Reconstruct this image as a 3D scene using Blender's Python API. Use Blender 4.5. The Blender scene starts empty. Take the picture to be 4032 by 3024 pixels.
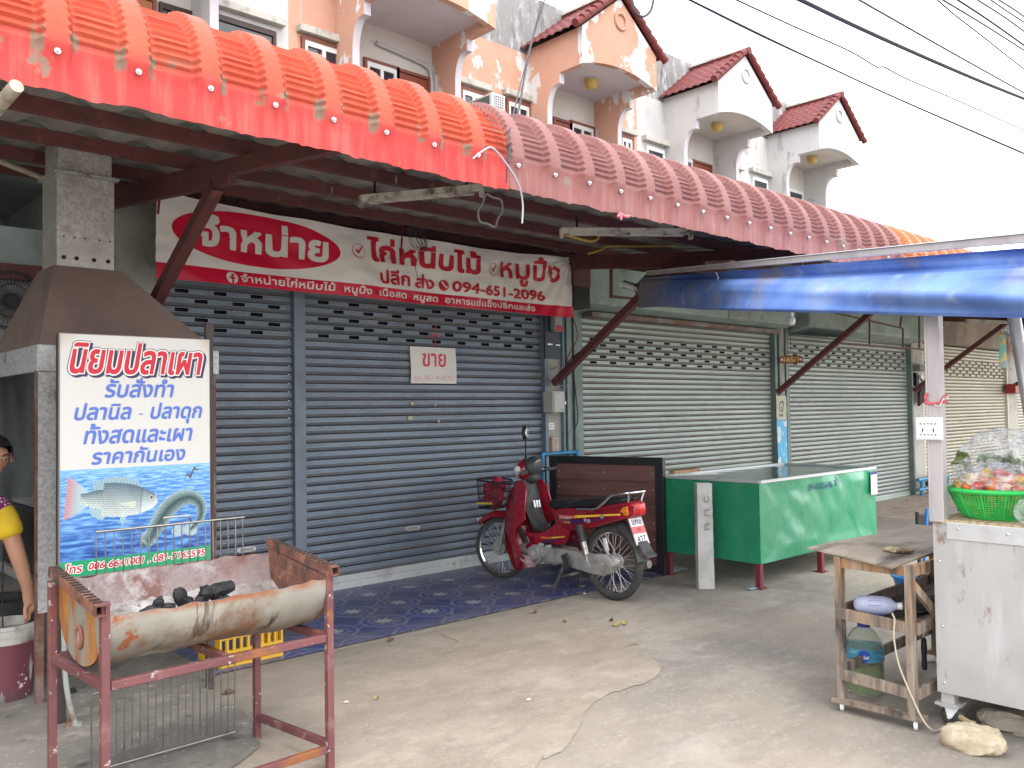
import bpy, bmesh, math, random
from math import sin, cos, pi, radians, sqrt
from mathutils import Vector, Matrix, geometry, noise
random.seed(7)
S = bpy.context.scene
COL = S.collection
V = Vector

# ---------------------------------------------------------------- camera
FOC, YAW, PITCH, ROLL, EYE = 3400.0, radians(42.8), radians(1.66), radians(-0.84), 1.45
FW = V((sin(YAW) * cos(PITCH), cos(YAW) * cos(PITCH), sin(PITCH)))
RT0 = V((cos(YAW), -sin(YAW), 0))
UP0 = RT0.cross(FW)
RT = cos(ROLL) * RT0 + sin(ROLL) * UP0
UP = -sin(ROLL) * RT0 + cos(ROLL) * UP0
CAM = V((0, 0, EYE))
cam = bpy.data.cameras.new('camera')
cam.sensor_fit = 'HORIZONTAL'
cam.sensor_width = 36.0
cam.lens = FOC / 4032 * 36
cam.clip_start = 0.05
cam.clip_end = 2000
co = bpy.data.objects.new('camera', cam)
COL.objects.link(co)
co.matrix_world = Matrix((
    (RT.x, UP.x, -FW.x, CAM.x), (RT.y, UP.y, -FW.y, CAM.y), (RT.z, UP.z, -FW.z, CAM.z), (0, 0, 0, 1)))
S.camera = co

# ---------------------------------------------------------------- sky, sun, exposure
SUN_EL, SUN_AZ = radians(58), radians(200)      # azimuth: direction the light comes from, 180 = from -Y
w = bpy.data.worlds.new("World")
S.world = w
w.use_nodes = True
nt = w.node_tree
bg = nt.nodes['Background']
sky = nt.nodes.new('ShaderNodeTexSky')
sky.sky_type = 'NISHITA'
sky.sun_disc = False
sky.sun_elevation = SUN_EL
sky.sun_rotation = SUN_AZ
sky.air_density = 1.0
sky.dust_density = 4.0
# a closed layer of bright cloud over the blue sky
cl = nt.nodes.new('ShaderNodeTexNoise')
cl.inputs['Scale'].default_value = 1.6
cl.inputs['Detail'].default_value = 5
cr = nt.nodes.new('ShaderNodeValToRGB')
cr.color_ramp.elements[0].position = 0.3
cr.color_ramp.elements[0].color = (12.6, 12.9, 13.4, 1)
cr.color_ramp.elements[1].position = 0.75
cr.color_ramp.elements[1].color = (14.5, 14.6, 14.8, 1)
mx = nt.nodes.new('ShaderNodeMix')
mx.data_type = 'RGBA'
mx.inputs[0].default_value = 0.93
nt.links.new(cl.outputs['Fac'], cr.inputs[0])
nt.links.new(sky.outputs[0], mx.inputs[6])
nt.links.new(cr.outputs[0], mx.inputs[7])
nt.links.new(mx.outputs[2], bg.inputs[0])
bg.inputs[1].default_value = 0.105
sd = bpy.data.lights.new('sun', 'SUN')
sd.energy = 0.6
sd.angle = radians(18)
sd.color = (1.0, 0.965, 0.91)
so = bpy.data.objects.new('sun', sd)
COL.objects.link(so)
sdir = V((sin(SUN_AZ) * cos(SUN_EL), cos(SUN_AZ) * cos(SUN_EL), sin(SUN_EL)))
so.rotation_euler = sdir.to_track_quat('Z', 'Y').to_euler()
so.location = (0, -5, 20)
S.view_settings.view_transform = 'Standard'
S.view_settings.look = 'None'
S.view_settings.gamma = 1
S.view_settings.exposure = 1.42

# ---------------------------------------------------------------- measuring helpers: photo pixel + a known plane -> a world point
def ray(x, y):
    return FW + RT * ((x - 2016) / FOC) - UP * ((y - 1512) / FOC)
def onZ(x, y, z=0.0):
    d = ray(x, y)
    return CAM + d * ((z - EYE) / d.z)
def onY(x, y, Y):
    d = ray(x, y)
    return CAM + d * (Y / d.y)
def onX(x, y, X):
    d = ray(x, y)
    return CAM + d * (X / d.x)

# ---------------------------------------------------------------- mesh builder
class MB:
    def __init__(s):
        s.v, s.f = [], []
    def add(s, pts):
        i = len(s.v)
        s.v.extend([tuple(p) for p in pts])
        return i
    def face(s, *pts):
        i = s.add(pts)
        s.f.append(tuple(range(i, i + len(pts))))
    def box(s, x0, x1, y0, y1, z0, z1):
        s.obox(V(((x0 + x1) / 2, (y0 + y1) / 2, (z0 + z1) / 2)), (abs(x1 - x0), abs(y1 - y0), abs(z1 - z0)))
        return s
    def obox(s, c, size, R=None):
        hx, hy, hz = size[0] / 2, size[1] / 2, size[2] / 2
        P = [V((a * hx, b * hy, d * hz)) for d in (-1, 1) for b in (-1, 1) for a in (-1, 1)]
        if R is not None:
            P = [R @ p for p in P]
        i = s.add([V(c) + p for p in P])
        for q in ((0, 2, 3, 1), (4, 5, 7, 6), (0, 1, 5, 4), (2, 6, 7, 3), (0, 4, 6, 2), (1, 3, 7, 5)):
            s.f.append(tuple(i + k for k in q))
        return s
    def bar(s, p, q, w, h=None, up=(0, 0, 1)):
        p, q = V(p), V(q)
        h = w if h is None else h
        d = (q - p)
        L = d.length
        d.normalize()
        upv = V(up)
        if abs(d.dot(upv)) > 0.98:
            upv = V((1, 0, 0))
        x = d.cross(upv).normalized()
        z = x.cross(d).normalized()
        R = Matrix((x, d, z)).transposed()
        s.obox((p + q) / 2, (w, L, h), R)
        return s
    def tube(s, pts, r, n=8, closed=False, caps=True):
        pts = [V(p) for p in pts]
        m = len(pts)
        rs = r if isinstance(r, (list, tuple)) else [r] * m
        prev = None
        i0 = len(s.v)
        for k in range(m):
            if closed:
                t = pts[(k + 1) % m] - pts[k - 1]
            else:
                t = pts[min(k + 1, m - 1)] - pts[max(k - 1, 0)]
            if t.length < 1e-9:
                t = V((0, 0, 1))
            t.normalize()
            if prev is None:
                a = V((0, 0, 1)) if abs(t.z) < 0.9 else V((1, 0, 0))
                x = t.cross(a).normalized()
            else:
                x = (prev - t * prev.dot(t))
                if x.length < 1e-6:
                    x = t.orthogonal()
                x.normalize()
            prev = x
            y = t.cross(x)
            s.add([pts[k] + (x * cos(2 * pi * j / n) + y * sin(2 * pi * j / n)) * rs[k] for j in range(n)])
        for k in range(m if closed else m - 1):
            a, b = i0 + k * n, i0 + ((k + 1) % m) * n
            for j in range(n):
                j2 = (j + 1) % n
                s.f.append((a + j, a + j2, b + j2, b + j))
        if caps and not closed:
            s.f.append(tuple(i0 + j for j in range(n))[::-1])
            s.f.append(tuple(i0 + (m - 1) * n + j for j in range(n)))
        return s
    def cyl(s, p, q, r, r2=None, n=16):
        return s.tube([p, q], [r, r if r2 is None else r2], n)
    def lathe(s, prof, c=(0, 0, 0), n=24, ax=(0, 0, 1), cap=True, squash=(1, 1)):
        ax = V(ax).normalized()
        a = V((1, 0, 0)) if abs(ax.x) < 0.9 else V((0, 1, 0))
        x = (a - ax * a.dot(ax)).normalized()
        y = ax.cross(x)
        i0 = len(s.v)
        for r, h in prof:
            s.add([V(c) + ax * h + x * (r * cos(2 * pi * j / n) * squash[0]) + y * (r * sin(2 * pi * j / n) * squash[1]) for j in range(n)])
        for k in range(len(prof) - 1):
            for j in range(n):
                j2 = (j + 1) % n
                s.f.append((i0 + k * n + j, i0 + k * n + j2, i0 + (k + 1) * n + j2, i0 + (k + 1) * n + j))
        if cap:
            s.f.append(tuple(i0 + j for j in range(n))[::-1])
            s.f.append(tuple(i0 + (len(prof) - 1) * n + j for j in range(n)))
        return s
    def plate(s, poly, fn, w0, w1, bev=0.0):
        """polygon in (u,v), extruded between w0 and w1 through fn(u,v,w); bev rounds both rims"""
        n = len(poly)
        A = sum(poly[k][0] * poly[(k + 1) % n][1] - poly[(k + 1) % n][0] * poly[k][1] for k in range(n))
        if A < 0:
            poly = poly[::-1]
        rings = []
        if bev > 0:
            ins = inset(poly, bev)
            ins2 = inset(poly, bev * 0.3)
            sg = 1 if w1 > w0 else -1
            rings = [(ins, w0), (ins2, w0 + sg * bev * .3), (poly, w0 + sg * bev), (poly, w1 - sg * bev), (ins2, w1 - sg * bev * .3), (ins, w1)]
        else:
            rings = [(poly, w0), (poly, w1)]
        i0 = len(s.v)
        for pl, w_ in rings:
            s.add([fn(p[0], p[1], w_) for p in pl])
        for k in range(len(rings) - 1):
            for j in range(n):
                j2 = (j + 1) % n
                s.f.append((i0 + k * n + j, i0 + k * n + j2, i0 + (k + 1) * n + j2, i0 + (k + 1) * n + j))
        s.f.append(tuple(i0 + j for j in range(n))[::-1])
        s.f.append(tuple(i0 + (len(rings) - 1) * n + j for j in range(n)))
        return s
    def grid(s, fn, nu, nv, cu=False, cv=False):
        i0 = len(s.v)
        for a in range(nu + (0 if cu else 1)):
            for b in range(nv + (0 if cv else 1)):
                s.v.append(tuple(fn(a / nu, b / nv)))
        N = nv + (0 if cv else 1)
        MU = nu + (0 if cu else 1)
        for a in range(nu):
            for b in range(nv):
                a2, b2 = (a + 1) % MU, (b + 1) % N
                s.f.append((i0 + a * N + b, i0 + a2 * N + b, i0 + a2 * N + b2, i0 + a * N + b2))
        return s
    def ell(s, c, r, nu=16, nv=10, R=None, jit=0.0, seed=0, jf=2.0):
        c = V(c)
        def fn(u, v_):
            th, ph = 2 * pi * u, pi * (0.001 + 0.998 * v_)
            d = V((cos(th) * sin(ph), sin(th) * sin(ph), -cos(ph)))
            k = 1.0
            if jit:
                k += jit * (noise.noise(d * jf + V((seed * 3.1, seed, 0))) + .4 * noise.noise(d * jf * 2.7 + V((seed, 5, 1))))
            p = V((d.x * r[0] * k, d.y * r[1] * k, d.z * r[2] * k))
            return c + (R @ p if R is not None else p)
        return s.grid(fn, nu, nv, cu=True)
    def polytris(s, verts, tris):
        i0 = s.add(verts)
        for t in tris:
            s.f.append(tuple(i0 + k for k in t))
        return s
    def build(s, name, mat=None, parent=None, smooth=None, bevel=0, col=None, recalc=True, seg=2, weld=False):
        me = bpy.data.meshes.new(name)
        vs = s.v
        o = bpy.data.objects.new(name, me)
        COL.objects.link(o)
        loc = V((0, 0, 0))
        if parent is None and vs:
            xs, ys, zs = zip(*vs)
            loc = V(((min(xs) + max(xs)) / 2, (min(ys) + max(ys)) / 2, min(zs)))
            vs = [(a - loc.x, b - loc.y, c - loc.z) for a, b, c in vs]
        me.from_pydata(vs, [], s.f)
        if recalc or weld:
            bm = bmesh.new()
            bm.from_mesh(me)
            if weld:
                bmesh.ops.remove_doubles(bm, verts=bm.verts, dist=1e-5)
            bmesh.ops.recalc_face_normals(bm, faces=bm.faces)
            bm.to_mesh(me)
            bm.free()
        if smooth is not None:
            me.shade_smooth()
            if smooth < 180:
                me.set_sharp_from_angle(angle=radians(smooth))
        o.location = loc
        if mat is not None:
            for m in (mat if isinstance(mat, (list, tuple)) else [mat]):
                me.materials.append(m)
        if parent is not None:
            adopt(o, parent)
        if bevel:
            b = o.modifiers.new('bevel', 'BEVEL')
            b.width = bevel
            b.segments = seg
            b.limit_method = 'ANGLE'
            b.angle_limit = radians(40)
        if col is not None:
            at = me.color_attributes.new('print', 'FLOAT_COLOR', 'POINT')
            for k, c_ in enumerate(col):
                at.data[k].color = (c_[0], c_[1], c_[2], 1)
        return o

def wloc(o):
    p = V((0, 0, 0))
    while o is not None:
        p += o.location
        o = None if o.parent is None else o.parent
        # children are built in world coordinates, their own location stays 0
    return p
def adopt(o, parent):
    root = parent
    while root.parent:
        root = root.parent
    o.parent = parent
    if parent is root:
        o.matrix_parent_inverse = Matrix.Translation(-root.location)
def inset(poly, d):
    n = len(poly)
    out = []
    for k in range(n):
        p0, p1, p2 = V(poly[k - 1][:2]), V(poly[k][:2]), V(poly[(k + 1) % n][:2])
        e1, e2 = (p1 - p0), (p2 - p1)
        if e1.length < 1e-9 or e2.length < 1e-9:
            out.append(tuple(p1)); continue
        e1.normalize(); e2.normalize()
        n1, n2 = V((-e1.y, e1.x)), V((-e2.y, e2.x))
        b = n1 + n2
        if b.length < 1e-6:
            b = n1
        b.normalize()
        k_ = max(0.4, b.dot(n1))
        out.append(tuple(p1 + b * (d / k_)))
    return out
def spline(pts, n=8, closed=False):
    """Catmull-Rom through the points"""
    P = [V(p) for p in pts]
    m = len(P)
    out = []
    for k in range(m if closed else m - 1):
        a, b = P[k], P[(k + 1) % m]
        p0 = P[k - 1] if (closed or k > 0) else a * 2 - b
        p3 = P[(k + 2) % m] if (closed or k < m - 2) else b * 2 - a
        for j in range(n):
            t = j / n
            out.append(.5 * ((2 * a) + (b - p0) * t + (2 * p0 - 5 * a + 4 * b - p3) * t * t + (3 * a - p0 - 3 * b + p3) * t ** 3))
    if not closed:
        out.append(P[-1])
    return out

# ---------------------------------------------------------------- names, labels, groups
def tag(o, label=None, cat=None, group=None, kind=None):
    if label: o['label'] = label
    if cat: o['category'] = cat
    if group: o['group'] = group
    if kind: o['kind'] = kind
    return o
def thing(name, label, cat, loc=(0, 0, 0), group=None):
    o = bpy.data.objects.new(name, None)
    o.empty_display_size = .2
    COL.objects.link(o)
    o.location = loc
    return tag(o, label, cat, group)
def dup(root, delta, label=None):
    r = root.copy()
    COL.objects.link(r)
    r.location = root.location + V(delta)
    if label: r['label'] = label
    def kids(a, b):
        for ch in list(a.children):
            c = ch.copy()
            COL.objects.link(c)
            c.parent = b
            kids(ch, c)
    kids(root, r)
    return r

# ---------------------------------------------------------------- materials
MATS = {}
def M(name, base, rough=.6, metal=0.0, layers=(), bump=None, spec=.5, coat=0.0, trans=0.0, alpha=1.0, ior=1.45, local=False, rough_var=0.0, gain=1.0):
    if name in MATS:
        return MATS[name]
    if gain != 1.0:
        gn = lambda c: tuple(min(.85, q * gain) for q in c)
        base = gn(base)
        layers = [(gn(l[0]),) + tuple(l[1:]) for l in layers]
    m = bpy.data.materials.new(name)
    m.use_nodes = True
    t = m.node_tree
    N, L = t.nodes, t.links
    b = N['Principled BSDF']
    b.inputs['Base Color'].default_value = (*base, 1)
    b.inputs['Roughness'].default_value = rough
    b.inputs['Metallic'].default_value = metal
    b.inputs['Specular IOR Level'].default_value = spec
    b.inputs['Coat Weight'].default_value = coat
    b.inputs['Coat Roughness'].default_value = .12
    b.inputs['Transmission Weight'].default_value = trans
    b.inputs['IOR'].default_value = ior
    b.inputs['Alpha'].default_value = alpha
    if local:
        src = N.new('ShaderNodeTexCoord').outputs['Object']
    else:
        src = N.new('ShaderNodeNewGeometry').outputs['Position']
    def noi(scale, stretch=(1, 1, 1), detail=6, kind='noise', roughness=.6, off=0):
        mp = N.new('ShaderNodeMapping')
        mp.inputs['Scale'].default_value = stretch
        mp.inputs['Location'].default_value = (off, off * .7, off * 1.3)
        L.new(src, mp.inputs[0])
        if kind == 'voro':
            x = N.new('ShaderNodeTexVoronoi')
            x.inputs['Scale'].default_value = scale
            L.new(mp.outputs[0], x.inputs['Vector'])
            return x.outputs['Distance']
        x = N.new('ShaderNodeTexNoise')
        x.inputs['Scale'].default_value = scale
        x.inputs['Detail'].default_value = detail
        x.inputs['Roughness'].default_value = roughness
        L.new(mp.outputs[0], x.inputs['Vector'])
        return x.outputs['Fac']
    cur = None
    for k, ly in enumerate(layers):
        colr, scale, lo, hi = ly[:4]
        o = ly[4] if len(ly) > 4 else {}
        f = noi(scale, o.get('st', (1, 1, 1)), o.get('detail', 6), o.get('kind', 'noise'), o.get('r', .6), o.get('off', k * 7.3 + len(name)))
        mr = N.new('ShaderNodeMapRange')
        mr.inputs[1].default_value = lo
        mr.inputs[2].default_value = hi
        mr.inputs[4].default_value = o.get('a', 1.0)
        L.new(f, mr.inputs[0])
        fac = mr.outputs[0]
        if 'zr' in o:      # limit to a band of world heights: (z of full effect, z of none)
            sp = N.new('ShaderNodeSeparateXYZ')
            L.new(src, sp.inputs[0])
            m2 = N.new('ShaderNodeMapRange')
            m2.inputs[1].default_value = o['zr'][1]
            m2.inputs[2].default_value = o['zr'][0]
            L.new(sp.outputs[2], m2.inputs[0])
            mm = N.new('ShaderNodeMath')
            mm.operation = 'MULTIPLY'
            L.new(fac, mm.inputs[0]); L.new(m2.outputs[0], mm.inputs[1])
            fac = mm.outputs[0]
        for key in ('band', 'pulse'):
            if key in o:   # band: (axis, centre, half width); pulse: (axis, period, centre, half width) repeated along the axis
                sp = N.new('ShaderNodeSeparateXYZ')
                L.new(src, sp.inputs[0])
                val = sp.outputs[o[key][0]]
                if key == 'pulse':
                    wr = N.new('ShaderNodeMath'); wr.operation = 'WRAP'
                    wr.inputs[1].default_value = o[key][2] + o[key][1] / 2
                    wr.inputs[2].default_value = o[key][2] - o[key][1] / 2
                    L.new(val, wr.inputs[0]); val = wr.outputs[0]
                df = N.new('ShaderNodeMath'); df.operation = 'SUBTRACT'
                df.inputs[1].default_value = o[key][-2]
                L.new(val, df.inputs[0])
                ab = N.new('ShaderNodeMath'); ab.operation = 'ABSOLUTE'
                L.new(df.outputs[0], ab.inputs[0])
                m3 = N.new('ShaderNodeMapRange')
                m3.inputs[1].default_value = o[key][-1]
                m3.inputs[2].default_value = o[key][-1] * .6
                L.new(ab.outputs[0], m3.inputs[0])
                mm = N.new('ShaderNodeMath'); mm.operation = 'MULTIPLY'
                L.new(fac, mm.inputs[0]); L.new(m3.outputs[0], mm.inputs[1])
                fac = mm.outputs[0]
        if 'gr' in o:      # layer that strengthens towards one side: (axis, full, none)
            sp = N.new('ShaderNodeSeparateXYZ')
            L.new(src, sp.inputs[0])
            m2 = N.new('ShaderNodeMapRange')
            m2.inputs[1].default_value = o['gr'][2]
            m2.inputs[2].default_value = o['gr'][1]
            L.new(sp.outputs[o['gr'][0]], m2.inputs[0])
            mm = N.new('ShaderNodeMath')
            mm.operation = 'MULTIPLY'
            L.new(fac, mm.inputs[0]); L.new(m2.outputs[0], mm.inputs[1])
            fac = mm.outputs[0]
        mix = N.new('ShaderNodeMix')
        mix.data_type = 'RGBA'
        L.new(fac, mix.inputs[0])
        if cur is None:
            mix.inputs[6].default_value = (*base, 1)
        else:
            L.new(cur, mix.inputs[6])
        mix.inputs[7].default_value = (*colr, 1)
        cur = mix.outputs[2]
    if cur is not None:
        L.new(cur, b.inputs['Base Color'])
    if rough_var:
        f = noi(9, detail=4)
        mr = N.new('ShaderNodeMapRange')
        mr.inputs[1].default_value = .3
        mr.inputs[2].default_value = .7
        mr.inputs[3].default_value = max(.02, rough - rough_var)
        mr.inputs[4].default_value = min(1, rough + rough_var)
        L.new(f, mr.inputs[0]); L.new(mr.outputs[0], b.inputs['Roughness'])
    if bump:
        f = noi(bump[0], bump[2] if len(bump) > 2 else (1, 1, 1), 8, bump[3] if len(bump) > 3 else 'noise')
        bp = N.new('ShaderNodeBump')
        bp.inputs['Strength'].default_value = bump[1]
        bp.inputs['Distance'].default_value = .01
        L.new(f, bp.inputs['Height']); L.new(bp.outputs[0], b.inputs['Normal'])
    MATS[name] = m
    return m
def printed(name, rough=.45):
    if name in MATS:
        return MATS[name]
    m = bpy.data.materials.new(name)
    m.use_nodes = True
    a = m.node_tree.nodes.new('ShaderNodeAttribute')
    a.attribute_name = 'print'
    m.node_tree.links.new(a.outputs['Color'], m.node_tree.nodes['Principled BSDF'].inputs['Base Color'])
    m.node_tree.nodes['Principled BSDF'].inputs['Roughness'].default_value = rough
    MATS[name] = m
    return m

# ---------------------------------------------------------------- lettering
def glyph_loops(s, res=3):
    c = bpy.data.curves.new('lettering', 'FONT')
    c.body = s
    c.resolution_u = res
    c.fill_mode = 'NONE'
    o = bpy.data.objects.new('lettering', c)
    COL.objects.link(o)
    dg = bpy.context.evaluated_depsgraph_get()
    dg.update()
    me = o.evaluated_get(dg).to_mesh()
    co_ = [v.co.xy.copy() for v in me.vertices]
    nxt = {}
    for e in me.edges:
        a, b = e.vertices
        nxt.setdefault(a, []).append(b); nxt.setdefault(b, []).append(a)
    seen, loops = set(), []
    for st in range(len(co_)):
        if st in seen or st not in nxt:
            continue
        lp, k, pv = [], st, None
        while k not in seen:
            seen.add(k); lp.append(k)
            n_ = [q for q in nxt[k] if q != pv]
            # keep the order in which the points were written, so the winding survives
            nk = (k + 1) if (k + 1) in n_ and pv is None else n_[0]
            pv, k = k, nk
        loops.append([co_[q] for q in lp])
    o.evaluated_get(dg).to_mesh_clear()
    bpy.data.objects.remove(o)
    bpy.data.curves.remove(c)
    return loops
def text2d(s, height=None, width=None, bold=0.0, shear=0.0, steiner=None, res=3):
    """filled outlines of s; fitted to a width, or scaled so that 1 em = height; returns verts, tris, (w,h)"""
    loops = glyph_loops(s, res)
    allp = [p for lp in loops for p in lp]
    x0, x1 = min(p.x for p in allp), max(p.x for p in allp)
    y0, y1 = min(p.y for p in allp), max(p.y for p in allp)
    sx = sy = 1.0
    if width and height:
        sx, sy = width / (x1 - x0), height / (y1 - y0)
    elif width:
        sx = sy = width / (x1 - x0)
    elif height:
        sx = sy = height / (y1 - y0)
    sg = -1 if any('\u0e00' <= ch <= '\u0e7f' for ch in s) else 1     # the two alphabets wind their outlines opposite ways
    LP = []
    for lp in loops:
        q = [V(((p.x - x0) * sx, (p.y - y0) * sy)) for p in lp]
        z = [q[0]]
        for p in q[1:]:
            if (p - z[-1]).length > 1e-5:
                z.append(p)
        if len(z) > 2 and (z[0] - z[-1]).length < 1e-5:
            z.pop()
        if len(z) < 3:
            continue
        if bold:
            n = len(z)
            r = []
            for k in range(n):
                e1, e2 = z[k] - z[k - 1], z[(k + 1) % n] - z[k]
                e1.normalize(); e2.normalize()
                b_ = V((e1.y + e2.y, -e1.x - e2.x))
                if b_.length < 1e-6:
                    b_ = V((e1.y, -e1.x))
                b_.normalize()
                r.append(z[k] + b_ * bold * sg)
            z = r
        LP.append([V((p.x + shear * p.y, p.y)) for p in z])
    vs, es = [], []
    for lp in LP:
        i = len(vs)
        vs += lp
        es += [(i + k, i + (k + 1) % len(lp)) for k in range(len(lp))]
    W, Hh = (x1 - x0) * sx, (y1 - y0) * sy
    if steiner:
        a = -steiner
        while a < W + steiner:
            b = -steiner
            while b < Hh + steiner:
                vs.append(V((a + random.uniform(-.1, .1) * steiner, b + random.uniform(-.1, .1) * steiner)))
                b += steiner
            a += steiner
    r = geometry.delaunay_2d_cdt(vs, es, [], 0, 1e-7)
    ov, of = r[0], r[2]
    tris = []
    for f in of:
        c = sum((ov[k] for k in f), V((0, 0))) / len(f)
        wn = 0
        for lp in LP:
            n = len(lp)
            for k in range(n):
                a, b = lp[k], lp[(k + 1) % n]
                if (a.y <= c.y) != (b.y <= c.y):
                    t = (c.y - a.y) / (b.y - a.y)
                    if a.x + t * (b.x - a.x) > c.x:
                        wn += 1 if b.y > a.y else -1
        if wn != 0:
            tris.append(tuple(f))
    used = sorted({k for t in tris for k in t})
    mp = {k: i for i, k in enumerate(used)}
    return [ov[k] for k in used], [tuple(mp[k] for k in t) for t in tris], (W, Hh)
def put_text(mb, s, fn, cx=None, x=None, y=0, **kw):
    """lays the text with its baseline box at (x, y) (or centred on cx) through fn(u, v)"""
    vs, ts, (W, Hh) = text2d(s, **kw)
    ox = (cx - W / 2) if cx is not None else x
    mb.polytris([fn(p.x + ox, p.y + y) for p in vs], ts)
    return W, Hh
def disc2d(n=48, rx=1, ry=1, cx=0, cy=0):
    return [(cx + rx * cos(2 * pi * k / n), cy + ry * sin(2 * pi * k / n)) for k in range(n)]
def fill2d(polys, steiner=None):
    """even-odd fill of closed 2-D loops"""
    vs, es = [], []
    for lp in polys:
        i = len(vs)
        vs += [V(p[:2]) for p in lp]
        es += [(i + k, i + (k + 1) % len(lp)) for k in range(len(lp))]
    if steiner:
        xs = [p.x for p in vs]; ys = [p.y for p in vs]
        a = min(xs)
        while a < max(xs):
            b = min(ys)
            while b < max(ys):
                vs.append(V((a + random.uniform(-.1, .1) * steiner, b + random.uniform(-.1, .1) * steiner)))
                b += steiner
            a += steiner
    r = geometry.delaunay_2d_cdt(vs, es, [], 0, 1e-7)
    tris = []
    for f in r[2]:
        c = sum((r[0][k] for k in f), V((0, 0))) / len(f)
        odd = False
        for lp in polys:
            n = len(lp)
            for k in range(n):
                a, b = lp[k], lp[(k + 1) % n]
                if (a[1] <= c.y) != (b[1] <= c.y):
                    t = (c.y - a[1]) / (b[1] - a[1])
                    if a[0] + t * (b[0] - a[0]) > c.x:
                        odd = not odd
        if odd:
            tris.append(tuple(f))
    return r[0], tris
def put_fill(mb, polys, fn, steiner=None):
    vs, ts = fill2d(polys, steiner)
    mb.polytris([fn(p.x, p.y) for p in vs], ts)
# ================================================================ materials used all over
m_concrete = M('concrete_ground', (.245, .212, .174), .88, layers=[
    ((.175, .16, .143), .9, .42, .66, {'detail': 8}), ((.31, .28, .245), 1.7, .5, .75, {'detail': 9, 'r': .7}),
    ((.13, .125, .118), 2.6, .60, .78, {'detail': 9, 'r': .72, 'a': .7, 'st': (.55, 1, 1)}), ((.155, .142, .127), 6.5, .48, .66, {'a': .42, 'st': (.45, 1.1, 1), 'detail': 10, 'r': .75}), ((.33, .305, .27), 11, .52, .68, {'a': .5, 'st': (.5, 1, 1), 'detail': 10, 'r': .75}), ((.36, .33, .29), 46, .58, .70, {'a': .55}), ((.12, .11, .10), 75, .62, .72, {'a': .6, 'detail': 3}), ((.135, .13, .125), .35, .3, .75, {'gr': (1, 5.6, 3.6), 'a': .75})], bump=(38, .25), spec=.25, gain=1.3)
m_mud = M('dusty_concrete', (.262, .222, .18), .9, layers=[
    ((.215, .178, .14), 1.1, .4, .7, {'detail': 8}), ((.35, .30, .245), 2.1, .5, .75, {'detail': 9, 'r': .7}),
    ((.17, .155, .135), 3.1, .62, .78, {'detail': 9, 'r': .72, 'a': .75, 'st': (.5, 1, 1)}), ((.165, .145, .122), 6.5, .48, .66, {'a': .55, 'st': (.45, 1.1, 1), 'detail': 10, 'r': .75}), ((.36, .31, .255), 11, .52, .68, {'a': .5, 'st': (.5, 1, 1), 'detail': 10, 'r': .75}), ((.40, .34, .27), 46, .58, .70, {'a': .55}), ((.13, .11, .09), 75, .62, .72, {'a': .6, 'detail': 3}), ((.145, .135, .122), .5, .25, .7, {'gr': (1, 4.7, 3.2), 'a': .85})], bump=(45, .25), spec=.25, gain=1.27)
m_steel_red = M('red_lead_steel', (.092, .030, .028), .62, layers=[((.055, .022, .02), 5, .45, .7), ((.17, .06, .04), 14, .6, .75), ((.16, .145, .13), 9, .64, .8, {'a': .45})], bump=(60, .12), gain=1.35)
m_conc_grey = M('bare_concrete', (.24, .235, .215), .9, layers=[((.13, .125, .115), 4, .45, .7), ((.34, .33, .30), 11, .6, .8)], bump=(40, .3), gain=1.5)
m_dark_wall = M('sooty_wall', (.115, .13, .125), .9, layers=[((.05, .055, .055), 1.3, .4, .7), ((.17, .175, .165), 6, .62, .8)], bump=(30, .15), gain=1.9)
m_black = M('black_paint', (.012, .013, .017), .5, rough_var=.15)
m_galv = M('galvanised', (.36, .355, .34), .5, .45, layers=[((.26, .255, .24), 55, .4, .62, {'detail': 2}), ((.22, .20, .175), 2.2, .45, .7), ((.15, .13, .11), 5, .58, .78)], rough_var=.12, bump=(50, .06), gain=1.55)
m_galv_rust = M('galvanised_rusting', (.33, .335, .33), .55, .35, layers=[((.24, .24, .235), 45, .4, .62, {'detail': 2}), ((.11, .045, .03), 5, .56, .66, {'detail': 9}), ((.2, .09, .045), 11, .66, .72)], bump=(50, .1), gain=1.45)
m_alu = M('aluminium', (.62, .625, .63), .42, .6, layers=[((.42, .42, .42), 7, .5, .8), ((.25, .235, .21), 19, .66, .8, {'a': .6})], rough_var=.1)
m_rubber = M('tyre_rubber', (.045, .044, .042), .82, layers=[((.16, .145, .12), 18, .5, .78, {'a': .6})])
m_white_plastic = M('white_plastic', (.72, .73, .72), .4, layers=[((.5, .48, .44), 9, .6, .85, {'a': .6})])
m_wire = M('black_cable', (.035, .03, .045), .6)
m_wood = M('bare_wood', (.40, .235, .125), .75, layers=[((.24, .13, .07), 7, .42, .7, {'st': (1, 1, .12)}), ((.20, .17, .14), 5, .5, .75), ((.07, .06, .05), 3, .66, .78)], bump=(30, .25, (1, 1, .1)))
m_text_blue = M('blue_lettering', (.085, .16, .52), .5)
m_text_red = M('red_lettering', (.55, .012, .035), .5)
m_text_white = M('white_lettering', (.78, .76, .72), .5)
m_text_navy = M('navy_lettering', (.03, .025, .08), .5)

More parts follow.
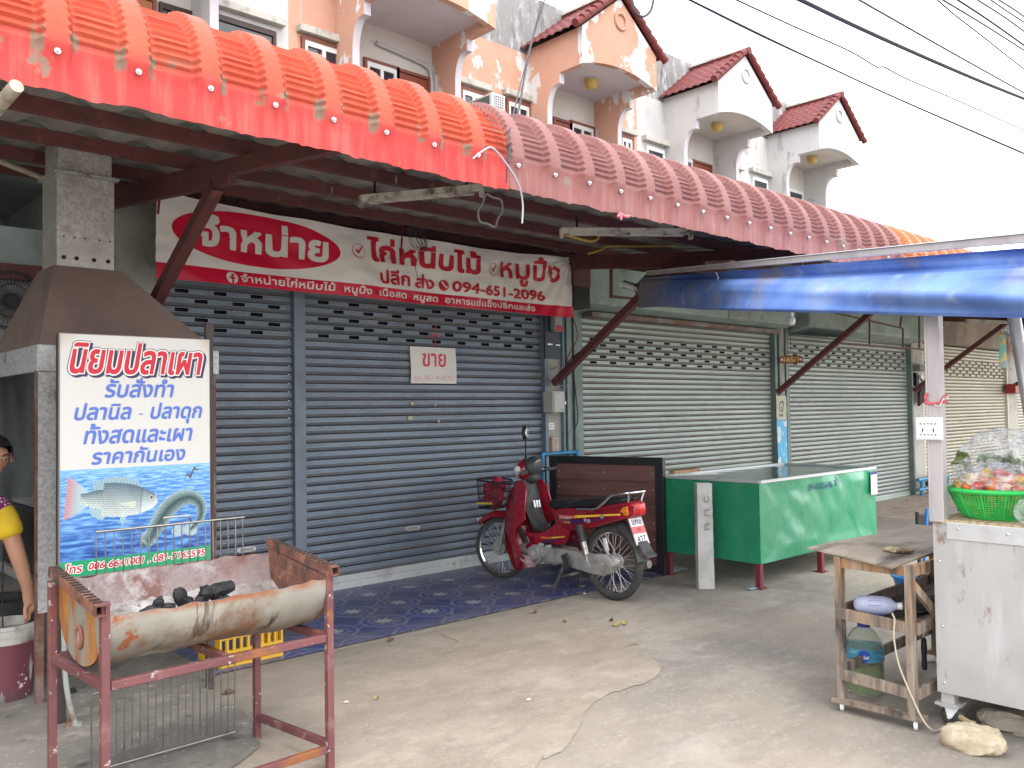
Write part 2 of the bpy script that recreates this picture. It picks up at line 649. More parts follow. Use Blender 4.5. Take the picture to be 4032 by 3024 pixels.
# ================================================================ ground
def gz(x):
    t = min(1, max(0, (x - 8.6) / 4.0))
    return -0.10 * t * t * (3 - 2 * t)
g = MB()
xs = [-180, -40, -10, 0, 4, 8, 8.6, 9, 9.4, 9.8, 10.2, 10.6, 11, 11.4, 11.8, 12.2, 12.6, 14, 20, 60, 240]
ys = [-180, -30, -6, 0, 3, 6, 9, 14, 40, 200]
i0 = g.add([(x, y, gz(x)) for x in xs for y in ys])
for a in range(len(xs) - 1):
    for b in range(len(ys) - 1):
        g.f.append((i0 + a * len(ys) + b, i0 + (a + 1) * len(ys) + b, i0 + (a + 1) * len(ys) + b + 1, i0 + a * len(ys) + b + 1))
tag(g.build('ground', m_concrete), kind='structure')

# the film of dried mud that ends in a scalloped edge across the forecourt
edge = [(2.02, 2.2), (2.2, 2.36), (2.50, 2.565), (2.72, 2.62), (2.93, 2.735), (3.12, 2.86), (3.33, 2.91), (3.58, 2.905), (3.79, 2.95), (3.93, 3.06), (4.0, 3.21),
        (4.02, 3.36), (4.09, 3.42), (4.17, 3.40), (4.22, 3.47), (4.19, 3.56), (4.27, 3.62), (4.36, 3.70), (4.38, 3.82), (4.31, 3.92), (4.36, 4.02), (4.5, 4.1), (4.46, 4.25), (4.3, 4.36)]
ed = []
for k, p in enumerate(spline([(a, b, 0) for a, b in edge], 14)):
    n_ = noise.noise(V((p.x * 9, p.y * 9, 3))) * .05 + noise.noise(V((p.x * 27, p.y * 27, 1))) * .024 + noise.noise(V((p.x * 70, p.y * 70, 1))) * .010
    ed.append((p.x + n_, p.y + n_ * .7))
poly = [(-4, 1.2), (1.2, 1.2)] + ed + [(3.6, 4.55), (2.2, 4.66), (-4, 4.66)]
g = MB()
put_fill(g, [poly], lambda u, v: V((u, v, .004)))
tag(g.build('dirt_patch', m_mud), kind='structure')
# the older, darker slab under the stall at the left, with a broken edge; its oval front is painted shade
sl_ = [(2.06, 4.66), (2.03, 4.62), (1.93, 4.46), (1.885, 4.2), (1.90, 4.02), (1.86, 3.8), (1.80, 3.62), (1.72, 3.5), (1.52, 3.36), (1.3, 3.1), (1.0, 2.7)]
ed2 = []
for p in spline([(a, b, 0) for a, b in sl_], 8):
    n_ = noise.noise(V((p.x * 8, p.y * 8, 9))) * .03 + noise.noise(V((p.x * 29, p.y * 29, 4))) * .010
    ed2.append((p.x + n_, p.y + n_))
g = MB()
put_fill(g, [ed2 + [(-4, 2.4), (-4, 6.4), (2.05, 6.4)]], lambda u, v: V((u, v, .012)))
tag(g.build('slab_with_shade', M('dark_rough_slab', (.165, .15, .132), .92, layers=[((.11, .102, .092), 2.1, .42, .66, {'detail': 9}), ((.24, .22, .195), 5, .52, .70, {'detail': 10, 'r': .72}), ((.07, .065, .06), 8, .60, .72), ((.34, .315, .28), 24, .62, .74)], bump=(34, .6), spec=.2, gain=1.45)), kind='structure')

# blue glazed tiles in front of the dark shutter
def tile_col(x, y):
    T = .40
    cx, cy = (x / T) % 1 - .5, (y / T) % 1 - .5
    r = sqrt(cx * cx + cy * cy)
    a = math.atan2(cy, cx)
    dirt = .5 + .5 * noise.noise(V((x * 2.1, y * 2.1, 0))) + .25 * noise.noise(V((x * 9, y * 6, 2)))
    c = V((.030, .042, .17))
    if r < .15 + .04 * cos(8 * a): c = V((.34, .35, .38))
    elif r < .285 + .02 * cos(8 * a) and r > .235: c = V((.13, .145, .27))
    elif .375 < r < .42: c = V((.17, .18, .28))
    elif abs(abs(cx) + abs(cy) - .56) < .035: c = V((.12, .13, .25))
    if max(abs(cx), abs(cy)) > .492: c = V((.10, .10, .12))
    d = min(1, max(0, (dirt - .30) * 1.5)) * .6 + .06
    return c.lerp(V((.19, .18, .18)), d)
g = MB()
nx, ny = 330, 120
g.grid(lambda u, v: V((1.9 + 4.5 * u, 4.66 - .03 * (u * 4.5 - .5) / 2 + (6.16 - 4.64) * v, .008)), nx, ny)
cols = [tile_col(p[0], p[1]) for p in g.v]
tag(g.build('tile_floor', printed('glazed_tile', .38), col=cols), kind='structure')
# pale tiles in front of the far shutters
m_ptile = M('pale_tile', (.42, .33, .27), .5, layers=[((.30, .21, .17), 3.2, .45, .62, {'st': (1, 4, 1)}), ((.50, .43, .37), 5, .55, .7, {'st': (1, 5, 1)})], spec=.3)
g = MB()
g.box(9.6, 19.9, 4.75, 6.2, -.16, -.085)
tag(g.build('tile_floor', m_ptile), kind='structure')

# ================================================================ the row of shops: shutters
def shutter(name, label, X0, X1, Y, z0, z1, pitch, mat, holes, mrail, mdark, rail_h=.11, panels=None, group='roller shutters of the shop row'):
    """corrugated slats; `holes` = (z of the lowest perforated row, rows, spacing, width, height, first x)"""
    t = thing(name, label, 'shutter', (X0, Y, z0), group)
    for (a, b) in (panels or [(X0, X1)]):
        mb, mj = MB(), MB()
        n = int((z1 - z0 - rail_h) / pitch)
        hz, hr, hs, hw, hh, hx = holes
        for k in range(n):
            zb = z0 + rail_h + k * pitch
            prof = [(.012, 0), (.0, .006), (-.004, .012), (.002, .018), (-.004, .026), (-.005, pitch - .006), (0, pitch - .002)]
            row = round((zb + pitch * .6 - hz) / pitch)
            cut = 0 <= row < hr
            # flat band of the slat, with the vent slots left open
            pts = [(Y + dy, zb + dz) for dy, dz in prof]
            sag = .0015 * sin(k * 1.7)
            for (ya, za), (yb, zb2) in zip(pts[:4], pts[1:5]):
                mj.face((a, ya + sag, za), (b, ya + sag, za), (b, yb + sag, zb2), (a, yb + sag, zb2))
            (ya, za), (yb, zb2) = pts[4], pts[5]
            (yc, zc) = pts[6]
            mj.face((a, yb + sag, zb2), (b, yb + sag, zb2), (b, yc + sag, zc), (a, yc + sag, zc))
            if not cut:
                mb.face((a, ya + sag, za), (b, ya + sag, za), (b, yb + sag, zb2), (a, yb + sag, zb2))
            else:
                zm = (za + zb2) / 2
                zl, zu = zm - hh / 2, zm + hh / 2
                mb.face((a, ya + sag, za), (b, ya + sag, za), (b, ya + sag, zl), (a, ya + sag, zl))
                mb.face((a, ya + sag, zu), (b, ya + sag, zu), (b, yb + sag, zb2), (a, yb + sag, zb2))
                x = a
                q = hx + (hs / 2 if row % 2 else 0)
                while q - hs > a + .06: q -= hs
                while q < a + .10: q += hs
                while q < b - .10:
                    mb.face((x, ya + sag, zl), (q - hw / 2, ya + sag, zl), (q - hw / 2, ya + sag, zu), (x, ya + sag, zu))
                    x = q + hw / 2
                    q += hs
                mb.face((x, ya + sag, zl), (b, ya + sag, zl), (b, ya + sag, zu), (x, ya + sag, zu))
        so_ = mb.build('slat_curtain', mat, t, recalc=False)
        mj.build('slat_joints', JOINT[mat.name], so_, recalc=False)
        MB().box(a, b, Y + .05, Y + .06, z0, z1).build('shade_backing', mdark, t)  # near-black sheet paints the shade seen through the vent slots
        r = MB()
        r.box(a, b, Y - .022, Y + .012, z0, z0 + rail_h * .55)
        r.box(a, b, Y - .014, Y + .012, z0 + rail_h * .55, z0 + rail_h)
        r.build('bottom_rail', mrail, t, bevel=.004)
    return t
m_sh_dark = M('slate_blue_slats', (.135, .165, .20), .45, .25, layers=[((.10, .125, .155), 2.2, .4, .7), ((.17, .175, .17), 4, .55, .8, {'st': (.35, 1, 4), 'a': .7}), ((.055, .06, .065), 9, .62, .8, {'st': (.2, 1, 3), 'a': .6})],
              bump=(16, .35, (6, 1, 5), 'voro'), rough_var=.1, gain=1.5)
m_sh_green = M('grey_green_slats', (.275, .325, .295), .5, .1, layers=[((.22, .27, .245), 1.1, .42, .68), ((.33, .375, .34), 3, .55, .78, {'st': (.3, 1, 3)}), ((.10, .085, .07), 5, .655, .70, {'st': (.32, 1, 3.5), 'detail': 9, 'a': .85}), ((.12, .12, .105), 2.6, .60, .78, {'a': .45})], rough_var=.1, gain=1.45)
m_sh_cream = M('cream_slats', (.47, .455, .36), .5, .1, layers=[((.40, .39, .31), 1.3, .42, .68), ((.55, .53, .45), 3, .55, .78, {'st': (.3, 1, 3)}), ((.18, .13, .09), 6, .66, .70, {'st': (.32, 1, 3.5), 'detail': 9, 'a': .8})], rough_var=.1, gain=1.25)
m_rail_d = M('dull_aluminium', (.40, .42, .41), .5, .35, layers=[((.26, .26, .245), 6, .5, .75), ((.15, .14, .12), 17, .62, .8, {'a': .6})], gain=1.35)
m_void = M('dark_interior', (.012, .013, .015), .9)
m_jamb_d = M('slate_jamb', (.125, .155, .185), .5, .2, layers=[((.085, .10, .12), 3, .45, .75), ((.2, .2, .19), 8, .62, .8, {'a': .5})], gain=1.4)
m_jamb_g = M('green_jamb', (.115, .15, .14), .5, .2, layers=[((.06, .075, .07), 3, .45, .75), ((.22, .25, .23), 8, .6, .8, {'a': .5})], gain=1.5)
Ysh = 6.15
JOINT = {'slate_blue_slats': M('slate_joint', (.115, .125, .145), .55, .2, layers=[((.16, .15, .135), 3, .5, .75, {'st': (.4, 1, 4)})], gain=1.35),
         'grey_green_slats': M('grey_green_joint', (.25, .245, .225), .6, layers=[((.17, .15, .13), 3, .5, .72, {'st': (.4, 1, 4)})]),
         'cream_slats': M('cream_joint', (.36, .33, .26), .6, layers=[((.22, .18, .13), 3, .5, .72, {'st': (.4, 1, 4)})])}
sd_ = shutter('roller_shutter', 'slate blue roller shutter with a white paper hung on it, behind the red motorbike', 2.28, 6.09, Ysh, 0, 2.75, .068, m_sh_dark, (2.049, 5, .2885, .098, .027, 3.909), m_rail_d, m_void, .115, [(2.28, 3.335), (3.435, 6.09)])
MB().box(3.335, 3.435, Ysh - .05, Ysh + .04, 0, 2.75).build('mullion', m_jamb_d, sd_, bevel=.006)
b = MB()
b.box(6.09, 6.135, Ysh - .06, Ysh + .05, 0, 2.75)
b.build('guide_channel', m_jamb_d, sd_, bevel=.004)
for hx in (4.487, 5.29, 2.95):
    h = MB()
    h.plate([(hx + .075 * max(-1, min(1, 1.35 * cos(a))) * 1, .425 + .021 * sin(a)) for a in [2 * pi * k / 24 for k in range(24)]], lambda u, v, w_: V((u, w_, v)), Ysh - .012, Ysh + .0, .003)
    hd = h.build('lift_handle', m_alu, sd_)
    MB().obox((hx, Ysh - .013, .425), (.10, .004, .022)).build('grip_slot', m_conc_grey, hd)
lk = MB()
lk.cyl((4.93, Ysh - .03, .058), (4.93, Ysh - .014, .058), .016)
for dx, dz in ((-.07, .02), (-.07, -.025), (.08, .02), (.08, -.02), (-.35, 0)):
    lk.cyl((4.93 + dx, Ysh - .024, .058 + dz), (4.93 + dx, Ysh - .02, .058 + dz), .006, n=8)
lk.build('lock', m_conc_grey, sd_)

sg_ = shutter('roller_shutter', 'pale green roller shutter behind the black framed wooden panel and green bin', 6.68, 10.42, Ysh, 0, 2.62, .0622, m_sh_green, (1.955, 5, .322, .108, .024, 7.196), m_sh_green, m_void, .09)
for x0, x1, d in ((6.38, 6.43, .09), (6.44, 6.50, .05), (6.51, 6.56, .07), (6.57, 6.68, .03), (10.42, 10.47, .08), (10.48, 10.54, .05), (10.55, 10.60, .07)):
    MB().box(x0, x1, Ysh - d, Ysh + .06, -.1, 2.62).build('guide_channel', m_jamb_g, sg_, bevel=.004)
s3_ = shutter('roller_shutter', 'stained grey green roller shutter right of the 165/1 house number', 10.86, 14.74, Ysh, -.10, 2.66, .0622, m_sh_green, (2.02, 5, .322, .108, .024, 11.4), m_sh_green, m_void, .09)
for x0, x1, d in ((10.72, 10.78, .07), (10.79, 10.86, .04), (14.74, 14.8, .09), (14.81, 14.88, .05)):
    MB().box(x0, x1, Ysh - d, Ysh + .06, -.1, 2.66).build('guide_channel', m_jamb_g, s3_, bevel=.004)
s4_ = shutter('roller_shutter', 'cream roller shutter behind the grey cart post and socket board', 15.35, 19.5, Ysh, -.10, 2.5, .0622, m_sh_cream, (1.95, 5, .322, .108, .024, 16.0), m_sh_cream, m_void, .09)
for x0, x1, d in ((15.28, 15.35, .05), (19.5, 19.57, .05)):
    MB().box(x0, x1, Ysh - d, Ysh + .06, -.1, 2.5).build('guide_channel', m_sh_cream, s4_, bevel=.004)
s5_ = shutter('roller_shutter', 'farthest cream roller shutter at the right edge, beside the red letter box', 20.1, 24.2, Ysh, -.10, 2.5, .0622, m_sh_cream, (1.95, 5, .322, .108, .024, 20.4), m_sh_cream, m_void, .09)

# pillars between the bays
m_pil_w = M('whitewashed_concrete', (.50, .48, .43), .85, layers=[((.33, .31, .28), 3, .5, .75), ((.2, .17, .14), 7, .64, .8)], bump=(30, .2))
for nm, lb, x0, x1, z0, z1, mt in (('grey concrete pillar behind the smoke hood and banner corner', 0, 2.0, 2.27, 0, 3.2, m_conc_grey), ('bare concrete pillar carrying the electric meter beside the slate blue shutter', 0, 6.137, 6.37, 0, 3.2, m_conc_grey),
                                ('grey concrete pillar with torn blue posters', 0, 10.605, 10.715, -.1, 3.2, m_conc_grey), ('whitewashed pillar left of the first cream shutter', 0, 14.885, 15.275, -.1, 3.2, m_pil_w),
                                ('whitewashed pillar between the two cream shutters', 0, 19.575, 20.095, -.1, 3.2, m_pil_w)):
    o = MB().box(x0, x1, Ysh - .05, Ysh + .25, z0, z1).build('pillar', mt, bevel=.006)
    tag(o, nm, 'pillar')
# roller housings and the beams over the shutters
m_house_g = M('green_roller_case', (.235, .30, .275), .6, layers=[((.16, .2, .185), 2.4, .42, .66), ((.34, .38, .35), 5, .58, .78), ((.11, .10, .085), 6, .66, .78)], bump=(25, .12), gain=1.45)
t = thing('roller_case', 'green metal case over the pale green shutter, ending at the brown board', 'shutter case', (8.5, 5.8, 2.5))
g = MB()
g.plate([(5.80, 2.50), (6.14, 2.45), (6.14, 2.92), (5.80, 2.90)], lambda u, v, w_: V((w_, u, v)), 6.42, 10.5)
g.build('case', m_house_g, t, bevel=.008)
MB().bar((8.93, 5.797, 2.5), (8.93, 5.797, 2.9), .012, .004).build('seam', m_jamb_g, t)
MB().box(6.7, 10.4, 5.99, 6.13, 2.40, 2.449).build('lintel', M('rusty_lintel', (.20, .12, .095), .7, layers=[((.24, .28, .25), 2.5, .45, .62), ((.16, .03, .02), 1.3, .6, .66)]), t)
t = thing('roller_case', 'stained green metal case over the shutter right of 165/1', 'shutter case', (12.8, 5.8, 2.5))
g = MB()
g.plate([(5.80, 2.50), (6.14, 2.43), (6.14, 2.92), (5.80, 2.90)], lambda u, v, w_: V((w_, u, v)), 10.88, 14.8)
g.build('case', m_house_g, t, bevel=.03)
g = MB()
g.plate([(5.55, 2.34), (6.12, 2.42), (6.12, 2.43), (5.55, 2.35)], lambda u, v, w_: V((w_, u, v)), 10.9, 12.2)
g.build('drip_sheet', m_house_g, t)
m_soffit = M('dirty_plaster', (.42, .37, .31), .85, layers=[((.24, .2, .17), 1.6, .42, .68), ((.5, .46, .4), 4, .6, .8)], bump=(20, .2))
o = MB().box(14.82, 24.5, 5.95, 6.25, 2.5, 3.2).build('lintel_beam', m_soffit)
tag(o, 'dirty plaster beam above the cream shutters', 'beam')
# the wall above the shutters and the open shop at the left
o = MB().box(2.27, 14.8, 6.2, 6.4, 2.62, 3.4).build('upper_shop_wall', m_dark_wall)
tag(o, 'dark wall above the slate blue and green shutters under the canopy', 'wall')
t = thing('open_shop', 'dim open shop behind the cook at the left edge', 'shop', (0, 8, 0))
g = MB()
g.box(-4.2, 2.4, 9.2, 9.4, 0, 3.6)
g.build('back_wall', m_dark_wall, t)
g = MB()
g.box(-4.4, -4.2, 3.2, 9.4, 0, 3.6)
g.build('side_wall', m_dark_wall, t)
g = MB()
g.box(2.005, 2.2, 6.36, 9.2, 0, 3.6)
g.build('partition', m_dark_wall, t)
g = MB()
g.box(-4.4, 2.2, 6.3, 9.4, 3.3, 3.45)
g.build('ceiling', m_dark_wall, t)
g = MB()
g.bar((-4, 7.4, 2.55), (2.0, 7.4, 2.55), .08, .12)
g.build('crossbeam', m_steel_red, t)
g = MB()
g.bar((-4, 7.4, 1.96), (2.0, 7.4, 1.96), .06, .10)
g.build('crossbeam', m_steel_red, t)
g = MB()
g.box(-4, 2.0, 7.41, 7.43, 1.9, 2.9)
g.build('wall_board', M('grey_green_board', (.15, .175, .165), .75, layers=[((.09, .105, .10), 2, .4, .7)], gain=1.8), t)
# ================================================================ the arched metal canopies along the street
LIPY, LIPZ, BANDZ, RAD, RIB = 3.1, 2.525, 2.68, .32, .2605
def rafter_z(y): return 2.58 + .113 * (y - 3.1)
def canopy_pt(s):
    """profile of the curved sheet: point (y, z) and outward normal at arc length s from the lip"""
    a = BANDZ - LIPZ
    if s < a:
        return LIPY, LIPZ + s, -1, 0
    q = (s - a) / RAD
    if q < pi / 2:
        return LIPY + RAD - RAD * cos(q), BANDZ + RAD * sin(q), -cos(q), sin(q)
    r = s - a - RAD * pi / 2
    return LIPY + RAD + r, BANDZ + RAD - .03 * r, 0, 1
def canopy_sheet(x0, x1, lapz=0.0, quality=1.0, seed=0):
    mb = MB()
    fr = [-.5, -.42, -.34, -.29, -.26, -.235, -.21, -.185, -.16, -.135, -.10, 0, .10, .135, .16, .185, .21, .235, .26, .29, .34, .42]
    if quality < 1:
        fr = [-.5, -.3, -.2, -.15, -.1, 0, .1, .15, .2, .3]
    X = []
    k = math.floor((x0 - .824) / RIB) - 1
    while .824 + (k - .5) * RIB < x1:
        X += [.824 + (k + f) * RIB for f in fr]
        k += 1
    X = [x0] + [x for x in X if x0 + .003 < x < x1 - .003] + [x1]
    a = BANDZ - LIPZ
    arc = RAD * pi / 2
    nv = int(100 * quality)
    Sv = [0, .01, .03, .06, .1, .135] + [a + arc * k / nv for k in range(nv)] + [a + arc, a + arc + .3, a + arc + .85]
    cr = .0315
    for x in X:
        p = (x - .824) / RIB
        kk = round(p)
        p -= kk
        ap = abs(p)
        rnd = noise.noise(V((kk * 3.7, seed, 0)))
        for s in Sv:
            y, z, ny_, nz_ = canopy_pt(s)
            on = min(1, max(0, (s - a + .02) / .05)) * (1 if s < a + arc - .01 else .3)
            cw = sin(2 * pi * (s - a) / cr)
            hw = .15 + .022 * cw * on
            ribh = .034 * min(1, max(0, (hw + .06 - ap) / .06)) ** 1.2
            ribh *= .28 + .72 * min(1, max(0, (s - a * .55) / .07))
            # crimps pressed across the pan
            pm = min(1, max(0, (ap - .22) / .05))
            cm = max(0, sin(2 * pi * (s - a) / cr + 1.2)) ** .7
            d = ribh + .0125 * cm ** 2 * pm * on
            d += .004 * noise.noise(V((x * 5, s * 7, seed)))            # dents
            if s < a * .6:
                d += .006 * noise.noise(V((x * 9, s * 10, seed + 5))) + .0025 * (1 if ap < .05 else 0)
            zz = 0
            if s < .02:
                zz = .008 * noise.noise(V((x * 6, 1, seed))) + .004 * noise.noise(V((x * 23, 2, seed))) - .006 * (ap > .42)
            mb.v.append((x, y + ny_ * d, z + nz_ * d + zz + lapz))
    n = len(Sv)
    for i in range(len(X) - 1):
        for j in range(n - 1):
            mb.f.append((i * n + j, (i + 1) * n + j, (i + 1) * n + j + 1, i * n + j + 1))
    return mb
m_under = M('sheet_underside', (.20, .195, .18), .6, .25, layers=[((.11, .105, .1), 2, .4, .7), ((.28, .27, .25), 6, .6, .8)], rough_var=.1, gain=1.7)
def canopy(label, x0, x1, mat, rafters, quality=1.0, lapz=0.0, braces=(), far=False):
    t = thing('metal_canopy', label, 'canopy', ((x0 + x1) / 2, 3.4, 2.6), 'arched metal canopies over the shop fronts')
    canopy_sheet(x0, x1, lapz, quality, x0).build('curved_sheet', mat, t, smooth=50, recalc=False)
    # ribbed flat sheet behind, seen from below
    mb = MB()
    xs_ = []
    x = x0
    while x < x1:
        xs_ += [(x, 0), (x + .05, .028), (x + .11, .028), (x + .16, 0)]
        x += .2605
    for (xa, ha), (xb, hb) in zip(xs_, xs_[1:]):
        if xb > x1: break
        rz = lambda y: rafter_z(y) + .13
        mb.face((xa, 3.3, rz(3.3) + ha), (xb, 3.3, rz(3.3) + hb), (xb, 6.3, rz(6.3) + hb), (xa, 6.3, rz(6.3) + ha))
    mb.build('roof_sheet', m_under, t, recalc=False)
    for y in (3.30, 4.05, 4.75, 5.45, 6.1):
        z = rafter_z(y) + .06
        p = MB()
        xa_ = x0 + .085 if x0 > 0 else x0
        p.box(xa_, x1, y - .003, y + .003, z, z + .068)
        p.box(xa_, x1, y + .003, y + .04, z, z + .004)
        p.box(xa_, x1, y + .003, y + .04, z + .064, z + .068)
        p.build('purlin', m_steel_red, t)
    for x in rafters:
        r = MB()
        r.bar((x, 3.16, rafter_z(3.16) + .018), (x, 6.15, rafter_z(6.15) + .018), .05, .082)
        r.bar((x, 4.25, rafter_z(4.25) - .048), (x, 6.15, rafter_z(6.15) - .048), .045, .05)
        r.build('rafter', m_steel_red, t)
    for x, p, q in braces:
        r = MB()
        r.bar((x, *p), (x, *q), .068, .068)
        r.build('brace', m_steel_red, t, bevel=.004)
    # roofing screws
    first = None
    k = math.ceil((x0 - .824) / RIB)
    while .824 + k * RIB < x1 and not far:
        x = .824 + k * RIB
        zz = 2.652 + .006 * noise.noise(V((k * 1.7, 0, 0)))
        if first is None:
            s = MB()
            c = V((x, 3.073, zz))
            s.cyl(c + V((0, .002, 0)), c + V((0, -.004, 0)), .0105, n=12)
            s.cyl(c + V((0, -.003, 0)), c + V((0, -.013, 0)), .0068, .006, n=6)
            first = s.build('screw', m_alu, t)
            fx, fz = x, zz
        else:
            c = first.copy()
            COL.objects.link(c)
            c.location = (x - fx, 0, zz - fz)
        k += 1
    return t
m_can_red = M('red_sheet', (.44, .070, .038), .6, layers=[((.47, .098, .053), 3, .4, .7), ((.45, .045, .042), 1.0, .0, .3, {'gr': (2, 2.665, 2.72)}), ((.55, .12, .10), 7, .45, .75, {'st': (3, 1, .25), 'gr': (2, 2.6, 2.73)}),
               ((.21, .145, .105), 9, .46, .50, {'band': (2, 2.690, .055), 'pulse': (0, RIB, .824 + .055, .022), 'detail': 8}), ((.21, .145, .105), 9, .48, .52, {'band': (2, 2.69, .055), 'pulse': (0, RIB, .824 - .057, .022), 'detail': 8}), ((.24, .15, .11), 5.5, .62, .66, {'gr': (2, 2.70, 2.76), 'detail': 8}), ((.30, .10, .06), 16, .62, .76, {'a': .5}), ((.30, .045, .03), 20, .5, .8, {'st': (4, 1, .5), 'a': .35})], spec=.25, rough_var=.08)
m_can_mauve = M('mauve_sheet', (.205, .085, .078), .55, layers=[((.25, .118, .108), 3, .4, .7), ((.235, .085, .078), 1.0, .0, .3, {'gr': (2, 2.665, 2.72), 'a': .7}), ((.29, .155, .14), 8, .48, .75, {'st': (4, 1, .2), 'gr': (2, 2.6, 2.72)}),
               ((.20, .16, .12), 9, .50, .54, {'band': (2, 2.70, .05), 'pulse': (0, RIB, .824 + .052, .022), 'detail': 8}), ((.20, .16, .12), 7, .64, .70, {'gr': (2, 2.68, 2.76)}), ((.36, .23, .21), 30, .62, .8, {'a': .45})], spec=.25, rough_var=.08)
m_can_orange = M('orange_sheet', (.42, .135, .05), .5, layers=[((.34, .10, .045), 4, .45, .7), ((.50, .22, .11), 11, .58, .8)], spec=.4)
m_can_blue = M('blue_sheet', (.05, .10, .34), .5, layers=[((.04, .07, .24), 4, .45, .7)], spec=.4)
canopy('bright red arched metal canopy with grey cement smears, nearest of all', -.75, 2.86, m_can_red, (1.97,), braces=[(1.97, (6.05, 1.68), (4.43, 2.665))])
canopy('dusty mauve arched metal canopy between the red and the orange one', 2.79, 7.46, m_can_mauve, (6.18,), lapz=.006, braces=[(6.18, (6.05, 1.70), (4.5, 2.75))])
canopy('faded orange arched metal canopy beyond the mauve one', 7.42, 9.55, m_can_orange, (), lapz=.012, quality=.7, far=True)
canopy('blue arched metal canopy farthest off, mostly behind the tarpaulin', 9.5, 21, m_can_blue, (10.44, 14.8), lapz=.016, quality=.4, far=True, braces=[(10.44, (6.05, 1.62), (4.5, 2.76)), (14.8, (6.05, 1.66), (4.5, 2.76)), (19.4, (6.05, 1.70), (4.5, 2.76))])

# ================================================================ terraced houses behind
def wall_mat(name, base, peel, peel_lo=.56):
    return M(name, base, .85, layers=[(tuple(c * .88 for c in base), 1.2, .4, .7), (tuple(min(.85, c * 1.08) for c in base), 4, .5, .8), (peel, 1.5, peel_lo, peel_lo + .015, {'detail': 9, 'r': .62, 'st': (1, 1, .62)}),
                                  (tuple(c * .8 for c in peel), 2.6, .62, .75, {'a': .6, 'st': (2, 2, .5)})], bump=(22, .18))
m_peach = wall_mat('peach_paint', (.54, .30, .215), (.60, .59, .58))
m_peach_front = wall_mat('peach_paint_weathered', (.45, .245, .17), (.56, .55, .55), .52)
m_white = wall_mat('white_paint', (.50, .49, .48), (.36, .35, .335), .62)
m_lilac = M('pale_lilac_paint', (.56, .52, .56), .85, layers=[((.50, .45, .47), 1.5, .4, .7), ((.60, .52, .50), 4, .58, .8)], bump=(22, .12))
m_white_in = M('white_paint_inside', (.58, .55, .52), .85, layers=[((.50, .46, .42), 1.5, .4, .7), ((.42, .33, .25), 5, .64, .78, {'st': (2, 2, .4)})])
m_parapet = M('mould_streaked_cement', (.24, .235, .235), .9, layers=[((.52, .51, .50), 2.2, .50, .64, {'detail': 9, 'r': .68, 'st': (1.4, 1.4, .6)}), ((.09, .088, .09), 3.1, .5, .68, {'detail': 9, 'st': (2, 2, .5)}), ((.36, .355, .35), 9, .55, .75, {'st': (3, 3, .6)})], bump=(25, .25))
m_rtile = M('red_roof_tile', (.145, .022, .020), .7, layers=[((.09, .018, .018), 5, .42, .7), ((.20, .055, .045), 9, .6, .78), ((.40, .33, .30), 3.2, .70, .76, {'a': .7})], bump=(40, .15))
m_wframe = M('white_window_frame', (.66, .66, .65), .5, layers=[((.5, .48, .45), 12, .58, .8)])
m_rframe = M('red_brown_frame', (.19, .06, .04), .55)
m_bframe = M('dark_brown_frame', (.05, .03, .025), .55)
m_glass = M('dark_glass', (.02, .023, .03), .06, spec=.9)
m_louvre = M('dark_louvre', (.035, .045, .05), .25)
m_door = M('red_brown_door', (.21, .05, .025), .45, layers=[((.15, .035, .02), 5, .45, .75, {'st': (3, 1, .3)})])
m_door_w = M('timber_door', (.33, .10, .03), .4, layers=[((.24, .07, .02), 6, .45, .7, {'st': (4, 1, .3)})])
m_ledge = M('mouldy_ledge', (.45, .43, .39), .9, layers=[((.24, .23, .2), 6, .5, .72)], bump=(30, .2))
m_lampglass = M('yellowed_lamp_glass', (.50, .33, .09), .3)
YF, YW, YR = 10.2, 11.6, 11.72     # balcony front, street wall, wall at the back of the balcony

def window(par, x0, x1, ztop, style, y=YW, h=1.3, ledge=True):
    zb = ztop - h
    fm = {'white': m_wframe, 'brown': m_bframe, 'louvre': m_wframe, 'red': m_rframe}[style]
    wn = MB()
    d = .05
    if style == 'white':
        o_ = MB()
        for a, b_, c, e in ((x0 - .05, x0, zb, ztop + .05), (x1, x1 + .05, zb, ztop + .05), (x0, x1, ztop, ztop + .05)):
            o_.box(a, b_, y - .06, y - .002, c, e)
    n = 2 if style == 'white' else 1
    wn.box(x0, x0 + d, y - .05, y + .0, zb, ztop)
    wn.box(x1 - d, x1, y - .05, y + .0, zb, ztop)
    wn.box(x0 + d, x1 - d, y - .05, y + .0, ztop - d * 1.6, ztop)
    if n == 2:
        wn.box((x0 + x1) / 2 - .03, (x0 + x1) / 2 + .03, y - .05, y + .0, zb, ztop - d * 1.6)
    wo = wn.build('window', fm, par)
    if style == 'white':
        o_.build('outer_frame', m_rframe, wo)
    if style == 'louvre':
        p = MB()
        k = ztop - d * 1.6
        while k > zb:
            p.plate([(y - .035, k), (y - .028, k), (y - .008, k - .11), (y - .015, k - .11)], lambda u, v, w_: V((w_, u, v)), x0 + d, x1 - d)
            k -= .1
        p.build('pane', m_louvre, wo)
    else:
        MB().box(x0 + d, x1 - d, y - .02, y - .004, zb, ztop - d).build('pane', m_glass, wo)
    if ledge:
        MB().box(x0 - .12, x1 + .12, y - .13, y - .001, ztop + .09, ztop + .2).build('ledge', m_ledge, wo, bevel=.01)
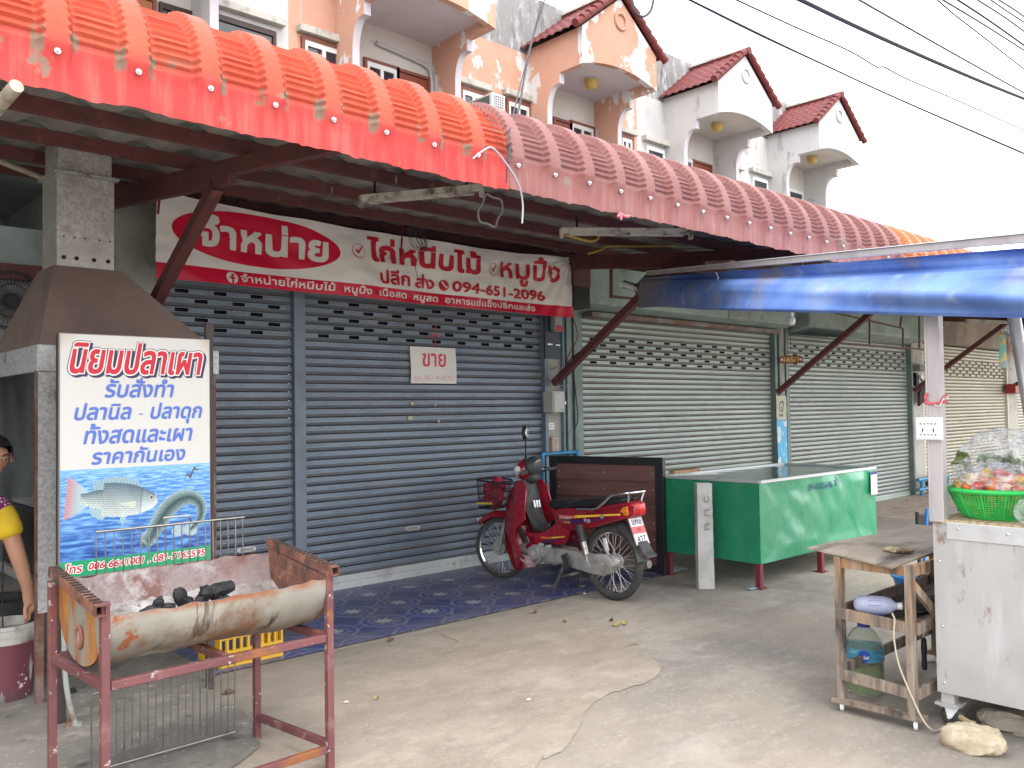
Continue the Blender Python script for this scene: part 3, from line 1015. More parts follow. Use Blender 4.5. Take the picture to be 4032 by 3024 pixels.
def house(label, dz, xa, xb, X0, X1, mwall, mfront, mside, windows, door=None, mpar=None, top_open=False):
    t = thing('townhouse', label, 'house', ((xa + xb) / 2, 11.6, 3.2), 'terraced houses behind the canopies')
    Z = lambda z: z + dz
    T = .12
    # street wall with the parapet above it
    MB().box(xa, X0 + .01, YW, YW + .2, 3.2, Z(8.15)).build('wall', mwall, t)
    MB().box(X1 - .01, xb, YW, YW + .2, 3.2, Z(8.15)).build('wall', mwall, t)
    MB().box(xa, xb, YW + .03, YW + .22, Z(8.15), Z(9.33)).build('parapet', m_parapet, t)
    MB().box(xa, xb, YW + .2, YW + 6, Z(8.2), Z(8.4)).build('flat_roof', m_parapet, t)
    MB().box(xb - .15, xb, YW + .2, YW + 6, 3.2, Z(8.2)).build('gable_wall', mwall, t)
    # balcony: two corbelled side walls
    crv = [(10.89 + .21 * sin(a) ** 1.0 * 1.0, 7.375 - .455 * (1 - cos(a))) for a in [pi / 2 * k / 8 for k in range(9)]]
    prof = [(YF + .115, 8.24), (YF + .115, 7.57), (10.78, 7.57), (10.78, 7.38)] + crv + [(11.1, 5.2), (YR, 5.2), (YR, 8.24)]
    for xx in (X0, X1 - T):
        sw = MB()
        sw.plate([(a, Z(b)) for a, b in prof], lambda u, v, w_: V((w_, u, v)), xx, xx + T)
        sw.build('side_wall', mside, t)
        # the lighter face of the corbel
        co_ = MB()
        pts = [(10.78, 7.57), (10.78, 7.38)] + crv + [(11.1, 5.2)]
        for (a, b), (c, d) in zip(pts, pts[1:]):
            co_.face((xx - .002, a - .004, Z(b)), (xx + T + .002, a - .004, Z(b)), (xx + T + .002, c - .004, Z(d)), (xx - .002, c - .004, Z(d)))
        co_.build('corbel_face', m_lilac, t, recalc=False)
    # gable front with a segmental arch
    W = X1 - X0
    arch = [(X0 + W * k / 24, Z(7.57 + .17 * (1 - (2 * k / 24 - 1) ** 2))) for k in range(25)]
    fr = MB()
    poly = arch + [(X1, Z(8.24)), ((X0 + X1) / 2, Z(9.06)), (X0, Z(8.24))]
    fr.plate(poly, lambda u, v, w_: V((u, w_, v)), YF, YF + T)
    fr.build('gable_front', mfront, t)
    # soffit
    sf = MB()
    sf.grid(lambda u, v: V((X0 + T + (W - 2 * T) * u, YF + T + (YR - YF - T) * v, Z(7.765 - .03 * (2 * u - 1) ** 2))), 12, 2)
    sf.build('soffit', m_lilac if mside is not m_white else m_white_in, t)
    MB().box(X0 + T, X1 - T, YR, YR + .1, 4.5, Z(8)).build('balcony_wall', m_white_in, t)
    vent = MB()
    vent.tube([((X0 + X1) / 2 + .15 * cos(a), YF - .012, Z(8.62) + .15 * sin(a)) for a in [2 * pi * k / 28 for k in range(28)]], .028, 8, True)
    vent.build('vent_ring', mfront, t, smooth=60)
    if not top_open:
        # tiled saddle roof
        xm = (X0 + X1) / 2
        for sgn in (-1, 1):
            r = MB()
            L = sqrt((W / 2 + .13) ** 2 + (.82 * (W / 2 + .13) / (W / 2)) ** 2)
            dx, dzz = (W / 2 + .13) / L, .82 * (W / 2 + .13) / (W / 2) / L
            def fn(u, v):
                s = v * L
                k = (s / .21) % 1
                y = YF - .09 + (YW + .05 - YF + .09) * u
                wave = .028 * (abs(sin(pi * (y - YF) / .19)) - .4)
                lift = .05 + wave + .026 * (k)
                return V((xm + sgn * (s * dx + lift * dzz), y, Z(9.10 - s * dzz + lift * dx)))
            r.grid(fn, 70, 42)
            r.build('tiled_slope', m_rtile, t, smooth=40, recalc=False)
            bt = MB()
            s = .04
            while s < L - .05:
                p = V((xm + sgn * (s * dx + .06 * dzz), YF - .05, Z(9.10 - s * dzz + .06 * dx)))
                q = V((xm + sgn * ((s + .24) * dx + .085 * dzz), YF - .05, Z(9.10 - (s + .24) * dzz + .085 * dx)))
                bt.cyl(p, q, .062, .075, 12)
                s += .215
            bt.build('verge_tiles', m_rtile, t, smooth=50)
        rg = MB()
        y = YF - .12
        while y < YW:
            rg.cyl((xm, y, Z(9.15)), (xm, y + .3, Z(9.165)), .085, .072, 14)
            y += .26
        rg.build('ridge_tiles', m_rtile, t, smooth=50)
        mo_ = MB()
        mo_.bar((xm - .05, YF + .3, Z(9.2)), (xm - .05, YW, Z(9.215)), .12, .05)
        mo_.build('ridge_mortar', m_ledge, t)
    for wd in windows:
        window(t, *wd[:2], Z(wd[2]), *wd[3:])
    if door:
        x0, x1, zt, md, fr_ = door
        dd = MB()
        dd.box(x0 + .05, x1 - .05, YR - .04, YR - .005, 5.0, Z(zt) - .06)
        for px in (x0 + .12, (x0 + x1) / 2 + .03):
            pw = (x1 - x0) / 2 - .17
            for pz, ph in ((zt - .75, .55), (zt - 1.5, .55)):
                dd.box(px, px + pw, YR - .055, YR - .04, Z(pz), Z(pz) + ph)
        do = dd.build('door', md, t, bevel=.006)
        ff = MB()
        for a, b_, c, e in ((x0, x0 + .05, 5.0, Z(zt)), (x1 - .05, x1, 5.0, Z(zt)), (x0 + .05, x1 - .05, Z(zt) - .05, Z(zt))):
            ff.box(a, b_, YR - .06, YR - .002, c, e)
        ff.build('frame', m_rframe, do)
    return t
house('white house at the far left with a timber door and a big dark window', -.03, 2.0, 6.28, 2.85, 4.97, m_white, m_white, m_white, [(5.12, 6.06, 7.1, 'brown'), (4.40, 4.87, 7.08, 'brown', YR, 1.6, False)], (3.4, 4.36, 7.1, m_door_w, 0))
house('peach house with a wide lilac arch above the red canopy', 0, 6.28, 10.45, 7.08, 9.2, m_peach, m_peach, m_peach, [(6.53, 7.19, 7.09, 'white'), (9.62, 10.14, 7.08, 'white'), (7.72, 8.3, 7.12, 'white', YR, 1.4, False)], (8.3, 9.0, 7.16, m_door, 0))
house('peeling peach house with a gable, right of the air conditioner', .0, 10.45, 14.5, 11.27, 13.385, m_peach, m_peach_front, m_peach, [(10.72, 11.24, 7.13, 'white'), (13.95, 14.28, 7.12, 'white'), (12.55, 13.18, 7.15, 'white', YR, 1.4, False)], (12.02, 12.55, 7.16, m_door, 0))
house('white house with a red tiled gable, between the peeling peach one and the last', .06, 14.5, 18.75, 15.49, 17.64, m_white, m_white, m_white, [(14.78, 15.4, 7.05, 'louvre'), (18.05, 18.4, 7.05, 'louvre'), (16.2, 16.62, 7.1, 'louvre', YR, 1.4, False)], (16.62, 17.4, 7.12, m_door, 0))
house('last white house of the terrace, its gable against the open sky', .12, 18.75, 22.35, 19.8, 21.94, m_white, m_white, m_white, [(19.0, 19.7, 7.05, 'louvre'), (22.0, 22.2, 7.05, 'brown'), (20.95, 21.7, 7.1, 'louvre', YR, 1.4, False)], (20.4, 20.9, 7.12, m_door, 0))
for (x, dz, lb) in ((12.33, 0, 'yellowed dome lamp under the peeling peach balcony'), (16.56, .06, 'yellowed dome lamp under the white balcony left of the last house'), (20.87, .12, 'yellowed dome lamp under the last white balcony')):
    t = thing('ceiling_lamp', lb, 'lamp', (x, 10.95, 7.76 + dz), 'dome lamps under the balconies')
    MB().lathe([(.13, 0), (.135, -.05), (.12, -.12), (.085, -.17), (.03, -.185), (.004, -.187)], (x, 10.95, 7.75 + dz), 20).build('glass_dome', m_lampglass, t, smooth=60)
    MB().lathe([(.14, .02), (.14, -.012), (.12, -.02)], (x, 10.95, 7.75 + dz), 20).build('base_ring', m_ledge, t)
# air conditioner on the peach wall
t = thing('air_conditioner', 'white air conditioner unit hung on the peach wall above the canopy seam', 'air conditioner', (9.6, 11.1, 6.4))
AX_, AY_, AZ_ = 9.62, 10.70, onX(1937, 362, 9.62).z
AY_ = onX(1937, 362, AX_).y
MB().box(AX_, AX_ + .30, AY_, AY_ + .86, AZ_ - .6, AZ_).build('casing', M('ac_casing', (.60, .60, .585), .5, layers=[((.45, .44, .42), 6, .55, .8)]), t, bevel=.012)
MB().box(AX_ - .012, AX_ + .001, AY_ + .06, AY_ + .80, AZ_ - .56, AZ_ - .04).build('fan_panel', M('ac_front', (.085, .115, .115), .4, layers=[((.12, .15, .145), 5, .5, .7)]), t)
go = MB().box(AX_ + .05, AX_ + .26, AY_ - .008, AY_ + .001, AZ_ - .55, AZ_ - .03).build('side_grille', m_louvre, t)
gr = MB()
for k in range(13):
    gr.box(AX_ + .05, AX_ + .26, AY_ - .016, AY_ - .008, AZ_ - .55 + k * .042, AZ_ - .538 + k * .042)
for k in range(5):
    gr.box(AX_ + .05 + k * .05, AX_ + .06 + k * .05, AY_ - .0155, AY_ - .0085, AZ_ - .55, AZ_ - .03)
gr.build('grille_bars', M('ac_casing', (.6, .6, .58)), go)
# drain pipe on the peach balcony wall
t = MB().tube([(7.9, YR - .05, 7.46), (8.5, YR - .05, 7.40), (8.85, YR - .05, 7.36), (9.0, YR - .05, 7.3), (9.03, YR - .05, 7.1), (9.03, YR - .05, 6)], .035, 10).build('drain_pipe', M('grey_pipe', (.42, .42, .42), .5), smooth=60)
tag(t, 'grey drain pipe bent down the wall under the lilac arch', 'pipe')

# ================================================================ overhead wires
def cable(label, pts, Y, r, cat='cable', group='overhead street cables', mat=m_wire, ext=True):
    P = [onY(x, y, Y) for x, y in pts]
    if ext:
        P = [P[0] + (P[0] - P[1]) * 1.2] + P + [P[-1] + (P[-1] - P[-2]) * 1.5]
    o = MB().tube(spline(P, 8), max(.0055, r * .55), 6).build('overhead_cable', mat, smooth=60)
    return tag(o, label, cat, group)
def cz3(*pts): return [(2600 + x * .6474, y * .6474) for x, y in pts]
cable('lowest pair of the overhead cables, nearest the house roofs, upper strand', cz3((185, 0), (600, 205), (1000, 395), (1480, 615), (2212, 930)), 3.0, .011)
cable('lowest pair of the overhead cables, nearest the house roofs, lower strand', cz3((175, 0), (600, 212), (1000, 397), (1480, 618), (2212, 938)), 3.02, .009)
cable('thin kinked overhead cable, second up from the roofs', cz3((465, 0), (800, 155), (1150, 310), (1320, 410), (1360, 408), (1500, 480), (1850, 630), (2212, 792)), 2.8, .008)
cable('thickest overhead cable, in the middle of the bundle', cz3((855, 0), (1200, 165), (1600, 345), (1950, 495), (2212, 600)), 2.6, .026)
cable('straight medium overhead cable crossing the thickest one at the right', cz3((1210, 0), (1500, 165), (1800, 335), (2212, 565)), 2.4, .013)
cable('thin wavy overhead cable, right of the medium one', cz3((1685, 0), (1790, 90), (1900, 175), (1990, 245), (2090, 325), (2212, 420)), 2.2, .007)
cable('dark overhead cable, first right of the wavy one', cz3((1720, 0), (1960, 145), (2212, 305)), 2.1, .012)
cable('dark overhead cable, second right of the wavy one', cz3((1810, 0), (2000, 125), (2212, 275)), 2.0, .013)
cable('dark overhead cable, third right of the wavy one', cz3((1930, 0), (2080, 95), (2212, 190)), 1.9, .011)
cable('dark overhead cable, second from the top right corner', cz3((2010, 0), (2120, 75), (2212, 135)), 1.8, .009)
cable('topmost overhead cable, in the top right corner', cz3((2060, 0), (2140, 50), (2212, 100)), 1.7, .009)
cable('faint wire low over the blue tarpaulin', cz3((1715, 1415), (1950, 1395), (2212, 1360)), 8.0, .012)
# drop wire that comes down to the canopy
o = MB().tube(spline([onY(2150, -20, 4.0), onY(2085, 200, 3.7), onY(2045, 420, 3.4), onY(2012, 560, 3.1), onY(2000, 640, 3.03)], 8), .006, 6).build('drop_wire', m_wire)
tag(o, 'thin wire dropping from above to the seam of the red and mauve canopies', 'wire')
o = MB().tube(spline([onY(2140, -20, 3.98), onY(2068, 260, 3.6), onY(2005, 520, 3.08), onY(1998, 600, 3.03), onY(1994, 720, 3.02)], 8), .004, 6).build('drop_wire', m_wire)
tag(o, 'finer wire beside it, hanging over the canopy seam to the lip', 'wire')
o = MB().tube(spline([onY(2490, -30, 3.0), onY(2492, 30, 3.0), onY(2512, 60, 3.0), onY(2540, 63, 3.0), onY(2565, 35, 3.0), onY(2578, -30, 3.0)], 8), .008, 6).build('cable_loop', m_wire)
tag(o, 'dark loop of slack cable at the top edge by the gable tip', 'cable')
o = MB().tube(spline([onY(1862, 625, 2.98), onY(1900, 595, 2.97), onY(1938, 583, 2.96), onY(1990, 640, 2.97), onY(2040, 720, 2.98), onY(2058, 800, 3.0), onY(2056, 880, 3.0)], 10), [.0045] * 61, 6).build('bent_wire', M('grey_wire', (.36, .36, .40), .45))
tag(o, 'grey wire bent over the red canopy, its white end hanging below', 'wire')
o = MB().tube([onY(1300 + 925 * .6329 + 72 * .6329 * (1 - cos(a)), (1310 - 95 * sin(a)) * .6329, 3.9) + V((.012 * sin(3 * a), 0, .01 * cos(5 * a))) for a in [2 * pi * k / 36 for k in range(36)]], .006, 6, True).build('wire_hoop', M('grey_wire', (.3, .3, .33)))
tag(o, 'grey hoop of wire hanging under the canopy seam', 'wire')
o = MB()
for k in range(7):
    c = onY(1640, 925, 5.72)
    rr = .07 + .03 * random.random()
    ph = random.random() * 3
    o.tube([c + V((rr * cos(a + ph), .02 * sin(2 * a + k) - .01 * k * .3, (rr + .03) * sin(a) + .03 * random.uniform(-1, 1) * .2)) for a in [2 * pi * j / 20 for j in range(20)]], .0022, 4, True)
o.tube(spline([c + V((0, 0, -.08)), c + V((.02, 0, -.16)), c + V((-.015, 0, -.26)), c + V((.01, 0, -.35))], 5), .003, 4)
tag(o.build('wire_tangle', m_wire), 'tangle of fine black wire hanging over the banner top', 'wire')

o = MB().tube([onY(-60, 480, 3.3), onY(66, 338, 3.05)], .022, 12).build('gutter_pipe', M('dirty_cream_pipe', (.42, .38, .31), .6, layers=[((.2, .15, .11), 9, .5, .7)]), smooth=50)
tag(o, 'dirty cream pipe end under the red canopy lip at the left edge', 'pipe')
o = MB().tube([onY(-40, 620, 5.6), onY(172, 702, 5.6)], .018, 8).build('pale_rod', M('dirty_cream_pipe', (.42, .38, .31)), smooth=50)
tag(o, 'pale sloping rod left of the galvanised duct', 'rod')
# ================================================================ vinyl banner across the slate blue shutter
BY, BX0, BX1, BZ0, BZ1 = 5.80, 2.157, 6.19, 2.337, 2.93
def banner_pt(u, v, off=0.0):
    """u along, v up, in metres from the lower left corner"""
    w_, h_ = BX1 - BX0, BZ1 - BZ0
    a, b = u / w_, v / h_
    top = .02 * (1 - a) - .045 * sin(pi * a) * b - .012 * abs(sin(2 * pi * a)) * b
    d = .018 * sin(a * 19 + b * 2.5) + .010 * sin(a * 41 - b * 4) * b + .022 * sin(a * 7 - 3 * b) * (1 - b)
    d += .016 * noise.noise(V((a * 9, b * 2.2, 1))) + .010 * noise.noise(V((a * 16 + b * 6, b * 5 - a * 9, 4)))
    # tension creases from the right-hand corner
    cr_ = V((a - 1.0, (b - 1.0) * .15))
    d += .012 * sin(math.atan2(cr_.y, cr_.x) * 22) * math.exp(-cr_.length * 6)
    return V((BX0 + u, BY - d - off, BZ0 + v + top))
t = thing('shop_banner', 'long red and white vinyl banner with Thai lettering hung across the slate blue shutter', 'banner', ((BX0 + BX1) / 2, BY, BZ0))
BW, BH = BX1 - BX0, BZ1 - BZ0
m_vinyl = M('white_vinyl', (.76, .74, .70), .42, layers=[((.64, .62, .59), 2.2, .45, .75)], spec=.45, gain=1.12)
m_vred = M('red_vinyl', (.50, .006, .035), .38, layers=[((.42, .006, .03), 2.2, .45, .75)], spec=.45, gain=1.3)
mb = MB().grid(lambda u, v: banner_pt(BW * u, BH * v), 240, 40)
mb.build('banner_sheet', m_vinyl, t, smooth=180, recalc=False)
# the red stripe sits in the lower part of the sheet
sh = .108
mb = MB().grid(lambda u, v: banner_pt(BW * u, .0 + sh * v, .0025), 240, 8)
mb.build('red_stripe', m_vred, t, smooth=180, recalc=False)
mb = MB()
put_fill(mb, [disc2d(64, .647, .200, .752, .36)], lambda u, v: banner_pt(u, v, .0025), .035)
mb.build('red_ellipse', m_vred, t, smooth=180)
bf = lambda u, v: banner_pt(u, v, .0055)
def btxt(nm, s, mat, cx, y, w_=None, h_=None, bold=0.0):
    mb = MB()
    put_text(mb, s, bf, cx=cx, y=y, width=w_, height=h_, bold=bold, steiner=.04)
    mb.build(nm, mat, t)
btxt('lettering', 'จำหน่าย', m_text_white, .785, .268, 1.0, .235, .012)
btxt('lettering', 'ไก่หนีบไม้', m_text_red, 2.247, .335, 1.17, .205, .012)
btxt('lettering', 'หมูปิ้ง', m_text_red, 3.48, .272, .75, .285, .008)
btxt('lettering', 'ปลีก', m_text_red, 1.928, .145, .297, .125, .006)
btxt('lettering', 'ส่ง', m_text_red, 2.238, .145, .193, .12, .006)
btxt('lettering', '094-651-2096', m_text_red, 3.10, .146, 1.14, .092, .006)
btxt('lettering', 'จำหน่ายไก่หนีบไม้  หมูปิ้ง  เนื้อสด  หมูสด  อาหารแช่แข็งปลีกและส่ง', m_text_white, 2.065, .010, 2.95, .088, .0022)
mb = MB()
for cx, cy in ((1.567, .40), (3.003, .40)):
    for k in range(3):
        rr = .058 + .003 * k
        put_fill(mb, [disc2d(36, rr, rr, cx + .002 * k, cy - .002 * k), disc2d(36, rr - .0022, rr - .0022, cx + .002 * k + .001, cy - .002 * k)], bf, .04)
    put_fill(mb, [[(cx - .032, cy + .004), (cx - .018, cy + .014), (cx - .006, cy - .006), (cx + .030, cy + .042), (cx + .040, cy + .034), (cx - .004, cy - .030)]], bf, .04)
mb.build('tick_marks', m_text_red, t)
mb = MB()
put_fill(mb, [disc2d(40, .044, .044, .523, .052)], bf, .03)
mb.build('round_emblem', m_text_white, t)
mb = MB()
fx, fy = .528, .046
put_fill(mb, [[(fx - .011, fy - .044), (fx + .004, fy - .044), (fx + .004, fy + .0), (fx + .018, fy + .0), (fx + .020, fy + .013), (fx + .004, fy + .013), (fx + .004, fy + .020), (fx + .008, fy + .026), (fx + .021, fy + .026), (fx + .021, fy + .038),
                  (fx + .004, fy + .038), (fx - .008, fy + .031), (fx - .011, fy + .022), (fx - .011, fy + .013), (fx - .024, fy + .013), (fx - .024, fy + 0), (fx - .011, fy + 0)]], lambda u, v: banner_pt(u, v, .008), .03)
mb.build('emblem_letter', m_vred, t)
mb = MB()
put_fill(mb, [disc2d(40, .052, .052, 2.44, .190)], bf, .03)
mb.build('phone_badge', m_text_red, t)
mb = MB()
px, py = 2.44, .190
arc = [(px + .052 - .062 * cos(a), py + .052 - .062 * sin(a)) for a in [radians(12 + 66 * k / 10) for k in range(11)]]
arc2 = [(px + .052 - .078 * cos(a), py + .052 - .078 * sin(a)) for a in [radians(78 - 66 * k / 10) for k in range(11)]]
put_fill(mb, [arc + [(px + .036, py - .010)] * 0 + arc2], lambda u, v: banner_pt(u, v, .008), .03)
put_fill(mb, [[(px - .026, py + .030), (px - .012, py + .036), (px - .002, py + .018), (px - .016, py + .008)]], lambda u, v: banner_pt(u, v, .0085), .03)
put_fill(mb, [[(px + .030, py - .026), (px + .036, py - .012), (px + .018, py - .002), (px + .008, py - .016)]], lambda u, v: banner_pt(u, v, .0085), .03)
mb.build('phone_symbol', m_text_white, t)
m_cord_red = M('red_cord', (.28, .015, .04), .7)
for k, (px, q) in enumerate(((.03, (2.10, 5.9, 2.99)), (2.02, (4.2, 5.86, 3.0)), (4.01, (6.23, 5.74, 3.02)))):
    a = banner_pt(px, BH - .02, .004)
    o = MB().tube([a, V(q)], .006, 6)
    o.tube(spline([a, a + V((.03 if k == 2 else -.02, -.02, -.06)), a + V((.05 if k == 2 else -.03, -.02, -.15))], 5), .008, 5)
    o.build('tie_cord', m_cord_red, t)
o = MB().tube(spline([banner_pt(4.02, .02, 0), V((6.24, 5.78, 2.15)), V((6.22, 5.9, 1.95)), V((6.29, 5.95, 1.82))], 6), .005, 5)
o.build('tie_cord', m_cord_red, t)

# ================================================================ paper notice on the shutter
t = thing('paper_notice', 'white paper notice with red handwriting hung on the slate blue shutter', 'notice', (4.73, 6.12, 1.69))
PX0, PX1, PZ0, PZ1 = 4.47, 4.985, 1.688, 2.012
pp = lambda u, v, off=0: V((PX0 + u + .02 * (v - .16) * (-.4), 6.128 - off - .012 * sin(u * 7) * (1 - v) - .006 * sin(v * 14), PZ0 + v))
mb = MB().grid(lambda u, v: pp((PX1 - PX0) * u, (PZ1 - PZ0) * v), 20, 14)
mb.build('paper', M('white_paper', (.74, .71, .67), .8, layers=[((.64, .60, .56), 3, .5, .8)]), t, smooth=180, recalc=False)
m_marker = M('red_marker', (.62, .06, .10), .6)
m_marker_f = M('faded_red_marker', (.72, .38, .36), .6)
mb = MB()
put_text(mb, 'ขาย', lambda u, v: pp(u, v, .003), cx=.25, y=.15, width=.26, height=.115, bold=.003, shear=.08, steiner=.03)
mb.build('handwriting', m_marker, t)
mb = MB()
put_text(mb, '062-4545952', lambda u, v: pp(u, v, .003), cx=.315, y=.028, width=.36, height=.045, bold=-.001, shear=.12, steiner=.03)
put_text(mb, 'ติดต่อ', lambda u, v: pp(u, v, .003), cx=.068, y=.030, width=.07, height=.036, steiner=.03)
put_fill(mb, [[(.03, .018), (.108, .021), (.108, .025), (.03, .022)]], lambda u, v: pp(u, v, .003), .03)
mb.build('handwriting', m_marker_f, t)
mb = MB()
c = V((4.735, 6.118, 2.115))
for d in ((.10, .012), (-.10, -.014), (.012, .09), (-.004, -.11), (.08, -.012), (-.06, .008)):
    mb.tube([c, c + V((d[0] * .7, -.006, d[1]))], .0035, 5)
mb.build('hanging_string', m_marker, t)
m_tape = M('brown_tape', (.55, .42, .22), .6)
for k, (x, z, a) in enumerate(((1300 + 510 * .6329, 1000 + 930 * .6329, .024), (1300 + 497 * .6329, 1000 + 1020 * .6329, .03), (1300 + 655 * .6329, 1000 + 938 * .6329, .014), (1300 + 675 * .6329, 1000 + 1040 * .6329, .018))):
    p = onY(x, z, 6.13)
    o = MB().obox(p, (a * 1.3, .003, a), Matrix.Rotation(.2 * k, 3, 'Y')).build('tape_scrap', m_tape)
    tag(o, ['upper left scrap of brown tape on the shutter below the notice', 'lower left and largest scrap of tape on the shutter', 'smallest scrap of tape, upper right of the four on the shutter', 'lower right scrap of tape on the shutter'][k], 'tape', 'tape scraps on the shutter')

# ================================================================ smoke hood and duct
t = thing('smoke_hood', 'galvanised duct and brown sheet metal smoke hood behind the fish sign', 'hood', (1.6, 5.3, 1.67))
d = MB()
d.box(1.365, 1.665, 5.1, 5.38, 2.26, 2.775)
d.build('duct', m_galv, t, bevel=.004)
d = MB()
d.box(1.375, 1.655, 5.11, 5.37, 2.79, 3.05)
d.build('duct', m_galv, t, bevel=.004)
MB().box(1.345, 1.685, 5.08, 5.4, 2.775, 2.79).build('duct_flange', m_galv_rust, t)
hl = MB()
for k, x in enumerate((1.40, 1.455, 1.51, 1.585, 1.64)):
    hl.cyl((x, 5.1, 2.43), (x, 5.096, 2.43), .0045, n=8)
for k, x in enumerate((1.40, 1.465, 1.555, 1.63)):
    hl.cyl((x, 5.1, 2.315), (x, 5.096, 2.315), .012, n=8)
hl.build('screw_holes', m_void, t)
cone = MB()
top = [(1.345, 5.08), (1.70, 5.08), (1.70, 5.4), (1.345, 5.4)]
bot = [(1.21, 4.83), (2.14, 4.83), (2.14, 5.85), (1.21, 5.85)]
vs = [V((x, y, 2.265)) for x, y in top] + [V((x, y, 1.81)) for x, y in bot]
i0 = cone.add(vs)
for k in range(4):
    cone.f.append((k, (k + 1) % 4, 4 + (k + 1) % 4, 4 + k))
cone.f.append((0, 1, 2, 3))
cone.build('hood_cone', M('sooty_brown_sheet', (.135, .10, .082), .6, .2, layers=[((.10, .07, .06), 2.2, .42, .7), ((.17, .135, .115), 4, .55, .8), ((.12, .06, .045), 6, .62, .78)], rough_var=.1, gain=1.45), t)
bnd = MB()
for a, b_, c, e in ((1.2, 2.15, 4.815, 4.835), (1.2, 1.22, 4.835, 5.85), (2.13, 2.15, 4.835, 5.85)):
    bnd.box(a, b_, c, e, 1.675, 1.812)
bnd.build('rim_band', m_galv_rust, t, bevel=.003)
MB().box(1.205, 1.315, 4.82, 4.832, .46, 1.672).build('side_panel', m_galv_rust, t)
for x, y in ((1.215, 4.842), (2.12, 4.85), (2.12, 5.83), (1.215, 5.83)):
    lg = MB().bar((x, y, 0), (x, y, 1.68), .035, .035)
    lg.build('leg', m_galv_rust if y > 5 else M('rusty_angle_iron', (.14, .06, .045), .75, layers=[((.22, .18, .16), 8, .5, .7), ((.09, .035, .025), 14, .5, .7)], bump=(60, .2)), t)
st = MB()
st.box(1.24, 2.1, 4.86, 5.8, .55, .60)
st.build('stove_shelf', m_galv_rust, t)
# dark grill chest of the cook below the hood
t = thing('brick_stove', 'dark soot covered stove under the smoke hood beside the cook', 'stove', (1.7, 5.4, .6))
MB().box(1.26, 2.08, 4.95, 5.78, .602, .95).build('firebox', M('soot', (.03, .03, .03), .9, layers=[((.07, .065, .06), 8, .5, .75)], bump=(30, .4)), t, bevel=.01)
MB().box(1.30, 2.04, 5.0, 5.74, .95, .97).build('ash_bed', M('ash', (.28, .26, .25), .95, layers=[((.15, .14, .13), 14, .45, .7)], bump=(30, .6)), t)

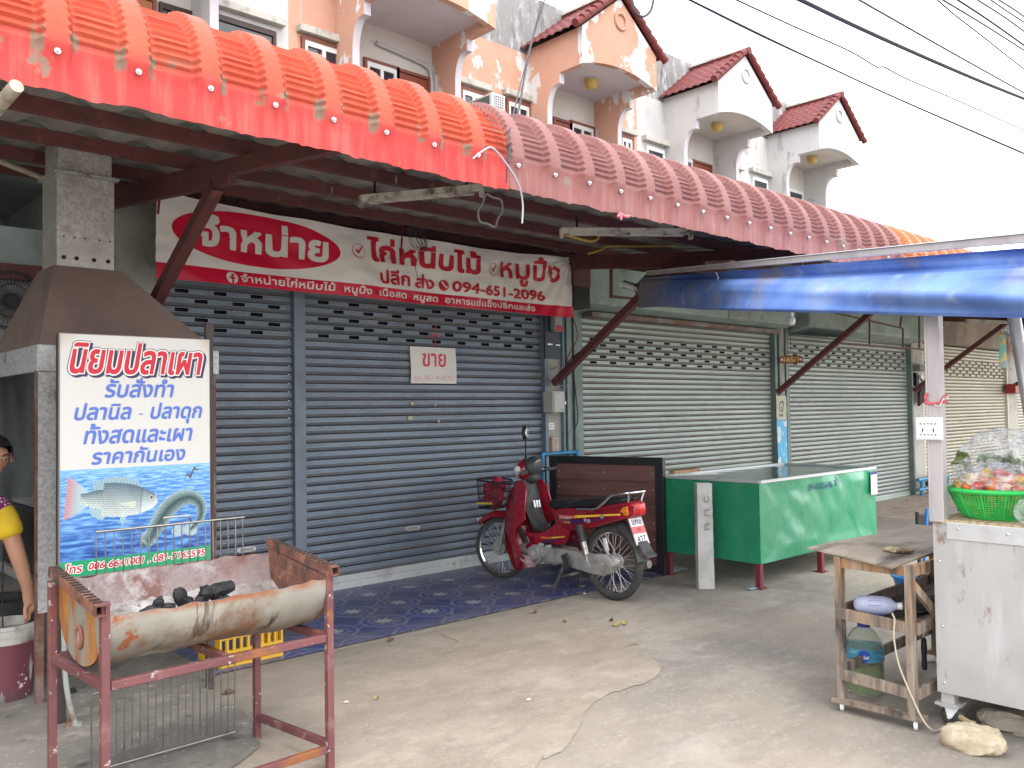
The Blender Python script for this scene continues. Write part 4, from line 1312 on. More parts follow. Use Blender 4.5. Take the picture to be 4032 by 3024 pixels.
# ================================================================ painted fish sign on a stand
t = thing('sign_board', 'white and blue fish seller sign with Thai lettering on a metal stand', 'sign', (1.56, 4.43, .0))
SX0, SX1, SZ0, SZ1, SY = 1.195, 1.915, .690, 1.836, 4.41
SW, SH = SX1 - SX0, SZ1 - SZ0
NU, NV = 260, 400
SEA0, SEA1 = .072, .502          # heights of the green strip's top and the sea's top above the lower edge
def rot2(x, y, a): return x * cos(a) + y * sin(a), -x * sin(a) + y * cos(a)
def fish_color(x, y, base):
    c = base
    # tilapia, nose to the right
    fx, fy = rot2(x - .270, y - .345, -.10)
    L, Hh = .182, .082
    q = fx / L
    hgt = Hh * sqrt(max(0, 1 - q * q)) * (1 - .12 * q) if -1 < q < 1 else 0
    if q < -.45: hgt = max(hgt * .62, .026)
    # fins
    top = Hh * (.95 + .42 * max(0, 1 - ((q + .08) / .62) ** 2))
    if -.72 < q < .48 and 0 < fy < top and fy > hgt * .8:
        s = .5 + .5 * sin(fx * 420 + fy * 160)
        c = V((.18, .30, .36)).lerp(V((.42, .55, .58)), s * .6)
    if -.75 < q < -.30 and -top * .98 < fy < -hgt * .7 and fy > -.115 - .08 * (q + .75) * 0:
        s = .5 + .5 * sin(fx * 420 - fy * 160)
        if fy > -(.06 + .07 * (1 - abs((q + .5) / .25))): c = V((.22, .36, .42)).lerp(V((.48, .60, .62)), s * .6)
    if .05 < q < .32 and fy < 0 and fy > -(.13 - .12 * abs((q - .12) / .22)) :
        s = .5 + .5 * sin(fx * 380 + fy * 300)
        c = V((.22, .36, .42)).lerp(V((.5, .62, .62)), s * .6)
    if -1.36 < q < -.80 and abs(fy) < .030 + .068 * ((-.80 - q) / .5) ** .8:
        s = .5 + .5 * sin(math.atan2(fy, -fx - .12) * 60)
        k = min(1, max(0, (-q - 1.0) / .30))
        c = V((.30, .46, .52)).lerp(V((.44, .12, .14)), k * .85).lerp(V((.62, .66, .68)), .25 * s)
    if abs(q) < 1 and abs(fy) < hgt:
        g_ = (fy / hgt + 1) / 2
        c = V((.62, .68, .66)).lerp(V((.07, .14, .19)), g_ ** 1.1)
        if q < .52:
            sx, sy = fx / .0125, fy / .0105
            r_ = abs(((sx + (math.floor(sy) % 2) * .5) % 1) - .5) + abs((sy % 1) - .5)
            if r_ > .55: c = c * .5
        else:
            if abs(q - .55) < .025: c = c * .6
            if q > .9: c = c.lerp(V((.65, .6, .55)), .4)
        e = sqrt((fx - .148) ** 2 + (fy - .016) ** 2)
        if e < .0105: c = V((.02, .02, .03)) if e < .006 else V((.45, .42, .3))
        if -.05 < q < .42 and -.038 < fy < -.002 and abs((fy + .02) / .018) < (q + .05) / .47:
            c = c.lerp(V((.62, .64, .50)), .6)
    # catfish: a thick curve with a flat head at the lower left
    best, bi = 9, 0
    for k, (px_, py_, r_) in enumerate(CAT):
        d_ = (x - px_) ** 2 + (y - py_) ** 2 - r_ * r_
        if d_ < best: best, bi = d_, k
    if best < 0:
        px_, py_, r_ = CAT[bi]
        a_, b_ = CAT[max(0, bi - 1)], CAT[min(len(CAT) - 1, bi + 1)]
        tx, ty = b_[0] - a_[0], b_[1] - a_[1]
        n_ = sqrt(tx * tx + ty * ty)
        side = ((x - px_) * -ty + (y - py_) * tx) / n_ / r_
        c = V((.035, .085, .095)).lerp(V((.34, .46, .46)), min(1, abs(side + .1) ** 1.5 * .75))
        nn = noise.noise(V((x * 130, y * 130, 0)))
        c = c * (1 + .45 * nn)
        if abs(side) < .09 and bi > 10: c = c * .5
        if bi < 6 and side * 0 == 0 and noise.noise(V((x * 40, y * 40, 3))) > .2: c = c.lerp(V((.45, .48, .40)), .4)
    else:
        for wx, wy, ex, ey in ((.385, .135, .330, .215), (.385, .13, .335, .165), (.40, .115, .40, .075), (.43, .125, .50, .155)):
            # barbels
            tt = max(0, min(1, ((x - wx) * (ex - wx) + (y - wy) * (ey - wy)) / ((ex - wx) ** 2 + (ey - wy) ** 2)))
            if (x - wx - tt * (ex - wx) - .01 * sin(tt * 5)) ** 2 + (y - wy - tt * (ey - wy)) ** 2 < .0022 ** 2: c = V((.25, .36, .42))
        for ffx, ffy, fr_ in ((.555, .165, .036), (.62, .165, .04), (.53, .285, .0), (.495, .31, .022)):
            if fr_ and (x - ffx) ** 2 + ((y - ffy) * 1.25) ** 2 < fr_ ** 2:
                c = V((.20, .34, .40)).lerp(V((.45, .55, .58)), .5 + .5 * sin(math.atan2(y - ffy, x - ffx) * 22))
    return c
_cp = spline([(.395, .128, 0), (.425, .165, 0), (.46, .225, 0), (.505, .285, 0), (.565, .325, 0), (.625, .330, 0), (.668, .295, 0), (.675, .24, 0), (.655, .20, 0), (.625, .17, 0)], 9)
CAT = []
for k, p in enumerate(_cp):
    a = k / (len(_cp) - 1)
    r_ = .036 if a < .12 else (.036 + .010 * sin(min(1, (a - .1) / .3) * pi * .5) - .034 * max(0, (a - .35) / .65))
    if k < 3: r_ = .030
    CAT.append((p.x, p.y, r_))
def sign_color(x, y):
    if y > SEA1:
        c = V((.60, .585, .555))
        e = min(x, SW - x) + (SH - y)
        st_ = max(0, 1 - e / .10) * .7 + max(0, noise.noise(V((x * 5, y * 4, 0))) - .25) * .35
        return c.lerp(V((.45, .33, .22)), min(.8, st_))
    if y < SEA0:
        return V((.012, .30, .13))
    k = (y - SEA0) / (SEA1 - SEA0)
    n1 = noise.noise(V((x * 9 * (1 + k), y * (34 + 60 * k), 0)))
    n2 = noise.noise(V((x * 22 * (1 + k), y * (85 + 120 * k), 3)))
    s = .5 + .9 * n1 + .5 * n2
    deep = V((.008, .03, .20)).lerp(V((.05, .24, .66)), k ** .8)
    lite = V((.10, .32, .72)).lerp(V((.36, .60, .86)), k)
    c = deep.lerp(lite, min(1, max(0, (s - .22) * (1.15 + .2 * k))))
    if k > .9: c = c.lerp(V((.24, .50, .82)), (k - .9) * 6)
    c = fish_color(x, y, c)
    # the tear in the print
    d1 = abs((y - .455) - (x - .625) * .75 - .012 * sin(x * 160))
    if .585 < x < .665 and d1 < .010 * (1 - abs(x - .625) / .04) + .002 * (noise.noise(V((x * 90, y * 90, 0))) > 0):
        c = V((.10, .07, .05))
    return c
mb = MB().grid(lambda u, v: V((SX0 + SW * u, SY, SZ0 + SH * v)), NU, NV)
cols = [sign_color(p[0] - SX0, p[2] - SZ0) for p in mb.v]
mb.build('printed_face', printed('sign_print', .4), t, col=cols, recalc=False)
MB().box(SX0 - .004, SX1 + .004, SY + .002, SY + .02, SZ0 - .004, SZ1 + .004).build('panel', M('grey_sheet_edge', (.25, .22, .21), .5), t)
sp = lambda off: (lambda u, v: V((SX0 + u, SY - off, SZ0 + v)))
H1 = dict(cx=.352, y=.962, width=.625, height=.15, shear=.17)
for nm, mt, bo, dx, dz, off in (('headline_shadow', m_text_navy, .0150, .010, -.008, .0012), ('headline_shadow', m_text_navy, .0150, 0, 0, .0015), ('headline_outline', m_text_white, .0115, 0, 0, .002), ('headline', m_text_red, .0045, 0, 0, .003)):
    mb = MB()
    kw = dict(H1); kw['cx'] += dx; kw['y'] += dz
    f_ = sp(off)
    put_text(mb, 'นิยมปลาเผา', f_, bold=bo, **kw)
    mb.build(nm, mt, t)
for s, cx, y, w_, h_ in (('รับสั่งทำ', .372, .846, .325, .094), ('ปลานิล - ปลาดุก', .372, .712, .61, .104), ('ทั้งสดและเผา', .372, .622, .515, .095), ('ราคากันเอง', .372, .524, .445, .076)):
    mb = MB()
    put_text(mb, s, sp(.002), cx=cx - .012, y=y, width=w_, height=h_, bold=.003, shear=.2)
    mb.build('lettering', m_text_blue, t)
for bo, mt, off, nm in ((.0058, m_text_white, .0012, 'phone_outline'), (.0012, m_text_red, .002, 'phone_number')):
    mb = MB()
    put_text(mb, 'โทร.', sp(off), x=.018, y=.018, width=.085, height=.044, bold=bo, shear=.2)
    put_text(mb, '086-6641001 , 081-7165595', sp(off), x=.122, y=.020, width=.565, height=.036, bold=bo, shear=.2)
    mb.build(nm, mt, t)
fr = MB()
for x in (SX0 + .015, SX1 + .015):
    fr.bar((x, SY + .04, .0), (x, SY + .04, SZ1 + .09 if x > 1.6 else SZ1), .028, .038)
fr.bar((SX0 + .03, SY + .04, .70), (SX1, SY + .04, .70), .03, .03)
fr.bar((SX0 + .03, SY + .04, .30), (SX1, SY + .04, .30), .022, .022)
fr.build('stand_frame', M('dark_brown_steel', (.05, .035, .035), .6, layers=[((.14, .10, .09), 12, .55, .75)]), t)
ft = MB()
ft.bar((SX0 + .02, SY - .02, .02), (SX0 + .08, SY - .04, .0), .05, .03)
ft.tube(spline([(SX0 + .02, SY + .02, .66), (SX0 + .02, SY, .3), (SX0 + .03, SY - .02, .14), (SX0 + .055, SY - .035, .02)], 6), .012, 8)
ft.build('bent_foot', M('rusty_pale_steel', (.30, .31, .29), .7, layers=[((.17, .07, .04), 9, .5, .6, {'gr': (2, .02, .14)}), ((.2, .15, .12), 14, .55, .75)]), t)

# ================================================================ wire fish grate leaning behind the trough
def wire_grate(label, Y, x0, x1, zs, n, lean):
    t = thing('fish_grate', label, 'grate', ((x0 + x1) / 2, Y, 0), 'wire grates leaning on the trough')
    m_st = M('stainless_wire', (.55, .54, .52), .3, .85, layers=[((.25, .23, .2), 14, .5, .75)], gain=0.6)
    f = lambda z: Y - lean * z
    for z, a, b in zs:
        MB().cyl((a, f(z), z), (b, f(z), z), .0055, n=8).build('cross_rod', m_st, t, smooth=60)
    mb = MB()
    za, zb = min(z for z, _, _ in zs), max(z for z, _, _ in zs)
    for k in range(n):
        q = k / (n - 1)
        a = x0 + (x1 - x0) * q
        mb.cyl((a, f(za) + .006, za), (a, f(zb) + .006, zb), .0028, n=6)
    mb.build('grate_wires', m_st, t, smooth=60)
    return t, m_st
t, m_st = wire_grate('tall wire grate leaning behind the trough, its top rod against the fish sign', 3.72, 1.15, 1.78, [(.975, 1.145, 1.785), (.585, 1.15, 1.78)], 19, -.02)
MB().tube(spline([(1.415, 3.74, .975), (1.415, 3.73, 1.003), (1.43, 3.73, 1.008), (1.515, 3.73, 1.006), (1.53, 3.73, 1.0), (1.54, 3.74, .975)], 4), .004, 6).build('handle', m_st, t)
wire_grate('long wire grate hanging below the trough with its foot on the floor', 3.70, 1.118, 1.718, [(.342, 1.115, 1.722), (.034, 1.115, 1.72)], 20, 0.02)
wg = MB()
wg.cyl((1.12, 3.69, .34), (1.12, 3.69, .6), .003, n=6)

# ================================================================ charcoal trough on a stand
m_trough_out = M('scorched_grey_drum', (.34, .325, .285), .55, .25, layers=[((.26, .25, .215), 3, .42, .66), ((.20, .12, .07), 3.6, .54, .66, {'detail': 9}), ((.29, .09, .035), 4.2, .58, .63, {'detail': 10, 'r': .7}), ((.05, .03, .02), 3.4, .62, .70, {'st': (2.2, 1, .6)}),
                 ((.42, .24, .22), 6, .62, .8, {'a': .5}), ((.30, .095, .035), 6, .30, .5, {'gr': (2, .757, .735), 'a': .95}), ((.07, .045, .03), 11, .50, .60, {'band': (0, 1.345, .07), 'st': (3.5, 1, .4), 'a': .75}), ((.14, .07, .04), 8, .38, .52, {'gr': (2, .57, .63), 'a': .8})], bump=(30, .2), rough_var=.1)
m_trough_in = M('ash_coated_rust', (.34, .27, .265), .95, layers=[((.24, .125, .11), 4, .48, .62, {'detail': 9}), ((.50, .46, .455), 7, .54, .66, {'detail': 10, 'r': .7}), ((.13, .10, .095), 9, .62, .72), ((.62, .60, .58), 26, .64, .72)], bump=(34, .8), gain=0.72)
m_rust_y = M('flaking_orange_rust', (.36, .15, .035), .75, layers=[((.24, .085, .03), 5, .42, .6, {'st': (1, 2.2, .45), 'detail': 9}), ((.46, .235, .05), 4, .54, .66, {'st': (1, 2.2, .4)}), ((.24, .22, .18), 2.6, .50, .58, {'st': (1, 2, .6)}), ((.08, .04, .025), 9, .62, .72)], bump=(50, .35))
m_rust_d = M('scaled_rust', (.22, .085, .055), .8, layers=[((.10, .05, .04), 8, .42, .62, {'detail': 9}), ((.32, .15, .10), 14, .55, .7), ((.04, .035, .03), 5, .60, .68)], bump=(60, .6))
m_stand = M('maroon_painted_tube', (.235, .085, .09), .5, layers=[((.17, .06, .065), 4, .42, .7), ((.36, .19, .18), 9, .56, .74), ((.27, .10, .045), 5, .64, .69, {'detail': 9}), ((.62, .54, .52), 26, .62, .66), ((.34, .13, .05), 3, .58, .64, {'detail': 9, 'off': 3})], bump=(60, .12), rough_var=.1, gain=0.66)
t = thing('charcoal_trough', 'rusty half drum charcoal trough on a maroon steel stand', 'grill', (1.41, 3.37, 0))
TX0, TX1, TYc, TR_, TZ = .985, 1.855, 3.375, .262, .765
def trough_prof(a): # a from -pi/2 (front rim) .. pi/2 (back rim): half drum, flattened at the rim
    return TYc + TR_ * sin(a) * (1.0 if abs(a) < 1.2 else 1.0), TZ - .215 * cos(a) ** .85 if abs(a) < pi / 2 - .001 else TZ
def trough(u, v, inner):
    a = -pi / 2 + pi * v
    y, z = trough_prof(a)
    x = TX0 + (TX1 - TX0) * u
    n_ = .019 * noise.noise(V((x * 5, y * 6, z * 6))) + .008 * noise.noise(V((x * 19, y * 19, z * 12)))
    rip = .006 * sin((x - 1.28) * 22) * math.exp(-((x - 1.36) / .1) ** 2)
    k = (1 - (.008 if inner else 0) / TR_)
    z_ = TZ - (TZ - z) * k + (.058 * (v - .5) * 2 if v > .5 else 0) * max(0, (v - .5) * 2) ** 2
    rim = .008 * noise.noise(V((x * 16, v, 5))) * (1 if v in (0, 1) else 0)
    return V((x, TYc + (y - TYc) * k - (n_ + rip if not inner else n_) * cos(a) * .5, z_ - n_ * .8 + rim))
mb = MB().grid(lambda u, v: trough(u, v, False), 70, 26)
mb.build('drum_shell', m_trough_out, t, smooth=60, recalc=False)
mb = MB().grid(lambda u, v: trough(u, v, True), 70, 26)
mb.build('drum_lining', m_trough_in, t, smooth=60, recalc=False)
mb = MB().grid(lambda u, v: V((TX0 + .005 + (TX1 - TX0 - .01) * u, TYc - .195 + .42 * v, TZ - .135 + .05 * (v - .4) ** 2 * 4 + .022 * noise.noise(V((u * 9, v * 4, 0))) + .012 * noise.noise(V((u * 33, v * 16, 2))))), 60, 26)
mb.build('ash_bed', M('white_ash', (.32, .295, .285), .97, layers=[((.21, .175, .165), 4, .45, .65), ((.46, .44, .43), 9, .52, .66), ((.13, .12, .115), 17, .56, .68)], bump=(40, .8)), t, smooth=180, recalc=False)
for x, mt in ((TX0, m_rust_y), (TX1, m_rust_d)):
    e = MB()
    e.plate([(TYc + (TR_ - .004) * sin(a) , TZ - (.213) * cos(a) ** .85 if abs(a) < pi / 2 - .001 else TZ) for a in [-pi / 2 + pi * k / 24 for k in range(25)]] + [(TYc + TR_, TZ + .075), (TYc - TR_ + .02, TZ + .008)], lambda u, v, w_: V((w_, u, v)), x - .006, x + .006)
    eo = e.build('end_plate', mt, t)
    if x < 1.2:
        r = MB()
        r.tube([(x - .012, 3.355 + .028 * cos(a), .655 + .036 * sin(a)) for a in [2 * pi * k / 20 for k in range(20)]], .008, 6, True)
        r.build('bung_ring', m_rust_d, eo)
        MB().cyl((x - .012, 3.355, .655), (x - .007, 3.355, .655), .026, n=18).build('bung_disc', M('ash', (.3, .3, .3)), eo)  # pale disc filling the bung ring
# angle bars along both ends, hollow square section
for x, zf, zb, mt in ((TX0 - .02, .79, .855, m_rust_d), (TX1 + .012, .80, .86, m_rust_d)):
    s = .034
    e = MB()
    R = V((0, .56, zb - zf)).normalized()
    p, q = V((x, 3.09, zf)), V((x, 3.65, zb))
    for dx, dz, w_, h_ in ((0, s / 2, s + .003, .003), (0, -s / 2, s + .003, .003), (-s / 2, 0, .003, s - .003), (s / 2, 0, .003, s - .003)):
        e.bar(p + V((dx, 0, dz)), q + V((dx, 0, dz)), w_, h_)
    e.build('end_bar', mt, t)
    b_ = MB()
    for k in range(16):
        y = 3.13 + k * .033
        b_.obox((x, y, zf + (zb - zf) * (y - 3.09) / .56 + s / 2 + .003), (s * .95, .012 + .01 * random.random(), .004), Matrix.Rotation(.3 * random.uniform(-1, 1), 3, 'Z'))
    b_.build('char_marks', M('burnt_scale', (.03, .025, .022), .8), t)
for x, y, zt in ((.985, 3.12, .815), (1.852, 3.12, .80), (.958, 3.635, .82), (1.79, 3.635, .72)):
    MB().bar((x, y, 0), (x, y, zt), .029, .029).build('leg', m_stand, t, bevel=.003)
for p, q in (((1.003, 3.12, .528), (1.834, 3.12, .532)), ((.976, 3.635, .528), (1.772, 3.635, .53)), ((.985, 3.138, .528), (.96, 3.617, .53)), ((1.85, 3.138, .535), (1.795, 3.617, .53)), ((1.42, 3.138, .533), (1.41, 3.617, .53)), ((1.85, 3.138, .10), (1.795, 3.617, .098)), ((1.0, 3.12, .08), (1.834, 3.12, .085))):
    MB().bar(p, q, .027, .030).build('rail', m_stand, t, bevel=.003)
m_coal = M('charcoal', (.010, .010, .011), .55, layers=[((.035, .035, .038), 30, .52, .7, {'st': (.4, 1, 1)}), ((.16, .155, .15), 12, .68, .78)], bump=(60, .6))
def lump(label, p, size, rz, ry, seed, name='charcoal', mat=m_coal, cat='charcoal', group='charcoal lumps', nu=14, nv=9, jit=.35):
    R = Matrix.Rotation(rz, 3, 'Z') @ Matrix.Rotation(ry, 3, 'Y')
    o = MB().ell(p, size, nu, nv, R, jit, seed, 1.7).build(name, mat, smooth=28)
    return tag(o, label, cat, group)
cz_ = TZ - .10
lo = MB()
a, b = onY(1225 * .6329 + 50, 1974 + 575 * .6329, 3.33), onY(1440 * .6329, 1974 + 525 * .6329, 3.36)
lo.tube([a + V((0, .0, 0)), a.lerp(b, .3) + V((0, 0, .004)), a.lerp(b, .7), b], [.027, .030, .029, .024], 9)
lo.ell(a + V((-.018, -.01, .008)), (.028, .03, .03), 10, 8, None, .3, 3)
tag(lo.build('charcoal', m_coal, smooth=30), 'longest charcoal log lying across the ash', 'charcoal', 'charcoal lumps')
for k, (x, y, s, rz, ry, lb) in enumerate(((1125, 590, (.036, .022, .048), .3, -.5, 'upright slab of charcoal left of the long log'), (1165, 610, (.052, .025, .022), .5, .3, 'flat charcoal piece lying against the upright slab'), (985, 625, (.026, .02, .034), .2, .4, 'pointed charcoal piece above the leftmost one'),
                                           (940, 660, (.055, .03, .02), .2, -.15, 'leftmost charcoal piece at the trough rim'), (1045, 645, (.035, .025, .018), .1, .1, 'small charcoal piece between the leftmost and the slab'), (1255, 600, (.034, .026, .03), .6, .5, 'chunk of charcoal under the left end of the long log'), (1370, 598, (.045, .02, .018), .1, -.1, 'thin charcoal piece under the right end of the long log'))):
    p = onY(x * .6329, 1974 + y * .6329, 3.33)
    lump(lb, p - V((0, 0, .008)), tuple(q * .85 for q in s), rz, ry, 11 + k)
lump('small black coal dropped on the floor beside the bucket', onZ(450 * .6329, 1974 + 1205 * .6329) + V((0, 0, .018)), (.019, .017, .02), .3, .1, 41)

# ================================================================ yellow crate behind the trough
t = thing('plastic_crate', 'yellow slatted plastic crate on the floor behind the charcoal trough', 'crate', (2.3, 4.9, 0))
m_crate = M('yellow_plastic', (.62, .36, .03), .45, layers=[((.5, .3, .04), 5, .5, .75), ((.3, .22, .09), 12, .64, .8, {'a': .6})])
CX0, CX1, CY0, CY1, CH = 2.11, 2.50, 4.735, 5.03, .27
def crate_side(fn, L):
    mb = MB()
    for z0, z1 in ((0, .025), (.085, .10), (.165, .18), (.245, .27)):
        mb.plate([(0, z0), (L, z0), (L, z1), (0, z1)], fn, 0, .014)
    n = 9
    for k in range(n + 1):
        x = (L - .012) * k / n
        for z0, z1 in ((.025, .085), (.10, .165), (.18, .245)):
            mb.plate([(x, z0), (x + .012, z0), (x + .012, z1), (x, z1)], fn, .001, .013)
    for k in (1, 3, 6):
        x = (L - .012) * k / n
        mb.plate([(x + .012, .18), (x + .012 + L / n - .012, .18), (x + L / n, .245), (x + .012, .245)], fn, .004, .010)
    for k in range(n * 3):
        x = L * (k + .5) / (n * 3)
        if k % 3 != 1: mb.plate([(x, .10), (x + .004, .10), (x + .004, .165), (x, .165)], fn, .005, .009)
    return mb
crate_side(lambda u, v, w_: V((CX0 + u, CY0 + w_, v)), CX1 - CX0).build('long_side', m_crate, t)
crate_side(lambda u, v, w_: V((CX0 + u, CY1 - w_, v)), CX1 - CX0).build('long_side', m_crate, t)
crate_side(lambda u, v, w_: V((CX0 + w_, CY0 + .016 + u, v)), CY1 - CY0 - .032).build('short_side', m_crate, t)
crate_side(lambda u, v, w_: V((CX1 - w_, CY0 + .016 + u, v)), CY1 - CY0 - .032).build('short_side', m_crate, t)
MB().box(CX0 + .016, CX1 - .016, CY0 + .016, CY1 - .016, .004, .016).build('base', m_crate, t)

# ================================================================ paint bucket and what stands by it
t = thing('paint_bucket', 'paint spattered maroon bucket with a dirty white rim, half full of ash', 'bucket', (1.14, 5.09, 0))
m_bucket = M('maroon_plastic_spattered', (.155, .045, .06), .5, layers=[((.12, .035, .05), 4, .4, .7), ((.55, .53, .48), 14, .62, .64, {'detail': 3}), ((.42, .40, .34), 5, .60, .63, {'st': (2, 2, .4)}), ((.06, .05, .05), 3, .3, .6, {'gr': (2, .0, .09)})])
bc = (1.115, 5.07, 0)
MB().lathe([(.112, .004), (.118, 0.0), (.128, .15), (.139, .30)], bc, 32).build('body', m_bucket, t, smooth=50)
MB().lathe([(.139, .30), (.143, .30), (.144, .335), (.150, .336), (.151, .35), (.146, .352), (.147, .372), (.153, .374), (.152, .392), (.143, .393), (.14, .30)], bc, 32, cap=False).build('rim', M('dirty_white_plastic', (.44, .42, .38), .5, layers=[((.17, .14, .12), 7, .46, .62, {'st': (1, 1, .5)})]), t, smooth=40)
MB().lathe([(.001, .352), (.06, .36), (.141, .345)], bc, 24, cap=False).build('ash', M('white_ash', (.4, .4, .4)), t, smooth=180)
MB().bar((1.22, 5.0, .36), (1.27, 5.02, .46), .02, .05).build('scoop', m_black, t)
t = MB().tube(spline([(1.10, 5.05, .36), (1.10, 5.06, .6), (1.105, 5.06, .8), (1.108, 5.055, .845), (1.12, 5.05, .86), (1.128, 5.05, .83)], 6), .004, 6).build('poker', m_black, smooth=60)
tag(t, 'thin iron poker with a hooked end standing in the paint bucket', 'poker')
t = thing('ash_pan', 'blackened round pan on the floor behind the paint bucket', 'pan', (1.15, 5.35, 0))
MB().lathe([(.12, 0), (.15, .1), (.17, .38), (.185, .46), (.18, .46), (.16, .42), (.001, .42)], (1.14, 5.40, 0), 28, cap=False).build('bowl', M('soot', (.03, .03, .03)), t, smooth=50)
# ================================================================ red motorbike on its centre stand (forward is +Y, we see its left side)
t = thing('motorcycle', 'red step through motorbike on its centre stand in front of the slate blue shutter', 'motorbike', (5.0, 4.3, 0))
BXc = 5.0
m_red = M('metallic_red_paint', (.27, .008, .022), .26, .1, layers=[((.20, .008, .022), 3, .45, .7), ((.27, .06, .06), 9, .62, .8, {'a': .4})], coat=.5, rough_var=.08)
m_dplas = M('dusty_black_plastic', (.035, .036, .04), .55, layers=[((.10, .095, .09), 6, .5, .75)])
m_alu_d = M('dirty_cast_aluminium', (.50, .49, .47), .45, .3, layers=[((.26, .235, .20), 7, .50, .72), ((.62, .61, .60), 15, .58, .78)], rough_var=.12, bump=(40, .15), gain=0.72)
m_chrome = M('chrome', (.72, .72, .72), .14, 1.0, layers=[((.4, .36, .32), 14, .6, .8)])
m_seat = M('black_vinyl', (.013, .013, .015), .42, bump=(120, .1), rough_var=.08)
YZ = lambda u, v, w_: V((w_, u, v))
RW, FWc = V((BXc, 4.305, .283)), V((BXc, 5.555, .262))
def wheel(nm, c, R_, rot, wt, tread):
    g = []
    Rm = Matrix.Rotation(rot, 3, 'Z')
    P = lambda x, y, z: c + Rm @ V((x, y, z))
    wo = MB()
    # tyre: cross-section swept round, with a knobbly tread
    n = 72
    def ty(u, v):
        th, ph = 2 * pi * u, 2 * pi * v
        rr = R_ - wt
        k = 1 + (.10 * (sin(th * 60 + (2 if cos(ph * 1) > 0 else 0)) > 0) * tread if cos(ph) > .45 else 0)
        rad = rr + wt * cos(ph) * k
        return P(wt * .98 * sin(ph), rad * cos(th), rad * sin(th))
    wo.grid(ty, 120, 14, True, True)
    w_ = wo.build(nm, m_rubber, t, smooth=40)
    r = MB()
    ri = R_ - 2 * wt + .006
    prof = [(-.020, ri + .012), (-.018, ri), (-.008, ri - .010), (.008, ri - .010), (.018, ri), (.020, ri + .012), (.017, ri + .013), (.0, ri + .006), (-.017, ri + .013)]
    r.grid(lambda u, v: P(prof[int(round(v * 9)) % 9][0], prof[int(round(v * 9)) % 9][1] * cos(2 * pi * u), prof[int(round(v * 9)) % 9][1] * sin(2 * pi * u)), 60, 9, True, True)
    r.build('rim', m_chrome, w_, smooth=30)
    s = MB()
    hr = .045
    for k in range(36):
        a = 2 * pi * k / 36
        sd_ = 1 if k % 2 else -1
        tw = .55 if (k // 2) % 2 else -.55
        s.cyl(P(sd_ * .030, hr * cos(a + tw), hr * sin(a + tw)), P(sd_ * .004, (ri - .008) * cos(a), (ri - .008) * sin(a)), .0017, n=5)
    s.build('spokes', m_alu, w_)
    h = MB()
    h.cyl(P(-.045, 0, 0), P(.045, 0, 0), .05, n=24)
    h.cyl(P(-.055, 0, 0), P(-.04, 0, 0), .062, n=24)
    h.cyl(P(.03, 0, 0), P(.05, 0, 0), .06, n=24)
    h.cyl(P(-.09, 0, 0), P(.09, 0, 0), .009, n=10)
    h.build('hub', m_alu_d, w_, smooth=40)
    return w_
wheel('rear_wheel', RW, .283, 0, .031, 1)
wheel('front_wheel', FWc, .262, .30, .026, .3)
# fork, front mudguard
ST = Matrix.Rotation(.30, 3, 'Z')
def fk(x, y, z): # local to the steering axis at the front axle
    return FWc + ST @ V((x, y, z))
f = MB()
for sx in (-1, 1):
    f.tube([fk(sx * .066, .0, -.025), fk(sx * .066, -.02, .05), fk(sx * .062, -.06, .19)], [.017, .02, .02], 10)
    f.tube([fk(sx * .062, -.06, .19), fk(sx * .05, -.14, .44)], .014, 10)
f.build('fork', m_alu_d, t, smooth=50)
mg = MB()
def guard(R0, a0, a1, wd, lift, cfn):
    def fn(u, v):
        a = a0 + (a1 - a0) * u
        b = (v * 2 - 1)
        rr = R0 + .02 * (1 - b * b) - .055 * max(0, abs(b) - .45)
        e = 1 - .35 * max(0, 1 - u / .12) 
        return cfn(b * wd * e, rr * cos(a), rr * sin(a) + lift)
    return fn
mg.grid(guard(.285, radians(40), radians(140), .062, .012, fk), 30, 12)
mg.build('front_mudguard', m_red, t, smooth=60, recalc=False)
# leg shield: curved red wings either side of a black tray
def wing(sx):
    # the outline of the wing in (y, z), traced from the side
    out = [(5.16, .165), (5.215, .125), (5.30, .30), (5.36, .44), (5.40, .56), (5.38, .68), (5.33, .76), (5.25, .855), (5.17, .86), (5.115, .80), (5.10, .70), (5.09, .60), (5.075, .555), (5.14, .50), (5.19, .46), (5.185, .40), (5.145, .36), (5.12, .30)]
    mb = MB()
    def P(u, v, w_):
        bulge = .155 + .03 * sin(min(1, max(0, (v - .12) / .5)) * pi) - .055 * max(0, (v - .62) / .24) - .9 * max(0, u - 5.28) ** 1.15 
        return V((BXc + sx * (bulge + w_), u, v))
    mb.plate(out, P, 0, .016, .004)
    # front face that joins both wings
    return mb.build('leg_shield', m_red, t, smooth=40)
wing(-1); wing(1)
ff = MB()
lead = [(5.215, .125), (5.30, .30), (5.36, .44), (5.40, .56), (5.38, .68), (5.33, .76), (5.25, .855)]
def lead_pt(s):
    k = s * (len(lead) - 1)
    i = min(len(lead) - 2, int(k))
    a, b = lead[i], lead[i + 1]
    return a[0] + (b[0] - a[0]) * (k - i), a[1] + (b[1] - a[1]) * (k - i)
def front_face(u, v):
    y, z = lead_pt(v)
    wd = .150 + .03 * sin(min(1, max(0, (z - .12) / .5)) * pi) - .055 * max(0, (z - .62) / .24) - .9 * max(0, y - 5.28) ** 1.15
    b = u * 2 - 1
    return V((BXc + b * (wd + .012), y + .035 * (1 - b * b) - .004, z))
ff.grid(front_face, 16, 20)
ff.build('front_cover', m_red, t, smooth=60, recalc=False)
